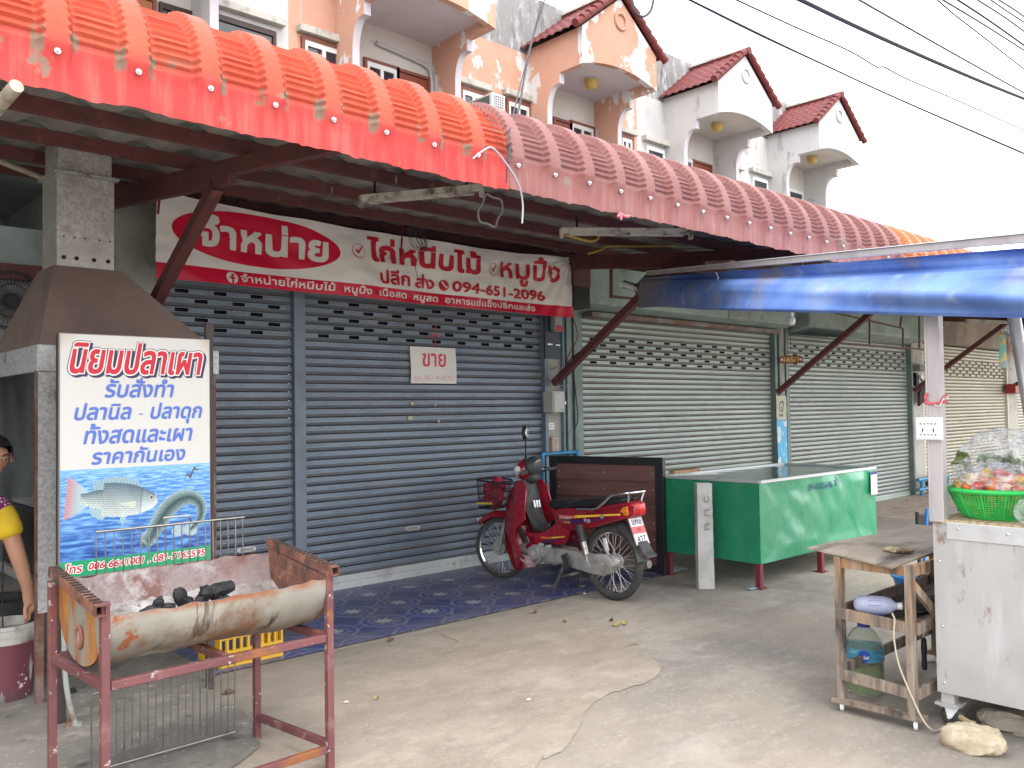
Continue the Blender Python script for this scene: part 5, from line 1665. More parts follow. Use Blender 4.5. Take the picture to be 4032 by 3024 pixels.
# black inner tray, from the steering head down the step-through
tr = MB()
tray = spline([(5.23, .86, 0), (5.185, .74, 0), (5.155, .62, 0), (5.08, .50, 0), (4.99, .455, 0), (4.90, .455, 0), (4.84, .49, 0)], 6)
def tray_fn(u, v):
    k = v * (len(tray) - 1)
    i = min(len(tray) - 2, int(k))
    p = tray[i].lerp(tray[i + 1], k - i)
    b = u * 2 - 1
    wd = .115 - .04 * min(1, v * 1.6)
    return V((BXc + b * wd, p.x - .045 * (1 - b * b) * (1 - v) - .02 * b * b * 0, p.y + .03 * (1 - b * b) * v))
tr.grid(tray_fn, 12, 40)
to = tr.build('inner_tray', m_dplas, t, smooth=60, recalc=False)
vs_ = MB()
for k in range(3):
    vs_.obox((BXc - .03 + .028 * k, 5.118 - .0, .665), (.016, .012, .06), Matrix.Rotation(-.25, 3, 'X'))
vs_.build('slots', m_alu, to)
# lower frame cover with the triangular opening
lc = MB()
low = [(5.16, .32), (5.12, .30), (5.05, .315), (4.96, .385), (4.85, .375), (4.74, .375), (4.69, .42), (4.66, .50), (4.70, .54), (4.80, .55), (4.87, .50), (4.93, .465), (5.04, .445), (5.12, .44), (5.16, .46), (5.15, .41), (5.10, .40), (5.085, .36), (5.13, .345)]
for sx in (-1, 1):
    lc.plate(low, lambda u, v, w_: V((BXc + sx * (.075 + w_ - .03 * max(0, u - 5.0) * -1), u, v)), 0, .03, .008)
lc.build('frame_cover', m_red, t, smooth=40)
# tail body under the seat
tb = MB()
tail = [(4.66, .50), (4.64, .57), (4.66, .64), (4.80, .665), (4.70, .668), (4.55, .672), (4.35, .69), (4.22, .735), (4.06, .765), (4.03, .75), (4.035, .655), (4.10, .632), (4.22, .60), (4.38, .55), (4.48, .525), (4.56, .515)]
tail = [(4.66, .50), (4.78, .50), (4.83, .56), (4.86, .645), (4.70, .672), (4.55, .68), (4.35, .70), (4.22, .745), (4.06, .765), (4.03, .75), (4.035, .655), (4.10, .632), (4.22, .60), (4.38, .55), (4.48, .525), (4.56, .505)]
for sx in (-1, 1):
    def P(u, v, w_):
        c_ = .115 - .062 * max(0, (4.35 - u) / .32) - .03 * max(0, (u - 4.62) / .24) + .018 * sin(min(1, max(0, (v - .5) / .2)) * pi)
        return V((BXc + sx * (w_ * c_ / .1), u, v))
    tb.plate(tail, P, .004, .1, .018)
tb.build('side_cover', m_red, t, smooth=45)
# decals
m_yel = M('yellow_decal', (.72, .42, .05), .4)
m_org = M('orange_decal', (.62, .13, .05), .4)
m_pur = M('purple_decal', (.055, .015, .10), .4)
m_sil = M('silver_decal', (.5, .48, .48), .35)
dec = lambda off: (lambda u, v: V((BXc - (.115 - .062 * max(0, (4.35 - u) / .32) - .03 * max(0, (u - 4.62) / .24) + .018 * sin(min(1, max(0, (v - .5) / .2)) * pi)) - off, u, v)))
for nm, mt, pg, off in (('stripe_decal', m_org, [(4.76, .615), (4.55, .622), (4.55, .605), (4.74, .592)], .003), ('stripe_decal', m_yel, [(4.57, .626), (4.15, .668), (4.15, .655), (4.57, .606)], .0035), ('stripe_decal', m_pur, [(4.66, .575), (4.62, .555), (4.40, .592), (4.26, .632), (4.45, .603), (4.60, .590)], .003)):
    mb = MB(); put_fill(mb, [pg], dec(off), .05); mb.build(nm, mt, t)
flip = lambda y0, z0, off, sh=0: (lambda u, v: dec(off)(y0 - u, z0 + v + u * sh))
mb = MB(); put_text(mb, 'Dream', flip(4.745, .585, .006, .09), x=0, y=0, width=.145, height=.022, bold=.0012, shear=.4); mb.build('lettering', m_sil, t)
mb = MB(); put_text(mb, 'EXCES', flip(4.69, .556, .006, .08), x=0, y=0, width=.075, height=.014, bold=.001, shear=.4); mb.build('lettering', m_yel, t)
mb = MB()
for cy, cz in ((4.455, .602), (4.42, .596)):
    f_ = dec(.006)
    put_fill(mb, [disc2d(20, .011, .011, cy, cz), disc2d(20, .006, .006, cy, cz)], f_)
    for k in range(5):
        a = 2 * pi * k / 5 + .4
        put_fill(mb, [disc2d(8, .0035, .0035, cy + .014 * cos(a), cz + .014 * sin(a))], f_)
mb.build('flower_sticker', m_sil, t)
mb = MB()
lk_ = dec(0)(4.30, .638)
mb.cyl(lk_, lk_ + V((-.006, 0, 0)), .016, n=16)
mb.build('seat_lock', m_alu_d, t)
lowf = lambda off: (lambda u, v: V((BXc - .107 - off, u, v)))
for mt, pg in ((m_org, [(4.97, .425), (4.85, .428), (4.85, .415), (4.965, .405)]), (m_yel, [(4.86, .43), (4.70, .452), (4.70, .444), (4.86, .415)]), (m_pur, [(4.94, .388), (4.90, .378), (4.74, .425), (4.90, .405)])):
    mb = MB(); put_fill(mb, [pg], lowf(.003), .05); mb.build('stripe_decal', mt, t)
# seat
se = MB()
sl = [(4.90, .655, .716, .085), (4.86, .645, .728, .10), (4.78, .645, .722, .105), (4.68, .655, .712, .105), (4.60, .668, .735, .11), (4.50, .675, .757, .112), (4.36, .69, .772, .112), (4.24, .715, .785, .105), (4.15, .74, .79, .09), (4.11, .752, .785, .07)]
def seat(u, v):
    k = u * (len(sl) - 1)
    i = min(len(sl) - 2, int(k))
    a = [x + (y - x) * (k - i) for x, y in zip(sl[i], sl[i + 1])]
    th = 2 * pi * v
    s_, c_ = sin(th), cos(th)
    m_ = (a[1] + a[2]) / 2
    e = lambda q: math.copysign(abs(q) ** .6, q)
    tp = 1 if 0 < u < 1 else .2
    return V((BXc + a[3] * e(c_) * tp, a[0], m_ + (a[2] - a[1]) / 2 * e(s_) * tp))
se.grid(seat, 40, 24, False, True)
se.build('seat', m_seat, t, smooth=60)
gr = MB()
for sx in (-1, 1):
    gr.tube(spline([(BXc + sx * .12, 4.56, .672), (BXc + sx * .125, 4.45, .682), (BXc + sx * .125, 4.36, .692), (BXc + sx * .125, 4.29, .735), (BXc + sx * .12, 4.20, .80), (BXc + sx * .11, 4.10, .822), (BXc + sx * .08, 4.065, .825)] + ([] if sx > 0 else [(BXc, 4.06, .825)]), 6), .010, 10)
gr.tube([(BXc + .09, 4.065, .825), (BXc, 4.06, .825)], .010, 10)
for sx in (-1, 1):
    gr.tube([(BXc + sx * .09, 4.068, .823), (BXc + sx * .075, 4.085, .755)], .009, 8)
gr.build('grab_rail', m_chrome, t, smooth=60)
# tail lamp
m_lr = M('red_lens', (.55, .012, .012), .12, spec=.8, layers=[((.42, .01, .012), 60, .45, .6, {'st': (1, .2, 1)})])
m_lo = M('amber_lens', (.70, .24, .015), .12, spec=.8, layers=[((.5, .15, .01), 60, .45, .6, {'st': (1, .2, 1)})])
tl = MB()
tl.plate([(4.13, .725), (4.06, .745), (4.02, .742), (4.005, .70), (4.02, .662), (4.08, .66)], lambda u, v, w_: V((BXc + w_ * (1 - .6 * max(0, (4.06 - u) / .06)), u, v)), -.074, .074, .012)
tl.build('tail_light', m_lr, t, smooth=40)
for sx in (-1, 1):
    tl = MB()
    tl.plate([(4.185, .655), (4.14, .715), (4.095, .725), (4.085, .66), (4.12, .648)], lambda u, v, w_: V((BXc + sx * w_, u, v)), .04, .082, .01)
    tl.build('indicator', m_lo, t, smooth=40)
# number plate
pl = MB()
PC = V((BXc - .0, 4.055, .54))
ptilt = Matrix.Rotation(radians(-24), 3, 'X') @ Matrix.Identity(3)
def PP(u, v, w_): # plate faces backwards (-Y)
    return PC + Matrix.Rotation(radians(-22), 3, 'X') @ V((u, -w_, v))
pl.plate([(-.082, -.108), (.082, -.108), (.082, .108), (-.082, .108)], PP, 0, .004)
po = pl.build('number_plate', M('brown_plate_frame', (.14, .06, .055), .5), t)
m_pw = M('plate_white', (.74, .74, .74), .4)
for z0, z1, mt, nm in ((.036, .098, m_pw, 'upper_plate'), (-.014, .034, M('red_sticker', (.62, .10, .10), .4), 'plate_sticker'), (-.098, -.018, m_pw, 'lower_plate')):
    q = MB(); q.plate([(-.072, z0), (.072, z0), (.072, z1), (-.072, z1)], PP, .0042, .006); q.build(nm, mt, po)
for s, y, w_, h_ in (('ขกข', .048, .11, .036), ('427', -.086, .095, .05)):
    q = MB(); put_text(q, s, lambda u, v: PP(u, v, .0075), cx=0, y=y, width=w_, height=h_, bold=.0014); q.build('plate_lettering', m_text_navy, po)
q = MB(); put_text(q, 'ลพ', lambda u, v: PP(u, v, .0075), cx=0, y=-.003, width=.045, height=.026); q.build('plate_lettering', M('dull_red_letters', (.30, .03, .05), .5), po)
# rear mudguard and flap
mg = MB()
mg.grid(guard(.316, radians(100), radians(172), .062, 0, lambda x, y, z: RW + V((x, y, z))), 30, 12)
mg.build('rear_mudguard', m_dplas, t, smooth=60, recalc=False)
mg = MB()
mg.plate([(4.02, .47), (3.965, .40), (3.935, .375), (3.93, .365), (3.96, .36), (4.0, .372), (4.035, .43)], lambda u, v, w_: V((BXc + w_, u, v)), -.06, .06, .006)
mg.build('mud_flap', m_dplas, t)
# shock absorbers
for sx in (-1, 1):
    s = MB()
    x = BXc + sx * .118
    s.tube([(x, 4.535, .555), (x, 4.50, .43)], [.036, .03], 14)
    so_ = s.build('shock_absorber', m_dplas, t, smooth=50)
    s = MB()
    s.tube([(x, 4.505, .445), (x, 4.47, .335)], [.026, .024], 14)
    s.build('spring_sleeve', M('rusty_chrome', (.42, .40, .38), .35, .7, layers=[((.22, .09, .04), 9, .5, .62)]), so_, smooth=50)
    s = MB()
    s.tube([(x, 4.475, .345), (x, 4.455, .27)], [.015, .013], 10)
    s.cyl((x - .016, 4.452, .262), (x + .016, 4.452, .262), .022, n=14)
    s.build('shock_eye', m_alu_d, so_, smooth=50)
# chain case (left) and swing arm (right)
cc = MB()
case = [(4.84, .325), (4.78, .352), (4.60, .35), (4.42, .345), (4.30, .355), (4.235, .325), (4.215, .28), (4.235, .225), (4.30, .195), (4.40, .195), (4.60, .215), (4.75, .235), (4.84, .25)]
cc.plate(case, YZ, BXc - .125, BXc - .075, .01)
cc.cyl((BXc - .132, 4.30, .275), (BXc - .12, 4.30, .275), .05, .045, 20)
co_ = cc.build('chain_case', m_alu_d, t, smooth=40)
cc = MB()
cc.cyl((BXc - .128, 4.655, .235), (BXc - .124, 4.655, .235), .018, n=14)
cc.build('plug_hole', m_void, co_)
cc = MB()
cc.bar((BXc - .10, 4.83, .29), (BXc - .118, 4.34, .272), .025, .04)
cc.bar((BXc + .11, 4.83, .29), (BXc + .118, 4.30, .272), .025, .04)
cc.cyl((BXc - .145, 4.305, .283), (BXc - .11, 4.305, .283), .012, n=8)
cc.build('swing_arm', m_alu_d, t)
ex = MB()
ex.tube([(BXc + .15, 4.95, .2), (BXc + .16, 4.6, .225), (BXc + .165, 4.5, .24), (BXc + .165, 4.13, .268), (BXc + .165, 4.09, .272)], [.018, .02, .040, .042, .030], 14)
ex.build('exhaust', M('tarnished_chrome', (.25, .235, .215), .4, .5, layers=[((.13, .11, .09), 8, .5, .7)]), t, smooth=50)
# engine
en = MB()
en.cyl((BXc - .115, 5.03, .275), (BXc + .10, 5.03, .275), .078, n=28)
en.cyl((BXc - .135, 5.04, .285), (BXc - .10, 5.04, .285), .058, .066, 28)
en.plate([(5.10, .30), (5.04, .355), (4.86, .335), (4.76, .335), (4.72, .30), (4.74, .235), (4.82, .205), (4.96, .20), (5.06, .21)], YZ, BXc - .10, BXc + .10, .015)
en.plate([(4.90, .30), (4.80, .325), (4.68, .30), (4.67, .255), (4.78, .225), (4.88, .23)], YZ, BXc - .135, BXc - .10, .012)
eo = en.build('engine', m_alu_d, t, smooth=40)
en = MB()
for k in range(6):
    en.plate([(5.12 + .02 * k, .24), (5.125 + .02 * k, .24), (5.125 + .02 * k, .34), (5.12 + .02 * k, .34)], YZ, BXc - .07, BXc + .07)
en.cyl((BXc - .05, 5.10, .29), (BXc - .05, 5.25, .29), .045, n=16)
en.build('cylinder', m_alu_d, eo)
en = MB()
en.cyl((BXc - .14, 5.04, .285), (BXc - .135, 5.04, .285), .022, n=16)
en.cyl((BXc - .115, 4.98, .355), (BXc - .08, 4.98, .355), .016, n=10)
en.cyl((BXc - .11, 4.90, .35), (BXc - .07, 4.90, .35), .014, n=10)
en.build('casting_caps', m_alu, eo)
cb = MB()
cb.box(BXc - .06, BXc + .04, 5.02, 5.13, .36, .43)
cb.tube([(BXc - .03, 5.08, .43), (BXc - .02, 5.16, .50), (BXc, 5.2, .56)], .02, 8)
cb.build('carburettor', m_dplas, t)
# pegs, gear lever, centre stand
pg = MB()
pg.tube([(BXc - .08, 4.86, .20), (BXc - .20, 4.86, .215)], .012, 8)
pg.obox((BXc - .225, 4.86, .217), (.07, .035, .022))
pg.build('foot_peg', m_dplas, t)
pg = MB()
pg.tube([(BXc - .13, 4.66, .26), (BXc - .20, 4.615, .275)], .010, 8)
pg.obox((BXc - .20, 4.60, .285), (.028, .055, .105), Matrix.Rotation(-.45, 3, 'X'))
pg.build('pillion_peg', m_dplas, t)
pg = MB()
pg.tube(spline([(BXc - .12, 4.93, .22), (BXc - .15, 4.97, .195), (BXc - .155, 5.08, .20), (BXc - .16, 5.17, .235)], 5), .008, 8)
pg.cyl((BXc - .185, 5.17, .237), (BXc - .145, 5.17, .237), .010, n=10)
pg.build('gear_lever', m_alu_d, t)
pg = MB()
for sx in (-1, 1):
    pg.tube([(BXc + sx * .085, 4.74, .22), (BXc + sx * .12, 4.765, .12), (BXc + sx * .15, 4.80, .012)], [.016, .014, .013], 8)
    pg.obox((BXc + sx * .16, 4.80, .008), (.075, .04, .014))
pg.tube([(BXc - .115, 4.757, .13), (BXc + .115, 4.757, .13)], .013, 8)
pg.build('centre_stand', M('worn_black_steel', (.05, .05, .05), .6, layers=[((.28, .26, .23), 7, .48, .66)]), t)
# handlebar cover, headlamp, mirror, grips (turned with the fork)
HC = V((BXc, 5.20, .955))
def hb(x, y, z): return HC + ST @ V((x, y, z))
hd = MB()
R3 = ST
hd.ell(hb(0, .02, -.01), (.125, .085, .095), 20, 14, R3)
hd.build('handlebar_cover', m_red, t, smooth=180)
hd = MB()
hd.ell(hb(0, -.035, .015), (.115, .065, .085), 20, 14, R3)
hd.ell(hb(0, -.03, -.075), (.075, .06, .05), 16, 10, R3)
hd.build('instrument_cover', m_dplas, t, smooth=180)
hd = MB()
hd.ell(hb(-.01, .075, -.02), (.085, .055, .072), 20, 14, R3)
hd.build('headlight', M('headlamp_glass', (.45, .45, .43), .12, spec=.9, layers=[((.6, .6, .6), 30, .5, .7, {'st': (2, .3, .3)})]), t, smooth=180)
hd = MB()
hd.ell(hb(-.02, -.085, .045), (.06, .018, .04), 16, 10, R3 @ Matrix.Rotation(.5, 3, 'X'))
hd.build('speedometer', M('meter_glass', (.16, .15, .14), .12, spec=.9), t, smooth=180)
for sx in (-1, 1):
    wk = MB()
    wk.ell(hb(sx * .125, .045, -.01), (.035, .03, .038), 14, 10, R3)
    wk.build('indicator', m_lo if sx > 0 else M('clear_lens', (.5, .5, .48), .15), t, smooth=180)
    h = MB()
    h.tube([hb(sx * .09, -.03, -.02), hb(sx * .17, -.055, -.02)], .013, 8)
    h.build('handlebar', m_chrome, t)
    h = MB()
    h.tube([hb(sx * .165, -.052, -.02), hb(sx * .17, -.055, -.02), hb(sx * .285, -.095, -.015), hb(sx * .29, -.097, -.015)], [.022, .017, .017, .021], 12)
    h.cyl(hb(sx * .29, -.097, -.015), hb(sx * .30, -.10, -.015), .016, n=12)
    h.build('grip', m_dplas, t, smooth=40)
    h = MB()
    h.tube([hb(sx * .13, .0, -.015), hb(sx * .2, .0, -.02), hb(sx * .28, -.045, -.02)], .006, 6)
    h.build('brake_lever', m_alu_d, t)
mr = MB()
mr.tube(spline([hb(-.10, -.02, .05), hb(-.105, -.025, .12), hb(-.115, -.03, .20), hb(-.12, -.03, .26)], 5), [.010] * 6 + [.006] * 10, 8)
mo_ = mr.build('mirror', m_black, t)
mc = hb(-.125, -.03, .30)
mr = MB().ell(mc, (.048, .022, .062), 18, 12, Matrix.Rotation(.55, 3, 'Z') @ Matrix.Rotation(.12, 3, 'Y'))
mr.build('mirror_shell', m_black, mo_, smooth=180)
mr = MB()
Rm = Matrix.Rotation(.55, 3, 'Z') @ Matrix.Rotation(.12, 3, 'Y')
mr.plate([(.042 * cos(a), .056 * sin(a)) for a in [2 * pi * k / 28 for k in range(28)]], lambda u, v, w_: mc + Rm @ V((u, -.016 - w_, v)), 0, .006, .002)
mr.build('mirror_glass', M('mirror_glass', (.75, .76, .78), .04, 1.0), mo_)
# front basket
bk = MB()
BC = V((BXc - .0, 5.66, .60))
BT = Matrix.Rotation(.22, 3, 'Z')
def bpt(a, h): # rounded rectangle, wider at the top
    k = .80 + .20 * h
    e = lambda q: math.copysign(abs(q) ** .45, q)
    return BC + BT @ V((.15 * k * e(cos(a)), .115 * k * e(sin(a)) - .015 * h, .235 * h + .012 * sin(a) * h))
nA = 56
for j in range(nA):
    a = 2 * pi * j / nA
    bk.tube([bpt(a, 0), bpt(a, .5), bpt(a, 1)], .0016, 4, caps=False)
for k in range(15):
    bk.tube([bpt(2 * pi * j / 40, k / 14) for j in range(40)], .0015 if 0 < k < 14 else .007, 4 if 0 < k < 14 else 8, True)
for j in range(8):
    bk.tube([BC + BT @ V((-.1 + .028 * j, -.085, 0)), BC + BT @ V((-.1 + .028 * j, .085, 0))], .0018, 4)
bko = bk.build('basket', m_black, t)
bb = MB().tube([BC + BT @ V((-.125, -.075, .045)), BC + BT @ V((-.13, .08, .04))], .009, 8)
bb.build('yellow_strap', M('yellow_strap', (.48, .38, .05), .6), bko)
cl_ = MB()
cl_.ell(BC + BT @ V((0, -.01, .085)), (.105, .075, .095), 26, 16, BT, .35, 5, 2.6)
cl_.ell(BC + BT @ V((.02, -.045, .20)), (.085, .05, .055), 22, 14, BT @ Matrix.Rotation(.5, 3, 'Y'), .45, 9, 2.8)
cl_.ell(BC + BT @ V((-.03, .03, .165)), (.06, .045, .05), 18, 12, BT, .5, 12, 2.8)
tag(cl_.build('red_cloth', M('crimson_cloth', (.42, .03, .075), .8, layers=[((.24, .015, .045), 14, .45, .65)], bump=(40, .5)), smooth=50), 'crumpled crimson cloth stuffed in the front basket of the motorbike', 'cloth')
# ================================================================ green bin
t = thing('green_bin', 'long green sheet covered bin on dark red legs in front of the pale green shutters', 'bin', (7.1, 4.2, 0))
m_gr = M('green_sheet', (.018, .235, .115), .26, layers=[((.022, .26, .13), 2, .45, .7), ((.012, .19, .09), 5, .55, .8), ((.03, .22, .12), 17, .66, .8, {'a': .5})], spec=.9, rough_var=.06)
gx0, gx1, gy0, gy1, gz0, gz1 = 6.07, 8.11, 3.70, 4.65, .198, .845
g = MB()
def dent(u, v):
    x = gx0 + (gx1 - gx0) * u
    z = gz0 + (gz1 - gz0) * v
    e = min(1, 6 * v, 6 * (1 - v), 8 * u, 8 * (1 - u))
    d = .034 * noise.noise(V((x * 2.6, z * 1.9, 7))) + .022 * noise.noise(V((x * 5.5 + z * 3, z * 3.0, 2))) + .003 * noise.noise(V((x * 16, z * 9, 5)))
    return V((x, gy0 - max(-.012, d) * e, z))
g.grid(dent, 120, 40)
g.build('long_side', m_gr, t, smooth=180, recalc=False)
g = MB()
g.grid(lambda u, v: V((gx0 + .004 * noise.noise(V((u * 4, v * 3, 1))), gy1 - (gy1 - gy0) * u, gz0 + (gz1 - gz0) * v)), 30, 12)
g.box(gx0 + .01, gx1, gy0 + .02, gy1 - .002, gz0, gz1 - .03)
g.build('body', m_gr, t)
g = MB()
g.grid(lambda u, v: V((gx0 + (gx1 - gx0) * u, gy0 + (gy1 - gy0) * v, gz1 - .004 + .004 * noise.noise(V((u * 7, v * 4, 3))))), 60, 30)
g.build('lid', M('dark_green_lid', (.018, .075, .05), .12, spec=.7, layers=[((.03, .10, .075), 3, .45, .7), ((.12, .14, .13), 12, .64, .8, {'a': .5})], rough_var=.06), t, smooth=180)
g = MB()
for p, q in (((gx0, gy0, gz1), (gx1, gy0, gz1)), ((gx0, gy0, gz1), (gx0, gy1, gz1)), ((gx1, gy0, gz1), (gx1, gy1, gz1)), ((gx0, gy1, gz1), (gx1, gy1, gz1))):
    g.bar(p, q, .03, .022)
g.build('edge_trim', M('grey_trim', (.50, .52, .52), .4, .3), t)
for x, y in ((6.10, 3.735), (7.06, 3.72), (8.07, 3.735), (6.10, 4.61), (7.06, 4.62), (8.07, 4.61)):
    l = MB().bar((x, y, .0), (x, y, gz0 + .02), .045, .045)
    l.obox((x, y, .004), (.09, .09, .008))
    l.build('leg', M('dark_red_leg', (.17, .022, .032), .5, layers=[((.10, .02, .025), 5, .5, .7)]), t)
m_pen = M('blue_marker', (.02, .055, .16), .6)
def binp(x, z):
    p = dent((x - gx0) / (gx1 - gx0), (z - gz0) / (gz1 - gz0))
    return V((p.x, p.y - .004, p.z))
g = MB()
put_text(g, '094-6505646', lambda u, v: binp(6.83 + u, .715 + v + .012 * u), x=0, y=0, width=.40, height=.058, shear=.05, steiner=.03)
put_text(g, 'ฟ้า', lambda u, v: binp(7.27 + u, .728 + v), x=0, y=0, width=.10, height=.085, steiner=.03)
g.build('handwriting', m_pen, t)
pb = MB().box(7.965, 8.09, gy0 - .026, gy0 - .022, .60, .815).build('paper_sticker', M('white_paper', (.74, .71, .67)), t)
MB().box(7.965, 8.09, gy0 - .029, gy0 - .0262, .785, .815).build('blue_heading', M('navy_print', (.03, .06, .2)), pb)
o = MB().bar((6.14, 4.60, .878), (6.52, 4.60, .878), .06, .024).build('wood_offcut', m_wood)
tag(o, 'short pale wooden board lying on the corner of the green bin', 'board')
# stone post
Rz = Matrix.Rotation(radians(-38), 3, 'Z')
g = MB()
pc = V((5.83, 4.06, 0))
def post_pt(u, v):
    a = u * 4
    k = int(a) % 4
    f = a - int(a)
    c = [(-.065, -.04), (.065, -.04), (.065, .04), (-.065, .04)]
    p, q = c[k], c[(k + 1) % 4]
    n_ = .004 * noise.noise(V((u * 11, v * 14, 3)))
    tp = 1 - .08 * v
    return pc + Rz @ V(((p[0] + (q[0] - p[0]) * f) * tp * (1 + n_ * 10), (p[1] + (q[1] - p[1]) * f) * tp * (1 + n_ * 10), .835 * v))
g.grid(post_pt, 24, 30, cu=True)
g.obox(pc + V((0, 0, .80)), (.115, .07, .062), Rz)
po = g.build('stone_post', M('grey_white_stone', (.47, .46, .44), .85, layers=[((.34, .33, .31), 6, .45, .7), ((.22, .21, .2), 12, .62, .8), ((.56, .55, .53), 9, .6, .8)], bump=(35, .4)), smooth=35)
tag(po, 'grey white stone post with faint carved letters, standing by the green bin', 'post')
g = MB()
put_text(g, 'ว ท ศ', lambda u, v: pc + Rz @ V((.034 - v, -.0415, .73 - u)), x=0, y=0, width=.27, height=.042, bold=.002)
g.build('carved_letters', M('carved_shade', (.24, .235, .23), .9), po)

# framed wooden panel standing crosswise
A, B = V((6.035, 4.60, 0)), V((5.755, 5.70, 0))
ax = (B - A).normalized()
nx_ = V((-ax.y, ax.x, 0))
L = (B - A).length
PF = lambda u, v, w_: A + ax * u + nx_ * w_ + V((0, 0, v))
t = thing('wooden_panel', 'black framed panel of red brown boards standing behind the motorbike', 'panel', tuple((A + B) / 2))
f = MB()
for a, b, c, d in ((0, .075, 0.0, 1.01), (L - .075, L, 0.0, 1.01), (.075, L - .075, .945, 1.01), (.075, L - .075, .02, .085)):
    f.plate([(a, c), (b, c), (b, d), (a, d)], PF, -.03, .03)
f.build('frame', m_black, t, bevel=.003)
m_brd = M('red_brown_board', (.135, .062, .052), .7, layers=[((.105, .045, .038), 3, .45, .7, {'st': (1, 1, 6)}), ((.165, .085, .075), 6, .55, .8, {'st': (.4, .4, 4)})], bump=(60, .2, (.4, .4, 2)))
n = 6
for k in range(n):
    z0 = .085 + (.86 / n) * k
    z1 = z0 + .86 / n + .008
    b = MB()
    c = [PF(.075, z0, .026), PF(L - .075, z0, .026), PF(L - .075, z1, .006), PF(.075, z1, .006), PF(.075, z0, -.01), PF(L - .075, z0, -.01), PF(L - .075, z1, -.012), PF(.075, z1, -.012)]
    i = b.add(c)
    for q in ((0, 1, 2, 3), (7, 6, 5, 4), (0, 4, 5, 1), (3, 2, 6, 7), (0, 3, 7, 4), (1, 5, 6, 2)):
        b.f.append(q)
    kk = 1 + .16 * ((k * 7) % 3 - 1)
    b.build('board', M('red_brown_board_%s' % ['dark', 'plain', 'light'][(k * 7) % 3], (.135 * kk, .062 * kk, .052 * kk), .7, layers=[((.105 * kk, .045 * kk, .038 * kk), 3, .45, .7, {'st': (1, 1, 6)}), ((.17 * kk, .09 * kk, .08 * kk), 6, .55, .8, {'st': (.4, .4, 4)})], bump=(60, .2, (.4, .4, 2))), t)
s = MB()
for k in range(n):
    for u in (.10, L / 2, L - .10):
        p = PF(u, .155 + (.86 / n) * k, .0165)
        s.cyl(p, p + nx_ * .004, .005, n=8)
s.build('nail_heads', m_alu, t)

# ================================================================ things on the pillar beside the slate shutter
t = thing('electric_meter', 'black meter board with a small electric meter under the banner corner', 'meter', (6.18, 6.08, 1.95))
MB().box(6.085, 6.285, 6.075, 6.098, 1.948, 2.40).build('board', M('slate_board', (.035, .05, .065), .5), t)
MB().box(6.15, 6.27, 6.0, 6.075, 2.215, 2.40).build('meter_case', M('meter_grey', (.30, .29, .28), .4), t, bevel=.02)
MB().box(6.175, 6.255, 5.995, 6.0, 2.225, 2.28).build('red_label', m_text_red, t)
MB().box(6.10, 6.17, 6.055, 6.075, 2.085, 2.098).build('terminal', m_alu, t)
MB().box(6.215, 6.28, 6.055, 6.075, 2.08, 2.093).build('terminal', m_alu, t)
t = thing('fuse_box', 'pale grey fuse box on the pillar below the foot of the steel brace', 'fuse box', (6.15, 5.97, 1.41))
fb = MB().box(6.065, 6.235, 5.965, 6.098, 1.41, 1.62).build('case', M('pale_grey_enamel', (.44, .435, .40), .45, layers=[((.36, .35, .32), 6, .5, .75)]), t, bevel=.006)
MB().box(6.08, 6.225, 5.955, 5.965, 1.42, 1.61).build('door', M('pale_grey_enamel', (.5, .5, .46)), t, bevel=.004)
MB().box(6.222, 6.235, 5.945, 5.958, 1.49, 1.52).build('latch', m_alu, t)
MB().box(6.17, 6.215, 5.952, 5.955, 1.435, 1.445).build('maker_plate', m_conc_grey, t)
o = MB().box(6.135, 6.215, 6.094, 6.098, 1.24, 1.305).build('sticker', m_white_plastic)
tag(o, 'small white printed sticker on the pillar under the fuse box', 'sticker')
g = MB()
for z in (1.287, 1.27, 1.255):
    g.box(6.145, 6.145 + .06 - (1.287 - z) * .3, 6.0925, 6.0938, z, z + .006)
g.build('print_lines', M('grey_print', (.3, .3, .3)), o)
t = thing('switch_box', 'small beige switch box with red writing, above the blue pipe elbow', 'switch box', (6.2, 6.09, 1.02))
MB().box(6.15, 6.245, 6.06, 6.098, 1.02, 1.165).build('case', M('beige_plastic', (.46, .37, .29), .5), t, bevel=.008)
MB().box(6.168, 6.225, 6.055, 6.06, 1.035, 1.055).build('slot', m_conc_grey, t)
g = MB()
put_text(g, 'รวมง', lambda u, v: V((6.165 + u, 6.058, 1.115 + v)), x=0, y=0, width=.05, height=.024)
put_text(g, 'ไฟฟ', lambda u, v: V((6.17 + u, 6.058, 1.08 + v)), x=0, y=0, width=.04, height=.024)
g.build('writing', m_text_red, t)
m_bpipe = M('blue_pvc', (.035, .22, .42), .35, layers=[((.10, .2, .27), 7, .55, .75)])
t = thing('water_pipe', 'blue plastic water pipe running up the pillar with an elbow to the left', 'pipe', (6.33, 6.08, 0))
MB().cyl((6.335, 6.075, 0), (6.335, 6.075, 2.45), .018, n=12).build('riser', M('grey_blue_pvc', (.11, .20, .27), .4), t, smooth=60)
g = MB()
g.tube(spline([(5.98, 6.03, 0.62), (5.98, 6.03, .98), (5.995, 6.03, 1.0), (6.02, 6.03, 1.002), (6.46, 6.03, 1.002), (6.478, 6.03, .99), (6.48, 6.03, .95)], 5), .019, 12)
g.cyl((6.44, 6.03, 1.002), (6.485, 6.03, 1.002), .024, n=12)
g.cyl((6.48, 6.03, .93), (6.48, 6.03, 1.01), .024, n=12)
g.build('branch', m_bpipe, t, smooth=50)
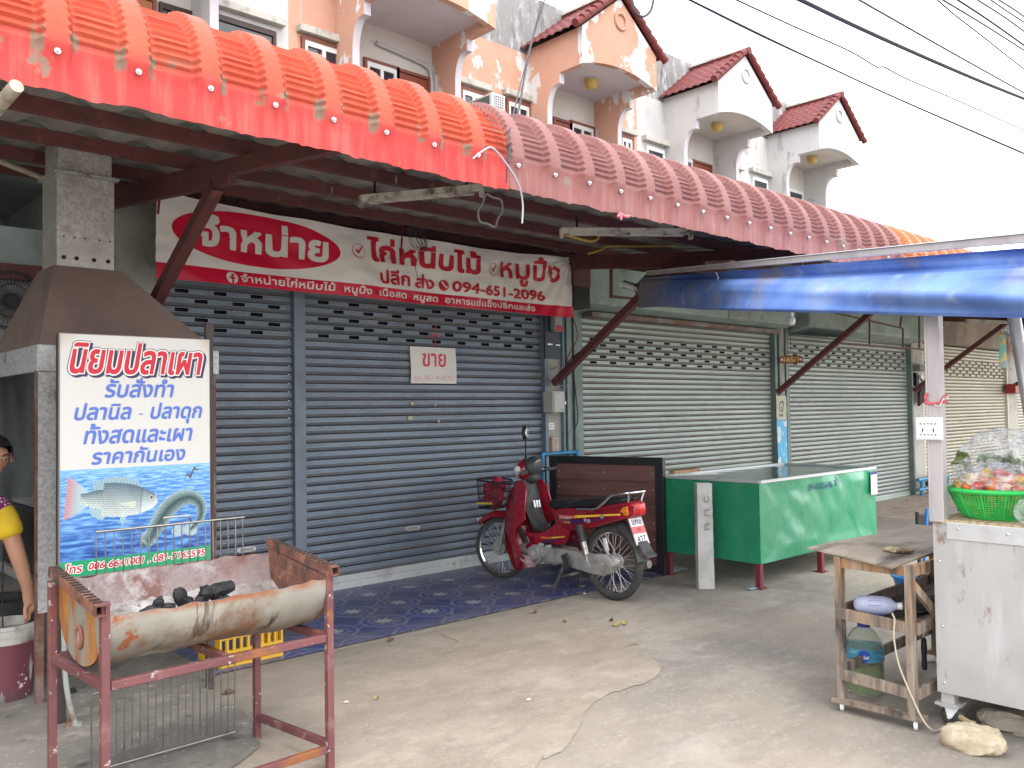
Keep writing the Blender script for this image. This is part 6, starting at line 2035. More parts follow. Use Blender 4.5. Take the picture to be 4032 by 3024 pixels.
o = MB().tube(spline([onX(1300 + 2000 * .6329, 1000 + 215 * .6329, 6.2), onX(1300 + 1740 * .6329, 1000 + 470 * .6329, 6.24), (6.25, 5.9, 1.93), (6.42, 6.02, 1.86), (6.50, 6.06, 1.6), (6.53, 6.06, 1.35), (6.47, 6.06, 1.2), (6.46, 6.05, 1.0)], 8), .006, 6).build('power_cord', m_black)
tag(o, 'black cord that sags from the brace and runs down the shutter jamb', 'cord')
g = MB()
for k in range(4):
    g.tube(spline([(6.17 + .02 * k, 6.08, 1.63), (6.20 + .05 * k, 6.0, 1.70 - .02 * k), (6.24 + .03 * k, 5.98, 1.80), (6.20 + .02 * k, 6.02, 1.86), (6.16, 6.08, 1.84)], 6), .003, 4)
tag(g.build('loose_wires', M('grey_wire', (.4, .4, .4))), 'loops of thin loose wire above the fuse box', 'wires')
t = thing('junction_case', 'brown board over a black box at the right end of the banner', 'box', (6.3, 5.75, 2.45))
MB().box(6.15, 6.38, 5.72, 5.745, 2.64, 2.95).build('board', M('red_brown_board', (.13, .06, .05)), t)
MB().box(6.17, 6.40, 5.75, 6.0, 2.44, 2.92).build('box', m_black, t)
# lamp fittings under the canopy, without tubes
def fitting(label, p, q, mt):
    t = thing('lamp_fitting', label, 'lamp', tuple((V(p) + V(q)) / 2), 'bare tube lamp fittings under the canopies')
    MB().bar(p, q, .045, .035).build('batten', mt, t, bevel=.003)
    d = (V(q) - V(p)).normalized()
    for e, s in ((V(p), 1), (V(q), -1)):
        MB().bar(e + V((0, 0, -.05)), e + V((0, 0, .01)), .04, .02, up=d).build('lamp_holder', mt, t)
    MB().bar(V(p) + d * .05 + V((0, 0, -.024)), V(q) - d * .05 + V((0, 0, -.024)), .055, .012).build('reflector', mt, t)
    for e in (V(p).lerp(V(q), .12), V(p).lerp(V(q), .88)):
        MB().bar(e, e + V((0, 0, .09)), .01).build('hanger', m_black, t)
    return t
m_lampb = M('grimy_white_enamel', (.50, .47, .42), .5, layers=[((.12, .10, .085), 12, .5, .64, {'detail': 9}), ((.36, .33, .29), 5, .5, .7)])
fitting('grimy lamp fitting with cobwebs under the red canopy, no tube in it', (2.655, 4.09, 2.64), (3.03, 3.49, 2.645), m_lampb)
fitting('long grey lamp fitting under the mauve canopy, a yellow cable at its end', (4.02, 3.85, 2.60), (4.73, 3.35, 2.605), m_lampb)
fitting('grey lamp fitting at the far right beside the cream shutters', (13.1, 4.6, 2.62), (14.95, 4.6, 2.70), m_conc_grey)
o = MB().tube(spline([onY(1300 + .678 * x, 650 + .678 * y, 3.9) for x, y in ((1345, 375), (1350, 400), (1400, 415), (1500, 440), (1550, 432), (1565, 400))], 6), .009, 8).build('yellow_cable', M('yellow_sheath', (.42, .29, .04), .5))
tag(o, 'short bent yellow cable hanging from the mauve canopy lamp fitting', 'cable')
o = MB().tube(spline([onY(1300 + .678 * x, 650 + .678 * y, 4.6) for x, y in ((1500, 515), (1580, 490), (1620, 472), (1800, 472), (2000, 468), (2030, 455), (2010, 435))], 6), .009, 8).build('yellow_cable', M('yellow_sheath', (.42, .29, .04)))
tag(o, 'longer yellow cable strung below the fitting towards the tarpaulin rope', 'cable')
g = MB()
cs = onY(1300 + 1790 * .6329, 1350 * .6329, 3.05)
g.tube(spline([cs, cs + V((.02, 0, .02)), cs + V((.06, 0, .012)), cs + V((.10, 0, .018))], 4), .008, 6)
g.tube([cs + V((.03, 0, .02)), cs + V((.015, -.01, -.015))], .006, 6)
tag(g.build('pink_string', M('pink_string', (.62, .16, .2), .7)), 'scrap of pink string tied at the lip of the mauve canopy', 'string')
# brackets of rod
m_rod = M('brown_rod', (.13, .065, .045), .7)
def rods(label, pts, r=.012):
    g = MB()
    for p, q in pts: g.bar(p, q, r * 2)
    return tag(g.build('hanging_rack', m_rod), label, 'rack')
rods('L shaped brown rod hanging left of the tarpaulin', [(onY(2300 + 215 * .4973, 950 + 120 * .4973, 5.3), onY(2300 + 215 * .4973, 950 + 435 * .4973, 5.3)), (onY(2300 + 205 * .4973, 950 + 435 * .4973, 5.3), onY(2300 + 480 * .4973, 950 + 465 * .4973, 5.3))])
r4 = lambda x, y: onY(3500 + x * .3315, 1150 + y * .3315, 5.3)
rods('brown rod rack hanging between the green case and the cart post', [(r4(-620, 600), r4(425, 682)), (r4(-670, 240), r4(165, 430)), (r4(150, 290), r4(130, 430)), (r4(165, 430), r4(168, 660)), (r4(360, 290), r4(360, 665)), (r4(-230, 300), r4(-230, 620))], .010)

# ================================================================ signs and things by the far shutters
t = thing('house_number', 'small oval wooden house number 165/1 hung on a wire', 'sign', (10.45, 5.85, 2.05))
hc = V((10.46, 5.86, 2.05))
Rh = Matrix.Rotation(radians(-45), 3, 'Z')
HP = lambda u, v, w_: hc + Rh @ V((u, -w_, v))
e = lambda q: math.copysign(abs(q) ** .55, q)
g = MB().plate([(.155 * e(cos(a)), .055 * e(sin(a))) for a in [2 * pi * k / 40 for k in range(40)]], HP, -.008, .008, .004)
g.build('plaque', M('red_wood', (.20, .045, .02), .45), t)
g = MB(); put_text(g, '165/1', lambda u, v: HP(u, v, .010), cx=0, y=-.03, width=.19, height=.06, bold=.003); g.build('numerals', M('gold_letters', (.65, .42, .08), .4), t)
g = MB()
for s in (-1, 1):
    for k in range(5):
        put_fill(g, [disc2d(8, .007, .007, s * .124 + .010 * cos(k * 1.257), .010 * sin(k * 1.257))], lambda u, v: HP(u, v, .010 + .0002 * k))
g.build('flower_marks', m_text_white, t)
g = MB()
g.tube([HP(-.09, .05, 0), HP(0, .13, 0), HP(.09, .05, 0)], .003, 5)
g.tube([HP(0, .13, 0), HP(0, .46, 0)], .004, 5)
g.build('hanger_wire', m_black, t)
t = thing('torn_posters', 'torn cream and blue posters pasted one above the other on the pillar', 'posters', (10.6, 6.07, .6))
def poster(z0, z1, fn):
    x0, x1 = 10.405, 10.66
    g = MB().grid(lambda u, v: V((x0 + (x1 - x0) * u + .012 * noise.noise(V((0, v * 5, z0))), 6.055 - .006 * noise.noise(V((u * 3, v * 4, z0))), z0 + (z1 - z0) * v)), 20, 60)
    cols = [fn((p[0] - x0) / (x1 - x0), (p[2] - z0) / (z1 - z0)) for p in g.v]
    g.build('poster', printed('poster_print', .6), t, col=cols, recalc=False)
poster(1.255, 1.575, lambda u, v: V((.10, .10, .10)) if (.25 < u < .75 and .12 < v < .8 and noise.noise(V((u * 6, v * 9, 1))) > .02) else V((.48, .45, .34)))
poster(.60, 1.25, lambda u, v: V((.62, .64, .62)) if noise.noise(V((u * 2.4, v * 6, 4))) > .24 else (V((.10, .42, .68)) if noise.noise(V((u * 3, v * 9, 9))) > -.3 else V((.28, .52, .70))))
t = thing('letter_box', 'red letter box on the whitewashed pillar at the right edge', 'letter box', (19.6, 6.0, 1.6))
MB().box(19.35, 20.0, 5.9, 6.095, 1.62, 1.81).build('case', M('post_red', (.30, .03, .02), .45), t, bevel=.015)
MB().box(19.72, 19.93, 5.893, 5.9, 1.65, 1.76).build('label', M('grey_label', (.4, .38, .36)), t)
t = thing('wall_meter', 'small grey meter and wires on the whitewashed pillar', 'meter', (14.9, 6.0, 1.7))
MB().box(14.83, 15.17, 5.95, 6.097, 1.99, 2.10).build('case', m_conc_grey, t, bevel=.01)
MB().box(14.86, 14.96, 6.03, 6.097, 1.74, 1.96).build('back_plate', m_black, t)
MB().box(14.95, 15.03, 5.99, 6.05, 1.86, 1.93).build('switch', m_white_plastic, t)
g = MB()
for k in range(4): g.tube(spline([(14.98 + .02 * k, 6.02, 1.86), (15.02 + .03 * k, 5.99, 1.78 - .02 * k), (14.95, 6.0, 1.74)], 5), .008, 5)
g.build('wires', m_black, t)
o = MB().plate([(14.86, 1.40), (15.06, 1.47), (15.12, 1.72), (15.02, 1.74), (14.88, 1.62)], lambda u, v, w_: V((u, w_, v)), 5.99, 6.03).build('dark_bag', M('dark_brown_cloth', (.04, .03, .03), .8))
tag(o, 'dark bag hung on the whitewashed pillar under the brace foot', 'bag')
t = thing('hanging_flag', 'faded picture banner hung beside the round metal pole at the right edge', 'banner', (15.9, 5, 2.0))
g = MB().grid(lambda u, v: V((15.59 + .85 * u, 5.0 - .05 * sin(u * 5 + v) - .03 * sin(u * 11), 2.02 + .75 * v - .03 * u)), 60, 60)
def flagc(u, v):
    c = V((.30, .24, .19))
    if u < .34 - .25 * (v - .5): c = V((.16, .42, .40)) if noise.noise(V((u * 6, v * 6, 2))) > -.1 else V((.58, .46, .12))
    if v < .12: c = V((.26, .34, .30))
    if v > .80: c = V((.56, .56, .54)) if (int(u * 14) + int(v * 24)) % 3 else V((.08, .20, .55))
    if .72 < v < .80 and noise.noise(V((u * 30, v * 30, 0))) > 0: c = V((.08, .07, .09))
    return c
cols = [flagc((p[0] - 15.59) / .85, (p[2] - 2.02) / .75) for p in g.v]
g.build('cloth', printed('flag_print', .6), t, col=cols, recalc=False)
g = MB(); put_text(g, 'กุน', lambda u, v: V((15.95 + u, 4.93, 2.22 + v)), x=0, y=0, width=.34, height=.24, bold=.012); g.build('lettering', M('dull_red', (.40, .07, .05)), t)
t = thing('pipe_manifold', 'cluster of blue water pipes and valves on the floor at the cream shutter', 'pipes', (15.2, 5.95, -.1))
g = MB()
for x in (14.75, 15.05, 15.35, 15.6, 15.85): g.tube([(x, 5.95, -.1), (x, 5.95, .18)], .03, 8)
for z in (.02, .18): g.tube([(14.6, 5.95, z), (15.9, 5.95, z)], .03, 8)
g.build('pipes', m_bpipe, t, smooth=50)
g = MB()
for x, z in ((14.9, .10), (15.2, .22), (15.2, .05), (15.5, .10)): g.ell((x, 5.9, z), (.07, .05, .05), 10, 8)
g.build('valves', m_black, t)
o = MB().box(15.55, 16.45, 5.88, 5.945, 2.80, 2.98).build('wall_cabinet', m_soffit)
tag(o, 'flat plaster coloured cabinet on the beam behind the cart post', 'cabinet')
o = MB().box(10.40, 12.4, 3.55, 4.25, -.1, .145).build('concrete_bench', M('dark_grey_block', (.16, .155, .15), .8, layers=[((.11, .105, .1), 5, .45, .7)]), bevel=.01)
tag(o, 'low dark grey block on the pavement behind the cart post', 'bench')
o = MB().box(12.45, 12.95, 3.7, 4.2, -.1, .33).build('black_box', m_black, bevel=.01)
tag(o, 'black box standing behind the grey block', 'box')
t = thing('light_bulb', 'white light bulb hanging under the blue tarpaulin', 'bulb', (5, 3.3, 2.1))
bp = onY(2600 + 796 * .6474, 1000 + 405 * .6474, 3.35)
MB().ell(bp, (.032, .032, .036), 16, 12).build('glass', M('frosted_glass', (.75, .75, .72), .35), t, smooth=180)
MB().cyl(bp + V((0, 0, .028)), bp + V((0, 0, .06)), .016, .015).build('cap', m_white_plastic, t)
MB().tube([bp + V((0, 0, .06)), bp + V((.02, 0, .3))], .003, 5).build('flex', m_black, t)

# ================================================================ blue tarpaulin stretched from the brace to the cart
def tline(s): return 6.0 - 2.05 * s, 4.75 - 3.25 * s
nrm = V((-.846, .533, 0))
t = thing('tarpaulin_awning', 'faded blue tarpaulin awning stretched from the steel brace over the vegetable cart', 'awning', (5, 3.1, 1.9))
m_tarp = M('faded_blue_tarp', (.085, .165, .46), .55, layers=[((.16, .28, .60), 2.0, .40, .64), ((.30, .26, .235), 1.5, .38, .58, {'gr': (1, 4.8, 3.3), 'a': .9}), ((.27, .25, .26), 2.4, .52, .68, {'a': .75}), ((.42, .47, .58), 7, .58, .76, {'a': .6})], rough_var=.1, bump=(90, .06), spec=.3)  # pale blue patches put both fading and highlights into the colour
def valance(u, v):
    s = -.02 + 1.42 * u
    x, y = tline(s)
    zr, zb = 2.585 - .483 * s, 2.32 - .487 * s
    if s < .35: zb += .012 * sin(s * 9)
    k = min(1, .25 + s)
    prof = [(0.0, 0), (-.03, .10), (-.045, .24 * k), (-.01, .27 * k), (.04, .28 * k + .03), (.075, .28 * k + .13), (.105, .28 * k + .30), (.125, .80), (.13, .95), (.115, 1.0)]
    q = v * (len(prof) - 1)
    i = min(len(prof) - 2, int(q))
    f = q - i
    o_, d = prof[i][0] + (prof[i + 1][0] - prof[i][0]) * f, prof[i][1] + (prof[i + 1][1] - prof[i][1]) * f
    o_ *= min(1, .3 + s * 1.5)
    o_ += .022 * sin(9 * s + 6 * d + 2) * d * min(1, s * 2) + .02 * noise.noise(V((s * 4, d * 3, 5))) + .018 * sin(d * 13 - s * 7) * max(0, s - .45) * 1.6
    p = V((x, y, zr + (zb - zr) * d)) + nrm * o_
    return p
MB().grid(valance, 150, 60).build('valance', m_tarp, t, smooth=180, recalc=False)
roof = MB().grid(lambda u, v: V((*tline(-.0 + 1.4 * u), 0)) - nrm * (1.7 * v) + V((0, 0, 2.58 - .483 * 1.4 * u - .04 * v - .05 * sin(pi * v))), 30, 12)
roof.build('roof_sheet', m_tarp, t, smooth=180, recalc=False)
a, b = V((*tline(.03), 2.62 - .483 * .03)), V((*tline(1.42), 2.62 - .483 * 1.42))
MB().bar(a, b, .034, .032).build('rail', M('white_rail', (.46, .44, .44), .5, .1, layers=[((.3, .28, .27), 5, .5, .8)]), t)
MB().bar(a + V((0, 0, .019)), b + V((0, 0, .019)), .05, .004).build('rail_cap', m_white_plastic, t)
rp = MB()
rc = V((6.14, 4.86, 2.50))
bd = V((0, -1.55, 1.05)).normalized()
for k in range(6):
    for j in range(3):
        c = rc + bd * (-.03 + .028 * k)
        rr = .062 + .012 * j
        tl_ = .5 * random.uniform(-1, 1)
        rp.tube([c + V((rr * cos(a_), 0, 0)) + V((0, bd.z, -bd.y)) * (rr * sin(a_)) + bd * (.02 * sin(a_ + tl_)) for a_ in [2 * pi * q / 18 for q in range(18)]], .008, 5, True)
rp.build('rope_coil', M('dark_green_rope', (.05, .075, .06), .8, layers=[((.12, .13, .11), 40, .5, .7)], bump=(90, .5)), t)
pv = MB()
pe = onX(2300 + 295 * .4973, 950 + 335 * .4973, 6.05)
pv.cyl(pe, rc + V((-.05, -.02, -.02)), .026, n=12)
pv.build('pole_end', m_white_plastic, t)
rp = MB()
for k in range(5):
    c = pe.lerp(rc, .15 + .16 * k)
    rp.tube([c + V((.034 * cos(a_) * .3, .034 * cos(a_), .034 * sin(a_))) for a_ in [2 * pi * q / 12 for q in range(12)]], .007, 5, True)
rp.build('rope_turns', M('dark_green_rope', (.05, .07, .06)), t)
g = MB()
wp = V((*tline(.42), 2.585 - .483 * .42)) + nrm * .03
g.tube(spline([wp + V((.02, .03, .0)), wp + V((0, 0, -.05)), wp + V((.05, .08, -.10)), wp + V((.10, .16, -.085))], 6), .004, 5)
g.build('loose_tie', m_white_plastic, t)

# ================================================================ vegetable cart
t = thing('food_cart', 'grey sheet metal vegetable cart on castors at the right edge', 'cart', (4.6, 1.1, 0))
cx0, cx1, cy0, cy1, cz0, cz1 = 4.05, 5.35, .45, 1.59, .155, .905
m_cart = M('worn_zinc_sheet', (.47, .46, .45), .45, .3, layers=[((.39, .375, .365), 2.2, .42, .68), ((.55, .54, .54), 5, .52, .72, {'st': (2, 2, .4)}), ((.32, .28, .25), 3.2, .56, .72, {'st': (3, 3, .35), 'a': .7}), ((.26, .19, .155), 7, .62, .70, {'st': (1.6, 1.6, .7)}), ((.33, .31, .30), 21, .64, .8, {'a': .6})], rough_var=.1)
g = MB().grid(lambda u, v: V((cx0 + .004 * noise.noise(V((u * 4, v * 5, 3))) * min(1, 8 * u, 8 * (1 - u)), cy1 - (cy1 - cy0) * u, cz0 + (cz1 - cz0) * v)), 40, 30)
g.build('side_sheet', m_cart, t, smooth=180, recalc=False)
MB().box(cx0 + .012, cx1, cy0, cy1, cz0, cz1 - .02).build('body', m_cart, t)
MB().box(cx0 - .006, cx0 - .001, cy0, cy1 - .06, .842, .918).build('trim_strip', m_alu, t, bevel=.002)
s = MB()
for y, z in ((1.48, .892), (1.28, .886), (1.08, .88)):
    s.ell((cx0 - .006, y, z), (.005, .008, .008), 10, 8)
for y, z in ((1.565, .74), (1.56, .45), (1.56, .20)):
    s.ell((cx0 - .001, y, z), (.004, .006, .006), 10, 8)
s.build('rivets', m_alu, t, smooth=180)
g = MB().box(cx0 - .004, cx1, cy0, cy1 - .002, .905, .928)
g.build('counter', M('woven_mat', (.45, .36, .23), .8, layers=[((.30, .21, .11), 16, .46, .58, {'st': (1, 3.2, 1)}), ((.54, .46, .33), 24, .55, .7, {'st': (1, 4, 1)})]), t, bevel=.003)
g = MB()
g.box(4.035, 4.09, 1.535, 1.595, .915, 2.02)
g.box(4.03, 4.036, 1.588, 1.598, .915, 2.0)
g.build('corner_post', M('pale_box_section', (.46, .43, .43), .5, .2, layers=[((.36, .33, .33), 4, .45, .7, {'st': (2, 2, .5)}), ((.24, .2, .18), 14, .64, .8)], rough_var=.1), t, bevel=.004)
MB().cyl((4.75, 1.33, .925), (4.75, 1.475, 2.12), .03, n=18).build('round_pole', m_alu, t, smooth=60)
for x, y in ((4.09, 1.55), (5.25, 1.55), (4.09, .55), (5.25, .55)):
    g = MB()
    g.box(x - .025, x + .025, y - .025, y + .03, .11, cz0)
    g.box(x - .05, x + .05, y - .05, y + .05, .098, .11)
    c_ = g.build('castor_mount', m_cart, t)
    g = MB()
    for d in (-.028, .028):
        g.plate([(y + .044, .098), (y - .044, .098), (y - .04, .088), (y - .012, .044), (y + .004, .044), (y + .014, .086), (y + .04, .09)], lambda u, v, w_: V((w_, u, v)), x + d - .003, x + d + .003)
    g.cyl((x - .04, y - .005, .05), (x + .04, y - .005, .05), .008, n=8)
    g.build('fork', m_white_plastic, c_)
    g = MB().lathe([(.030, -.019), (.043, -.017), (.049, -.008), (.049, .008), (.043, .017), (.030, .019)], (x, y - .008, .049), 24, (1, 0, 0))
    g.build('castor_wheel', m_rubber, c_, smooth=50)
g = MB()
g.tube([(4.06, 1.50, .06), (4.035, 1.455, .052), (4.03, 1.43, .055)], [.012, .014, .013], 8)
g.build('brake_lever', M('dusty_yellow', (.33, .28, .14), .6), t)
# socket board and string on the post
t = thing('socket_board', 'white multi socket board tied to the grey cart post', 'socket board', (4.02, 1.58, 1.28))
MB().box(4.01, 4.034, 1.525, 1.638, 1.283, 1.385).build('box', m_white_plastic, t, bevel=.004)
MB().box(4.006, 4.01, 1.531, 1.632, 1.289, 1.379).build('face_plate', m_white_plastic, t, bevel=.002)
s = MB()
for k, y in enumerate((1.612, 1.597, 1.565, 1.550)):
    s.plate([(y - .004, 1.354), (y + .004, 1.354), (y, 1.361)], lambda u, v, w_: V((w_, u, v)), 4.004, 4.0065)
    s.plate([(y - .004, 1.305), (y + .004, 1.305), (y, 1.312)], lambda u, v, w_: V((w_, u, v)), 4.004, 4.0065)
for y in (1.605, 1.558):
    s.box(4.004, 4.0065, y - .0025, y + .0025, 1.32, 1.336)
for z in (1.357, 1.308):
    s.cyl((4.004, 1.581, z), (4.0065, 1.581, z), .003, n=8)
s.build('socket_holes', M('violet_dark', (.06, .03, .09), .5), t)
s = MB()
for z in (1.3575, 1.3085):
    for y in (1.6045, 1.5575):
        s.tube([(4.0058, y + .015 * cos(a_) * 1.0, z + .009 * sin(a_)) for a_ in [2 * pi * q / 24 for q in range(24)]], .0008, 4, True)
s.build('socket_rings', M('grey_plastic', (.5, .5, .5)), t)
g = MB()
g.tube(spline([(4.03, 1.60, 1.452), (4.028, 1.565, 1.447), (4.03, 1.53, 1.452), (4.095, 1.53, 1.455), (4.095, 1.6, 1.452)], 4, True), .006, 6, True)
g.tube(spline([(4.028, 1.59, 1.45), (4.02, 1.595, 1.475), (4.022, 1.585, 1.495)], 4), .006, 6)
g.tube(spline([(4.03, 1.535, 1.452), (4.02, 1.515, 1.478), (4.02, 1.498, 1.484)], 4), .005, 6)
tag(g.build('red_tape', M('red_tape', (.60, .10, .13), .6)), 'red tape wound round the cart post above the sockets', 'tape')
g = MB()
g.tube(spline([(4.026, 1.56, 1.447), (4.022, 1.55, 1.437), (4.02, 1.535, 1.437), (4.02, 1.523, 1.455), (4.02, 1.514, 1.476), (4.02, 1.50, 1.477), (4.02, 1.495, 1.465)], 5), .0022, 6)
tag(g.build('wire_hook', m_white_plastic), 'white wire hook bent round the red tape', 'hook')
# green basket of tomatoes
t = thing('vegetable_basket', 'bright green plastic basket on the cart, heaped with tomatoes', 'basket', (4.26, 1.39, .93))
m_bas = M('bright_green_plastic', (.035, .50, .10), .35, spec=.5)
KC = V((4.255, 1.392, .930))
def kp(a, h, o_=0): # basket wall
    r = .125 + .068 * (h / .125) ** .75 + o_
    return KC + V((r * cos(a), r * sin(a), h))
g = MB()
NB = 84
for k in range(NB):
    a = 2 * pi * k / NB
    w_ = .0022 if k % 7 else .0045
    g.tube([kp(a, .008), kp(a, .045), kp(a, .085), kp(a, .118)], w_, 4, caps=False)
for k in range(13):
    h = .012 + .0085 * k
    g.tube([kp(2 * pi * j / 56, h) for j in range(56)], .0019, 4, True)
g.build('lattice', m_bas, t)
g = MB()
g.lathe([(.196, -.012), (.206, -.008), (.21, .0), (.206, .008), (.196, .010), (.186, .004), (.188, -.008)], KC + V((0, 0, .128)), 64, cap=False)
g.build('rim', m_bas, t, smooth=60)
g = MB().lathe([(.001, .004), (.12, .004), (.128, .012), (.124, 0), (.001, 0)], KC, 48, cap=False)
g.build('base', m_bas, t)
tc = [M('tomato_red', (.52, .035, .02), .25), M('tomato_orange', (.62, .15, .025), .25), M('tomato_yellow', (.62, .38, .05), .25), M('tomato_green', (.26, .40, .04), .25)]
protos = []
for m in tc:
    me = MB().lathe([(.002, -.021), (.012, -.019), (.021, -.009), (.024, .002), (.021, .013), (.012, .020), (.004, .0185), (.001, .017)], (0, 0, 0), 18)
    o = me.build('tomato', m, smooth=180)
    o.data.transform(Matrix.Translation(o.location)); o.location = (0, 0, 0)
    protos.append(o)
lab = ['red tomato heaped in the green basket', 'orange tomato heaped in the green basket', 'yellow tomato heaped in the green basket', 'green tomato heaped in the green basket']
cnt = 0
used = [False] * 4
pos = []
for lvl, (h, rad) in enumerate(((.03, .115), (.07, .135), (.108, .155), (.142, .15), (.172, .10), (.196, .04))):
    r = rad
    while r > .0:
        nq = max(1, int(2 * pi * r / .050))
        for q in range(nq):
            a = 2 * pi * q / nq + lvl
            if lvl < 2 and r < rad - .03: continue
            pos.append((KC.x + r * cos(a) + random.uniform(-.004, .004), KC.y + r * sin(a) + random.uniform(-.004, .004), KC.z + h + random.uniform(-.005, .005)))
        r -= .05
for p in pos:
    k = random.choices([0, 1, 2, 3], [40, 34, 17, 9])[0]
    if p[1] > KC.y + .09 and p[0] < KC.x: k = random.choice([3, 2, 2, 1])
    if used[k]:
        o = protos[k].copy(); COL.objects.link(o)
    else:
        o = protos[k]; used[k] = True
    o.location = p
    o.rotation_euler = (random.uniform(-.8, .8), random.uniform(-.8, .8), random.uniform(0, 6))
    o.scale = (random.uniform(.92, 1.12),) * 3
    tag(o, lab[k], 'tomato', 'tomatoes in the green basket')
m_film = bpy.data.materials.new('clear_film')
m_film.use_nodes = True
fb_ = m_film.node_tree.nodes['Principled BSDF']
fb_.inputs['Base Color'].default_value = (.85, .86, .88, 1)
fb_.inputs['Roughness'].default_value = .10
_n = m_film.node_tree.nodes.new('ShaderNodeTexNoise'); _n.inputs['Scale'].default_value = 26; _n.inputs['Detail'].default_value = 3
_b = m_film.node_tree.nodes.new('ShaderNodeBump'); _b.inputs['Strength'].default_value = .9; _b.inputs['Distance'].default_value = .02
_q = m_film.node_tree.nodes.new('ShaderNodeNewGeometry')
m_film.node_tree.links.new(_q.outputs['Position'], _n.inputs['Vector'])
m_film.node_tree.links.new(_n.outputs['Fac'], _b.inputs['Height']); m_film.node_tree.links.new(_b.outputs[0], fb_.inputs['Normal'])
fb_.inputs['Alpha'].default_value = .3
fb_.inputs['Specular IOR Level'].default_value = 1.0
_c = m_film.node_tree.nodes.new('ShaderNodeTexNoise'); _c.inputs['Scale'].default_value = 15; _c.inputs['Detail'].default_value = 5; _c.inputs['Distortion'].default_value = 1.2
_mr = m_film.node_tree.nodes.new('ShaderNodeMapRange')
for _k, _val in ((1, .42), (2, .68), (3, .14), (4, .62)): _mr.inputs[_k].default_value = _val
m_film.node_tree.links.new(_q.outputs['Position'], _c.inputs['Vector']); m_film.node_tree.links.new(_c.outputs['Fac'], _mr.inputs[0]); m_film.node_tree.links.new(_mr.outputs[0], fb_.inputs['Alpha'])
def bag(name, label, c, r, seed, amp, kf, cat='bag', nu=70, nv=46, R=None, grp=None):
    def fn(u, v):
        th, ph = 2 * pi * u, pi * (.002 + .996 * v)
        d = V((cos(th) * sin(ph), sin(th) * sin(ph), -cos(ph)))
        q = d * kf + V((seed, 0, 0))
        n_ = 1 - abs(noise.noise(q)) * 2
        n2 = 1 - abs(noise.noise(q * 2.3)) * 2
        k = 1 + amp * (n_ * .6 + n2 * .4 - .4)
        return V(c) + V((d.x * r[0] * k, d.y * r[1] * k, d.z * r[2] * k))
    o = MB().grid(fn, nu, nv, cu=True).build(name, m_film, smooth=32)
    return tag(o, label, cat, grp)
bag('plastic_film', 'clear crinkled plastic film lying over the tomatoes', (4.27, 1.385, 1.085), (.185, .185, .085), 3, .22, 2.1)
bag('plastic_bag', 'big clear plastic bag of leafy greens standing behind the tomato basket', (4.52, 1.42, 1.13), (.16, .22, .17), 11, .32, 2.2)
bag('plastic_bag', 'small clear bag of green cabbage at the right end of the tomato basket', (4.06, 1.195, .985), (.05, .06, .055), 19, .2, 2.0)
m_leaf = M('leafy_green', (.13, .24, .06), .55, layers=[((.07, .15, .03), 12, .45, .65), ((.30, .38, .14), 20, .6, .75)])
def leaves(label, c, r, n, seed, size):
    rnd = random.Random(seed)
    g = MB()
    for k in range(n):
        d = V((rnd.gauss(0, 1), rnd.gauss(0, 1), rnd.gauss(0, 1))).normalized() * rnd.uniform(.3, 1)
        p = V(c) + V((d.x * r[0], d.y * r[1], d.z * r[2]))
        q = V((rnd.gauss(0, 1), rnd.gauss(0, 1), rnd.gauss(0, .6))).normalized()
        s_ = q.orthogonal().normalized()
        n_ = q.cross(s_)
        L_ = size * rnd.uniform(.7, 1.3)
        g.grid(lambda u, v: p + q * (L_ * (u - .5)) + s_ * (L_ * .35 * sin(pi * min(1, u * .95 + .03)) * (v * 2 - 1)) + n_ * (L_ * .18 * (abs(v * 2 - 1) + sin(u * 9) * .2)), 6, 4)
    return tag(g.build('greens', m_leaf, smooth=180, recalc=False), label, 'greens')
leaves('bunch of leafy greens inside the big clear bag', (4.54, 1.42, 1.10), (.10, .17, .12), 60, 5, .09)
leaves('cabbage greens inside the small clear bag', (4.06, 1.195, .98), (.032, .038, .036), 24, 8, .05)
# the bent broad leaf behind
g = MB()
r1p = lambda x, y: onX(3300 + x * .33152, 1700 + y * .33152, 4.42)
path = spline([r1p(1560, 640), r1p(1555, 480), r1p(1545, 390), r1p(1500, 320), r1p(1390, 310)], 8)
def bleaf(u, v):
    k = u * (len(path) - 1)
    i = min(len(path) - 2, int(k))
    p = path[i].lerp(path[i + 1], k - i)
    wd = .024 + .018 * max(0, u - .4)
    b = v * 2 - 1
    return p + V((.02 * (1 - b * b) - .01, 0, 0)) + V((0, -.5, 1)).normalized() * (wd * b * max(.0, min(1, u * 2.2))) + V((0, -1, 0)) * (wd * b * max(0, 1 - u * 2.2))
g.grid(bleaf, 36, 10)
go = g.build('palm_sheath', M('green_sheath', (.17, .25, .06), .5, layers=[((.09, .14, .035), 14, .45, .62, {'st': (1, 3, 1)})]), smooth=180, recalc=False)
so_ = go.modifiers.new('thick', 'SOLIDIFY'); so_.thickness = .006
tag(go, 'green curled plant sheath with a brown rim sticking up behind the basket', 'plant')
e_ = MB().tube([bleaf(u / 30, 1) for u in range(6, 31)] + [bleaf(1, v / 8) for v in range(7, -1, -1)], .003, 5)
e_.build('brown_rim', M('brown_edge', (.12, .06, .03)), go)
go2 = go.children[0]; go2.matrix_parent_inverse = Matrix.Translation(-go.location)
g = MB().grid(lambda u, v: V((4.36, 1.60, .93)) + V((.01 * cos(5 * u), -.05 * u, .08 * v + .01 * sin(7 * u))), 10, 6)
go = g.build('cut_leaf', M('leafy_green_pale', (.26, .33, .14), .6), smooth=180, recalc=False)
so_ = go.modifiers.new('thick', 'SOLIDIFY'); so_.thickness = .012
tag(go, 'pale cut leaf stalk standing between the post and the basket', 'plant')

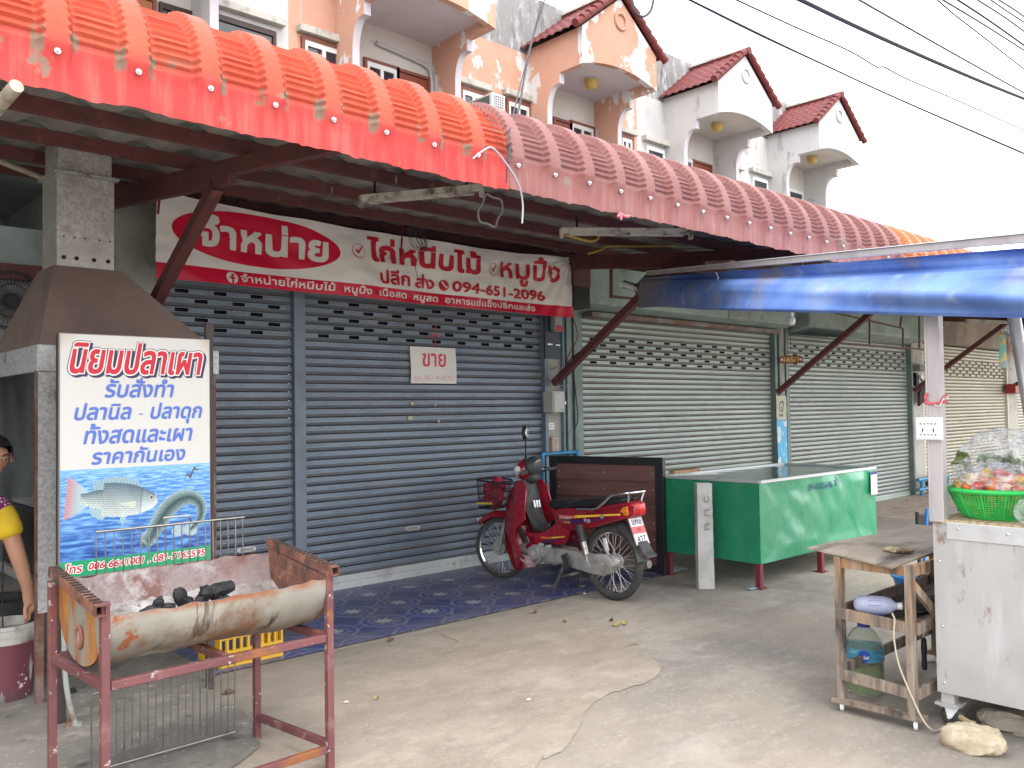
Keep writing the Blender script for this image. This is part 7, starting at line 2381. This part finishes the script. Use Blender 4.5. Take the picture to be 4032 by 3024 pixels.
# ================================================================ wooden work table on castors
t = thing('work_table', 'rough wooden work table with a curled plywood top, left of the cart', 'table', (4.5, 1.82, 0))
m_ply = M('dirty_plywood', (.30, .25, .20), .75, layers=[((.40, .34, .28), 2.4, .45, .7, {'st': (.6, 3, 1)}), ((.05, .042, .036), 2.2, .54, .66, {'st': (.6, 1.6, 1), 'detail': 9}), ((.22, .18, .14), 9, .5, .75, {'st': (.3, 3, 1)})], bump=(40, .2, (.3, 2, 1)))
m_tw = M('weathered_timber', (.25, .195, .15), .85, layers=[((.38, .215, .10), 2, .35, .5, {'gr': (2, .62, .42)}), ((.13, .10, .08), 11, .45, .62, {'st': (2, 2, .22), 'detail': 9}), ((.34, .29, .24), 9, .52, .68, {'st': (2, 2, .25)}), ((.05, .04, .033), 5, .56, .66, {'detail': 9})], bump=(40, .3, (1, 1, .2)))
def top(u, v, off=0):
    x = 3.93 + 1.25 * u
    y0 = 1.655 + .03 * (1 - u)
    y = y0 + (2.14 - y0) * v
    x -= .10 * (1 - u) ** 3 * (1 - v) ** 1.2 * 1.0 - .02 * sin(pi * v) * (1 - u) ** 3
    z = .738 + .016 * (1 - u) ** 2 * v ** 2 - .010 * (1 - u) ** 2 * (1 - v) + .004 * sin(u * 7)
    return V((x, y, z + off))
g = MB().grid(lambda u, v: top(u, v), 30, 16)
go = g.build('table_top', m_ply, t, recalc=False)
so_ = go.modifiers.new('thick', 'SOLIDIFY'); so_.thickness = .009; so_.offset = -1
for x, y in ((3.945, 1.985), (3.935, 1.652), (5.05, 1.985), (5.05, 1.652)):
    g = MB()
    g.bar((x, y, .055), (x, y, .728), .032, .048)
    g.bar((x + .02, y + (.0 if y > 1.8 else -.0), .07), (x + .02, y, .725), .018, .03)
    g.build('leg', m_tw, t, bevel=.003)
for p, q in (((3.94, 1.97, .70), (3.94, 1.67, .70)), ((3.95, 1.64, .70), (5.05, 1.64, .70)), ((3.95, 2.0, .70), (5.05, 2.0, .70)),
             ((3.925, 1.99, .462), (3.925, 1.63, .446)), ((3.95, 1.635, .44), (5.05, 1.635, .44)), ((3.95, 2.005, .462), (5.05, 2.005, .46)),
             ((3.925, 1.98, .176), (3.925, 1.64, .158)), ((3.95, 1.635, .155), (5.05, 1.635, .155)), ((3.95, 2.005, .18), (5.05, 2.005, .18)), ((5.06, 1.98, .46), (5.06, 1.64, .46))):
    MB().bar(p, q, .02, .05).build('rail', m_tw, t, bevel=.002)
for k in range(5):
    y = 1.68 + .068 * k
    MB().bar((3.94, y, .437), (5.05, y, .437), .058, .014).build('shelf_slat', m_tw if k in (0, 3) else M('dark_slat', (.085, .065, .05), .8), t)
MB().bar((3.935, 2.02, .052), (3.935, 1.60, .056), .06, .02).build('base_board', m_tw, t)
MB().bar((5.04, 2.02, .052), (5.04, 1.60, .056), .06, .02).build('base_board', m_tw, t)
MB().bar((3.93, 1.655, .66), (4.22, 1.60, .40), .026, .036).build('diagonal_brace', m_tw, t, bevel=.003)
for x, y in ((3.94, 1.985), (3.93, 1.64), (5.04, 1.985), (5.04, 1.64)):
    g = MB().lathe([(.014, -.008), (.024, -.008), (.024, .008), (.014, .008), (.012, .0)], (x, y, .0245), 20, (.35, -1, 0), cap=False)
    g.bar((x, y, .02), (x, y, .045), .008, .016)
    g.build('castor', m_white_plastic, t, smooth=40)
# string, pump, things on the table
o = MB().tube(spline([(3.925, 1.728, .50), (3.918, 1.722, .492), (3.912, 1.714, .476), (3.91, 1.718, .40), (3.908, 1.700, .288), (3.905, 1.657, .182), (3.90, 1.60, .07), (3.91, 1.565, .028), (3.98, 1.565, .006), (4.03, 1.565, .005), (4.07, 1.555, .006)], 8), .0042, 6).build('twine', M('pale_twine', (.48, .41, .31), .8))
tag(o, 'pale twine hanging from the shelf of the work table to the floor', 'string')
t = thing('knife_steel', 'black handled tool hung under the shelf of the work table', 'tool', (4.2, 1.70, .2))
MB().lathe([(.010, 0), (.013, .02), (.011, .05), (.014, .10), (.012, .14), (.006, .15)], (4.2, 1.705, .195), 14).build('handle', m_black, t, smooth=50)
MB().tube([(4.2, 1.705, .34), (4.2, 1.70, .42)], .004, 6).build('wire', m_alu, t)
for k, (x, y, cl, lb) in enumerate(((4.146, 1.821, (.42, .33, .21), 'pale scrap of food on the plywood table top'), (4.154, 1.765, (.20, .15, .08), 'darker charred scrap of food on the plywood table top'))):
    o = MB().ell((x, y, .752), (.03, .042, .012), 16, 10, Matrix.Rotation(.3, 3, 'Z'), .4, 30 + k).build('food_scrap', M('scrap_%s' % ('pale' if k == 0 else 'dark'), cl, .7, layers=[(tuple(c * .35 for c in cl), 20, .5, .65)]), smooth=40)
    tag(o, lb, 'scrap')
o = MB().ell((4.35, 1.74, .462), (.16, .05, .02), 20, 12, None, .35, 77).build('black_rag', M('soot', (.03, .03, .03)), smooth=40)
tag(o, 'blackened rag on the shelf of the work table', 'rag')
# lying bottle
t = thing('plastic_bottle', 'white translucent bottle lying on the middle shelf of the work table', 'bottle', (4.05, 1.9, .45))
bdir = V((.05, -.19, .012)).normalized()
b0 = V((4.02, 1.955, .492))
MB().lathe([(.002, 0), (.026, .004), (.04, .02), (.044, .05), (.044, .13), (.036, .165), (.018, .185), (.016, .20)], b0, 24, bdir).build('body', M('milky_plastic', (.50, .52, .70), .3, trans=.25), t, smooth=50)
MB().lathe([(.017, .198), (.017, .215), (.015, .217)], b0, 18, bdir).build('cap', m_white_plastic, t, smooth=40)
g = MB()
def btl(a, h): 
    x_ = V((1, 0, 0)); x_ = (x_ - bdir * x_.dot(bdir)).normalized(); y_ = bdir.cross(x_)
    return b0 + bdir * h + (x_ * cos(a) + y_ * sin(a)) * .0448
for a0 in (2.5, 3.9):
    g.tube([btl(a0, .075), btl(a0, .13), btl(a0 + .5, .13), btl(a0 + .5, .075)], .0012, 5, True)
g.build('blue_marking', m_text_blue, t)
# water jug
t = thing('water_jug', 'big clear water jug with blue cap and label under the work table', 'jug', (4.27, 2.03, 0))
JC = V((4.275, 2.03, 0))
prof = [(.075, .0), (.088, .008), (.09, .03), (.087, .05), (.091, .06), (.089, .085), (.091, .10), (.089, .16), (.092, .165), (.092, .235), (.090, .24), (.078, .275), (.055, .31), (.032, .325), (.028, .33), (.028, .335)]
MB().lathe(prof, JC, 36).build('bottle', M('clear_greenish_plastic', (.72, .80, .70), .08, trans=.85, ior=1.12, spec=.7, alpha=.75), t, smooth=50)
MB().lathe([(.070, .004), (.083, .012), (.086, .08), (.085, .15), (.001, .15)], JC, 32).build('water', M('murky_water', (.17, .20, .08), .15, layers=[((.22, .25, .11), 8, .5, .7)]), t, smooth=50)
MB().lathe([(.031, .328), (.031, .352), (.027, .355)], JC, 24).build('cap', M('blue_cap', (.025, .025, .22), .4), t, smooth=40)
def jl(a, z, o_=0): return JC + V(((.0935 + o_) * cos(a), (.0935 + o_) * sin(a), z))
MB().grid(lambda u, v: jl(2 * pi * u, .17 + .062 * v), 48, 3, cu=True).build('label_band', M('aqua_label', (.05, .22, .33), .3, layers=[((.15, .36, .45), 18, .5, .65, {'st': (1, 1, 3)})]), t, smooth=180, recalc=False)
ja = pi + .42
emb = lambda off: (lambda u, v: jl(ja - u / .0935, .20 + v, off))
g = MB(); put_fill(g, [disc2d(28, .028, .030)], emb(.0015), .012); g.build('emblem', M('deep_blue_label', (.02, .07, .38), .3), t)
g = MB(); put_text(g, 'เพียวไลฟ์', lambda u, v: emb(.003)(-u, v), cx=0, y=-.012, width=.044, height=.018, bold=.0004); g.build('label_lettering', m_text_white, t)

# ================================================================ on the floor at the right
m_rock1 = M('pale_sandstone', (.46, .38, .27), .9, layers=[((.58, .50, .38), 8, .5, .66, {'detail': 9}), ((.30, .23, .15), 6, .56, .72), ((.66, .60, .50), 26, .62, .72)], bump=(30, 1.0))
m_rock2 = M('grey_stone', (.30, .265, .215), .9, layers=[((.38, .34, .28), 7, .5, .66), ((.20, .17, .13), 9, .56, .72)], bump=(30, .9))
def rock(label, c, r, R, seed, mt):
    def fn(u, v):
        th, ph = 2 * pi * u, pi * (.001 + .998 * v)
        d = V((cos(th) * sin(ph), sin(th) * sin(ph), -cos(ph)))
        e2 = lambda q: math.copysign(abs(q) ** .62, q)
        b = V((e2(d.x), e2(d.y), e2(d.z)))
        k = 1 + .36 * noise.noise(d * 1.5 + V((seed, 0, 0))) + .16 * noise.noise(d * 3.4 + V((seed, 3, 0))) + .035 * noise.noise(d * 11 + V((seed, 7, 0)))
        k *= 1 - .30 * max(0, -b.y) * (b.z > 0) - .12 * max(0, b.y)      # thick at one end, tapering to the other
        p = R @ V((b.x * r[0] * k, b.y * r[1] * (.75 + .25 * k), b.z * r[2] * k))
        q = V(c) + p
        q.z = max(0, q.z)
        return q
    o = MB().grid(fn, 60, 36, cu=True).build('rock', mt, smooth=30)
    return tag(o, label, 'rock')
rock('pale sandstone rock on the ground at the lower right corner', (3.872, 1.385, .045), (.062, .125, .058), Matrix.Rotation(radians(8), 3, 'Z') @ Matrix.Rotation(radians(-9), 3, 'X'), 4, m_rock1)
rock('flat grey stone slab under the edge of the cart', (4.24, 1.36, .035), (.075, .13, .046), Matrix.Rotation(radians(6), 3, 'Z'), 9, m_rock2)
t = thing('capped_pipe', 'white ribbed cap on a thin pipe at the right edge, in front of the cart', 'pipe', (4.02, 1.19, 0))
MB().cyl((4.035, 1.178, 0), (4.035, 1.178, .10), .014, n=14).build('pipe', M('beige_pipe', (.50, .45, .36), .6), t, smooth=60)
MB().lathe([(.018, .10), (.024, .105), (.025, .12), (.023, .122), (.026, .125), (.026, .138), (.023, .14), (.026, .143), (.025, .158), (.02, .168), (.001, .170)], (4.035, 1.178, 0), 28).build('cap', m_white_plastic, t, smooth=40)
t = thing('wash_basin', 'blue plastic basin on the floor beyond the work table', 'basin', (6.75, 2.78, 0))
MB().lathe([(.12, 0), (.14, .01), (.17, .12), (.185, .125), (.186, .135), (.172, .137), (.15, .06), (.001, .03)], (6.75, 2.78, 0), 36, cap=False).build('bowl', M('blue_plastic', (.02, .16, .42), .35), t, smooth=50)
t = thing('broom', 'broom with a blue handle standing in the blue basin', 'broom', (6.85, 2.72, 0))
MB().tube([(6.80, 2.75, .12), (6.98, 2.78, .62)], .014, 8).build('handle', M('blue_plastic', (.02, .16, .42)), t)
MB().plate([(6.70, .05), (6.92, .05), (6.86, .22), (6.80, .24)], lambda u, v, w_: V((u, 2.74 + w_, v)), -.02, .02).build('bristles', M('brown_bristle', (.09, .065, .05), .9), t)
o = MB().cyl((6.72, 2.74, .03), (6.74, 2.76, .62), .015, n=8).build('dark_stick', M('dark_stick', (.03, .025, .025), .7))
tag(o, 'dark stick standing in the blue basin beside the broom', 'stick')
# fallen leaves and litter
def leaf(label, x, y, sz, rz, cl, seed):
    p = onZ(x, y)
    R = Matrix.Rotation(rz, 3, 'Z')
    g = MB().grid(lambda u, v: p + R @ V((sz * (u - .5), sz * .42 * sin(pi * min(1, u * .96 + .02)) * (v - .5) * 1.6, .008 + .012 * abs(v - .5) + .010 * sin(u * 5 + seed) + .004)), 10, 6)
    o = g.build('fallen_leaf', M('dry_leaf_%s' % ['a', 'b', 'c'][seed % 3] if False else ['dry_leaf', 'green_dry_leaf', 'brown_leaf'][seed % 3], cl, .8), smooth=180, recalc=False)
    return tag(o, label, 'leaf', 'fallen leaves on the forecourt')
b2p = lambda x, y: (1300 + x * .6329, 1974 + y * .6329)
for k, (x, y, sz, rz, cl, lb) in enumerate(((1268, 698, .07, .3, (.38, .27, .12), 'tan dry leaf on the floor below the motorbike stand'), (1458, 757, .045, .1, (.28, .25, .10), 'small greenish leaf between the tan leaf and the leaf pair'), (1750, 748, .045, .6, (.13, .08, .06), 'dark brown leaf above the curled leaf pair'),
                                          (1780, 778, .075, -.2, (.36, .27, .13), 'left leaf of the curled pair right of the motorbike'), (1835, 768, .06, .5, (.27, .24, .10), 'right leaf of the curled pair right of the motorbike'), (376, 876, .055, .2, (.14, .075, .05), 'curled leaf at the edge of the blue tiles, nearest the trough'),
                                          (291, 1242, .03, .5, (.36, .26, .12), 'tiny leaf on the dusty floor right of the trough legs'))):
    leaf(lb, *b2p(x, y), sz, rz, cl, k)
leaf('brown leaf on the floor in front of the yellow crate', 1420 * .6329, 1974 + 1205 * .6329, .07, -.2, (.12, .07, .05), 5)
o = MB().box(0, .10, 0, .05, .010, .012)
pz = onZ(2632 + 540 * .6329, 1974 + 553 * .6329)
o.v = [(a + pz.x - .05, b + pz.y, c) for a, b, c in o.v]
tag(o.build('paper_scrap', M('pale_blue_paper', (.36, .5, .58), .7)), 'pale blue paper scrap at the foot of the green bin leg', 'paper')
for k, (x, y, lb) in enumerate(((1235, 1244, 'white petal on the dusty floor in the middle'), (1582, 580, 'pink scrap on the floor by the rear wheel'), (100, 1260, 'white stick end on the floor right of the trough'))):
    p = onZ(*b2p(x, y))
    o = MB().ell(p + V((0, 0, .010)), (.016, .010, .005), 10, 6, None, .3, k).build('litter', M('pinkish_white', (.62, .52, .53), .7), smooth=60)
    tag(o, lb, 'litter')
o = MB().tube([onZ(*b2p(690, 835)) + V((0, 0, .012)), onZ(*b2p(800, 880)) + V((0, 0, .010))], .003, 5).build('dry_stalk', M('dry_stalk', (.36, .27, .17), .8))
tag(o, 'thin dry stalk on the floor in front of the blue tiles', 'stalk')
# ================================================================ the cook, bending at the left edge
t = thing('person', 'woman in a purple dotted apron over a yellow shirt, bending beside the smoke hood', 'person', (.85, 5.3, 0))
def skin_mesh(name, J, E, mat, parent, root=0, sub=2):
    me = bpy.data.meshes.new(name)
    me.from_pydata([V(j[0]) for j in J], E, [])
    o = bpy.data.objects.new(name, me)
    COL.objects.link(o)
    adopt(o, parent)
    sk = o.modifiers.new('skin', 'SKIN')
    sk.use_smooth_shade = True
    ss = o.modifiers.new('subsurf', 'SUBSURF')
    ss.levels = ss.render_levels = sub
    lay = me.skin_vertices[0].data if me.skin_vertices else None
    if lay is None:
        bpy.context.view_layer.objects.active = o
        bm = bmesh.new(); bm.from_mesh(me)
        bm.verts.layers.skin.verify()
        bm.to_mesh(me); bm.free()
        lay = me.skin_vertices[0].data
    for k, j in enumerate(J):
        r = j[1] if isinstance(j[1], tuple) else (j[1], j[1])
        lay[k].radius = r
        lay[k].use_root = (k == root)
    me.materials.append(mat)
    return o
m_skin = M('brown_skin', (.44, .225, .145), .5, layers=[((.38, .18, .11), 9, .5, .75), ((.50, .27, .18), 14, .6, .8)])
m_hair = M('black_hair', (.012, .010, .010), .45, bump=(160, .3, (1, 1, .15)))
m_cloth_y = M('yellow_cotton', (.62, .42, .02), .85, layers=[((.50, .33, .015), 9, .45, .7)], bump=(60, .3))
m_dots = bpy.data.materials.new('purple_dotted_cloth')
m_dots.use_nodes = True
_t = m_dots.node_tree
_v = _t.nodes.new('ShaderNodeTexVoronoi'); _v.inputs['Scale'].default_value = 62; _v.inputs['Randomness'].default_value = .25
_g = _t.nodes.new('ShaderNodeNewGeometry')
_r = _t.nodes.new('ShaderNodeValToRGB')
_r.color_ramp.elements[0].position = .30; _r.color_ramp.elements[0].color = (.62, .56, .60, 1)
_r.color_ramp.elements[1].position = .36; _r.color_ramp.elements[1].color = (.16, .012, .10, 1)
_t.links.new(_g.outputs['Position'], _v.inputs['Vector']); _t.links.new(_v.outputs['Distance'], _r.inputs[0]); _t.links.new(_r.outputs[0], _t.nodes['Principled BSDF'].inputs['Base Color'])
_t.nodes['Principled BSDF'].inputs['Roughness'].default_value = .85
HC_ = V((1.045, 5.0, 1.245))
fdir = V((.10, -1, -.22)).normalized()        # where she looks
J = [((.74, 5.50, .84), (.14, .12)), ((.80, 5.36, .96), (.135, .12)), ((.88, 5.20, 1.04), (.15, .12)), ((.94, 5.09, 1.09), (.10, .09)), ((.985, 5.035, 1.13), .052), ((1.01, 5.01, 1.185), (.07, .075)), (HC_ + V((0, 0, .005)), (.080, .092)), (HC_ + V((.0, .012, .065)), (.060, .07)),
     ((1.075, 5.07, .985), .058), ((1.125, 5.02, .86), .047), ((1.16, 4.995, .72), .042), ((1.195, 5.0, .60), .034), ((1.215, 5.015, .505), .025), ((1.222, 5.03, .455), (.028, .018)),
     ((.72, 5.02, .99), .058), ((.66, 4.98, .84), .046), ((.68, 4.94, .68), .04), ((.76, 4.93, .56), .028), ((.79, 4.93, .51), .026),
     ((.66, 5.50, .76), .11), ((.66, 5.44, .46), .07), ((.66, 5.52, .10), .045), ((.66, 5.43, .035), .036), ((.66, 5.33, .03), .028),
     ((.84, 5.52, .76), .11), ((.86, 5.46, .46), .07), ((.86, 5.54, .10), .045), ((.86, 5.45, .035), .036), ((.86, 5.35, .03), .028)]
E_ = [(0, 1), (1, 2), (2, 3), (3, 4), (4, 5), (5, 6), (6, 7), (2, 8), (8, 9), (9, 10), (10, 11), (11, 12), (12, 13), (2, 14), (14, 15), (15, 16), (16, 17), (17, 18), (0, 19), (19, 20), (20, 21), (21, 22), (22, 23), (0, 24), (24, 25), (25, 26), (26, 27), (27, 28)]
hand = V((1.222, 5.03, .455))
for k, (dx, dy, ln) in enumerate(((-.022, -.006, .062), (-.008, -.010, .072), (.008, -.008, .068), (.021, -.002, .055))):
    b0_ = len(J)
    J += [(hand + V((dx, dy, -.022)), .0095), (hand + V((dx * 1.15, dy - .012, -.022 - ln * .45)), .0088), (hand + V((dx * 1.1, dy - .006, -.022 - ln * .75)), .0078), (hand + V((dx * 1.0, dy + .010, -.022 - ln)), .0068)]
    E_ += [(13, b0_), (b0_, b0_ + 1), (b0_ + 1, b0_ + 2), (b0_ + 2, b0_ + 3)]
b0_ = len(J)
J += [(hand + V((-.030, -.022, .0)), .011), (hand + V((-.034, -.038, -.028)), .0095), (hand + V((-.026, -.044, -.050)), .0075)]
E_ += [(12, b0_), (b0_, b0_ + 1), (b0_ + 1, b0_ + 2)]
skin_mesh('body', J, E_, m_skin, t)
# face
sd2 = fdir.cross(V((0, 0, 1))).normalized()
up2 = sd2.cross(fdir).normalized()
Fp = lambda a, b, c: HC_ + sd2 * a + up2 * b + fdir * c
g = MB()
g.ell(Fp(0, -.030, .088), (.013, .017, .013), 12, 8)
g.tube([Fp(0, .012, .082), Fp(0, -.028, .094)], [.007, .012], 8)
g.build('nose', m_skin, t, smooth=180)
g = MB()
for s in (-1, 1): g.ell(Fp(s * .031, .008, .074), (.013, .006, .007), 12, 8)
eo = g.build('eyes', M('eye_white', (.32, .26, .23), .3), t, smooth=180)
g = MB()
for s in (-1, 1): g.ell(Fp(s * .031, .007, .079), (.006, .005, .005), 10, 8)
g.build('irises', m_black, eo, smooth=180)
g = MB()
for s in (-1, 1): g.tube([Fp(s * .014, .026, .084), Fp(s * .032, .032, .082), Fp(s * .050, .024, .070)], [.003, .004, .002], 6)
g.build('eyebrows', m_hair, t)
g = MB().tube([Fp(-.024, -.062, .076), Fp(0, -.060, .084), Fp(.024, -.062, .076)], [.003, .007, .003], 8)
g.build('mouth', M('lips', (.26, .08, .07), .4), t, smooth=180)
g = MB()
for s in (-1, 1): g.ell(Fp(s * .083, -.005, .0), (.010, .016, .028), 12, 8)
g.build('ears', m_skin, t, smooth=180)
g = MB()
def hair(u, v):
    th = 2 * pi * u
    ph = pi * (.0 + .62 * v)
    d = V((sin(th) * sin(ph), -cos(th) * sin(ph), cos(ph)))
    fr_ = max(0, d.x * 0 + (sd2 * 0 + fdir).dot(d))
    r = V((.090, .108, .102))
    low = 1 - .55 * max(0, fr_) * (v > .55) 
    p = HC_ + V((d.x * r.x, d.y * r.y, d.z * r.z * 1.0)) + V((0, .012, .018))
    if fr_ > .45 and p.z < HC_.z + .055: p.z = HC_.z + .055 + (p.z - HC_.z) * .12; p += V((0, .018, 0))
    return p
g.grid(hair, 40, 20, cu=True)
g.ell(HC_ + V((0, .12, .0)), (.05, .05, .045), 16, 10)
g.build('hair', m_hair, t, smooth=180)
# clothes
Js = [((.725, 5.53, .79), (.178, .165)), ((.80, 5.36, .96), (.165, .155)), ((.88, 5.20, 1.04), (.168, .138)), ((.93, 5.11, 1.085), (.11, .10)),
      ((1.078, 5.068, .985), .076), ((1.115, 5.03, .895), .073), ((1.137, 5.01, .815), .072), ((.72, 5.02, .99), .074), ((.68, 4.99, .90), .07), ((.66, 4.98, .83), .068)]
skin_mesh('shirt', Js, [(0, 1), (1, 2), (2, 3), (2, 4), (4, 5), (5, 6), (2, 7), (7, 8), (8, 9)], m_cloth_y, t)
Ja = [((.74, 5.49, .80), (.18, .155)), ((.80, 5.35, .96), (.168, .15)), ((.88, 5.195, 1.035), (.18, .15)), ((.935, 5.10, 1.085), (.105, .095)), ((1.07, 5.068, .995), (.088, .086)), ((1.098, 5.045, .935), (.084, .082)), ((.73, 5.03, .995), (.086, .086))]
skin_mesh('apron', Ja, [(0, 1), (1, 2), (2, 3), (2, 4), (4, 5), (2, 6)], m_dots, t)
Jt = [((.75, 5.51, .80), (.165, .15)), ((.66, 5.50, .72), .12), ((.66, 5.45, .46), .085), ((.66, 5.51, .14), .065), ((.84, 5.52, .72), .12), ((.86, 5.47, .46), .085), ((.86, 5.53, .14), .065)]
skin_mesh('trousers', Jt, [(0, 1), (1, 2), (2, 3), (0, 4), (4, 5), (5, 6)], M('dark_trousers', (.03, .03, .04), .9), t)
# fan on the wall of the open shop
t = thing('wall_fan', 'dark electric fan with a round wire cage in the open shop at the left edge', 'fan', (1.62, 7.2, 2.3))
FC = V((1.62, 7.2, 2.31))
fd = V((-.25, -1, -.15)).normalized()
fx_ = fd.cross(V((0, 0, 1))).normalized(); fy_ = fx_.cross(fd)
g = MB()
for r, d in ((.20, .0), (.215, .03), (.20, .06), (.12, .075), (.05, .08)):
    g.tube([FC + fx_ * (r * cos(a)) + fy_ * (r * sin(a)) + fd * d for a in [2 * pi * k / 36 for k in range(36)]], .005, 5, True)
for k in range(40):
    a = 2 * pi * k / 40
    g.tube([FC + (fx_ * cos(a) + fy_ * sin(a)) * r + fd * d for r, d in ((.05, .08), (.12, .075), (.20, .06), (.215, .03), (.20, 0))], .0022, 4)
g.build('cage', m_black, t)
g = MB()
for k in range(3):
    a = 2 * pi * k / 3 + .4
    e_ = fx_ * cos(a) + fy_ * sin(a); f_ = -fx_ * sin(a) + fy_ * cos(a)
    g.grid(lambda u, v: FC + e_ * (.03 + .15 * u) + f_ * ((v - .5) * .17 * sin(pi * min(1, u * .8 + .2))) + fd * (.035 + .03 * (v - .5)), 8, 6)
g.build('blades', M('grey_blade', (.16, .155, .14), .4), t, smooth=180, recalc=False)
g = MB().cyl(FC + fd * .06, FC - fd * .12, .05, n=16)
g.bar(FC - fd * .1, FC - fd * .1 + V((0, .12, -.12)), .05)
g.build('motor', m_black, t, smooth=40)
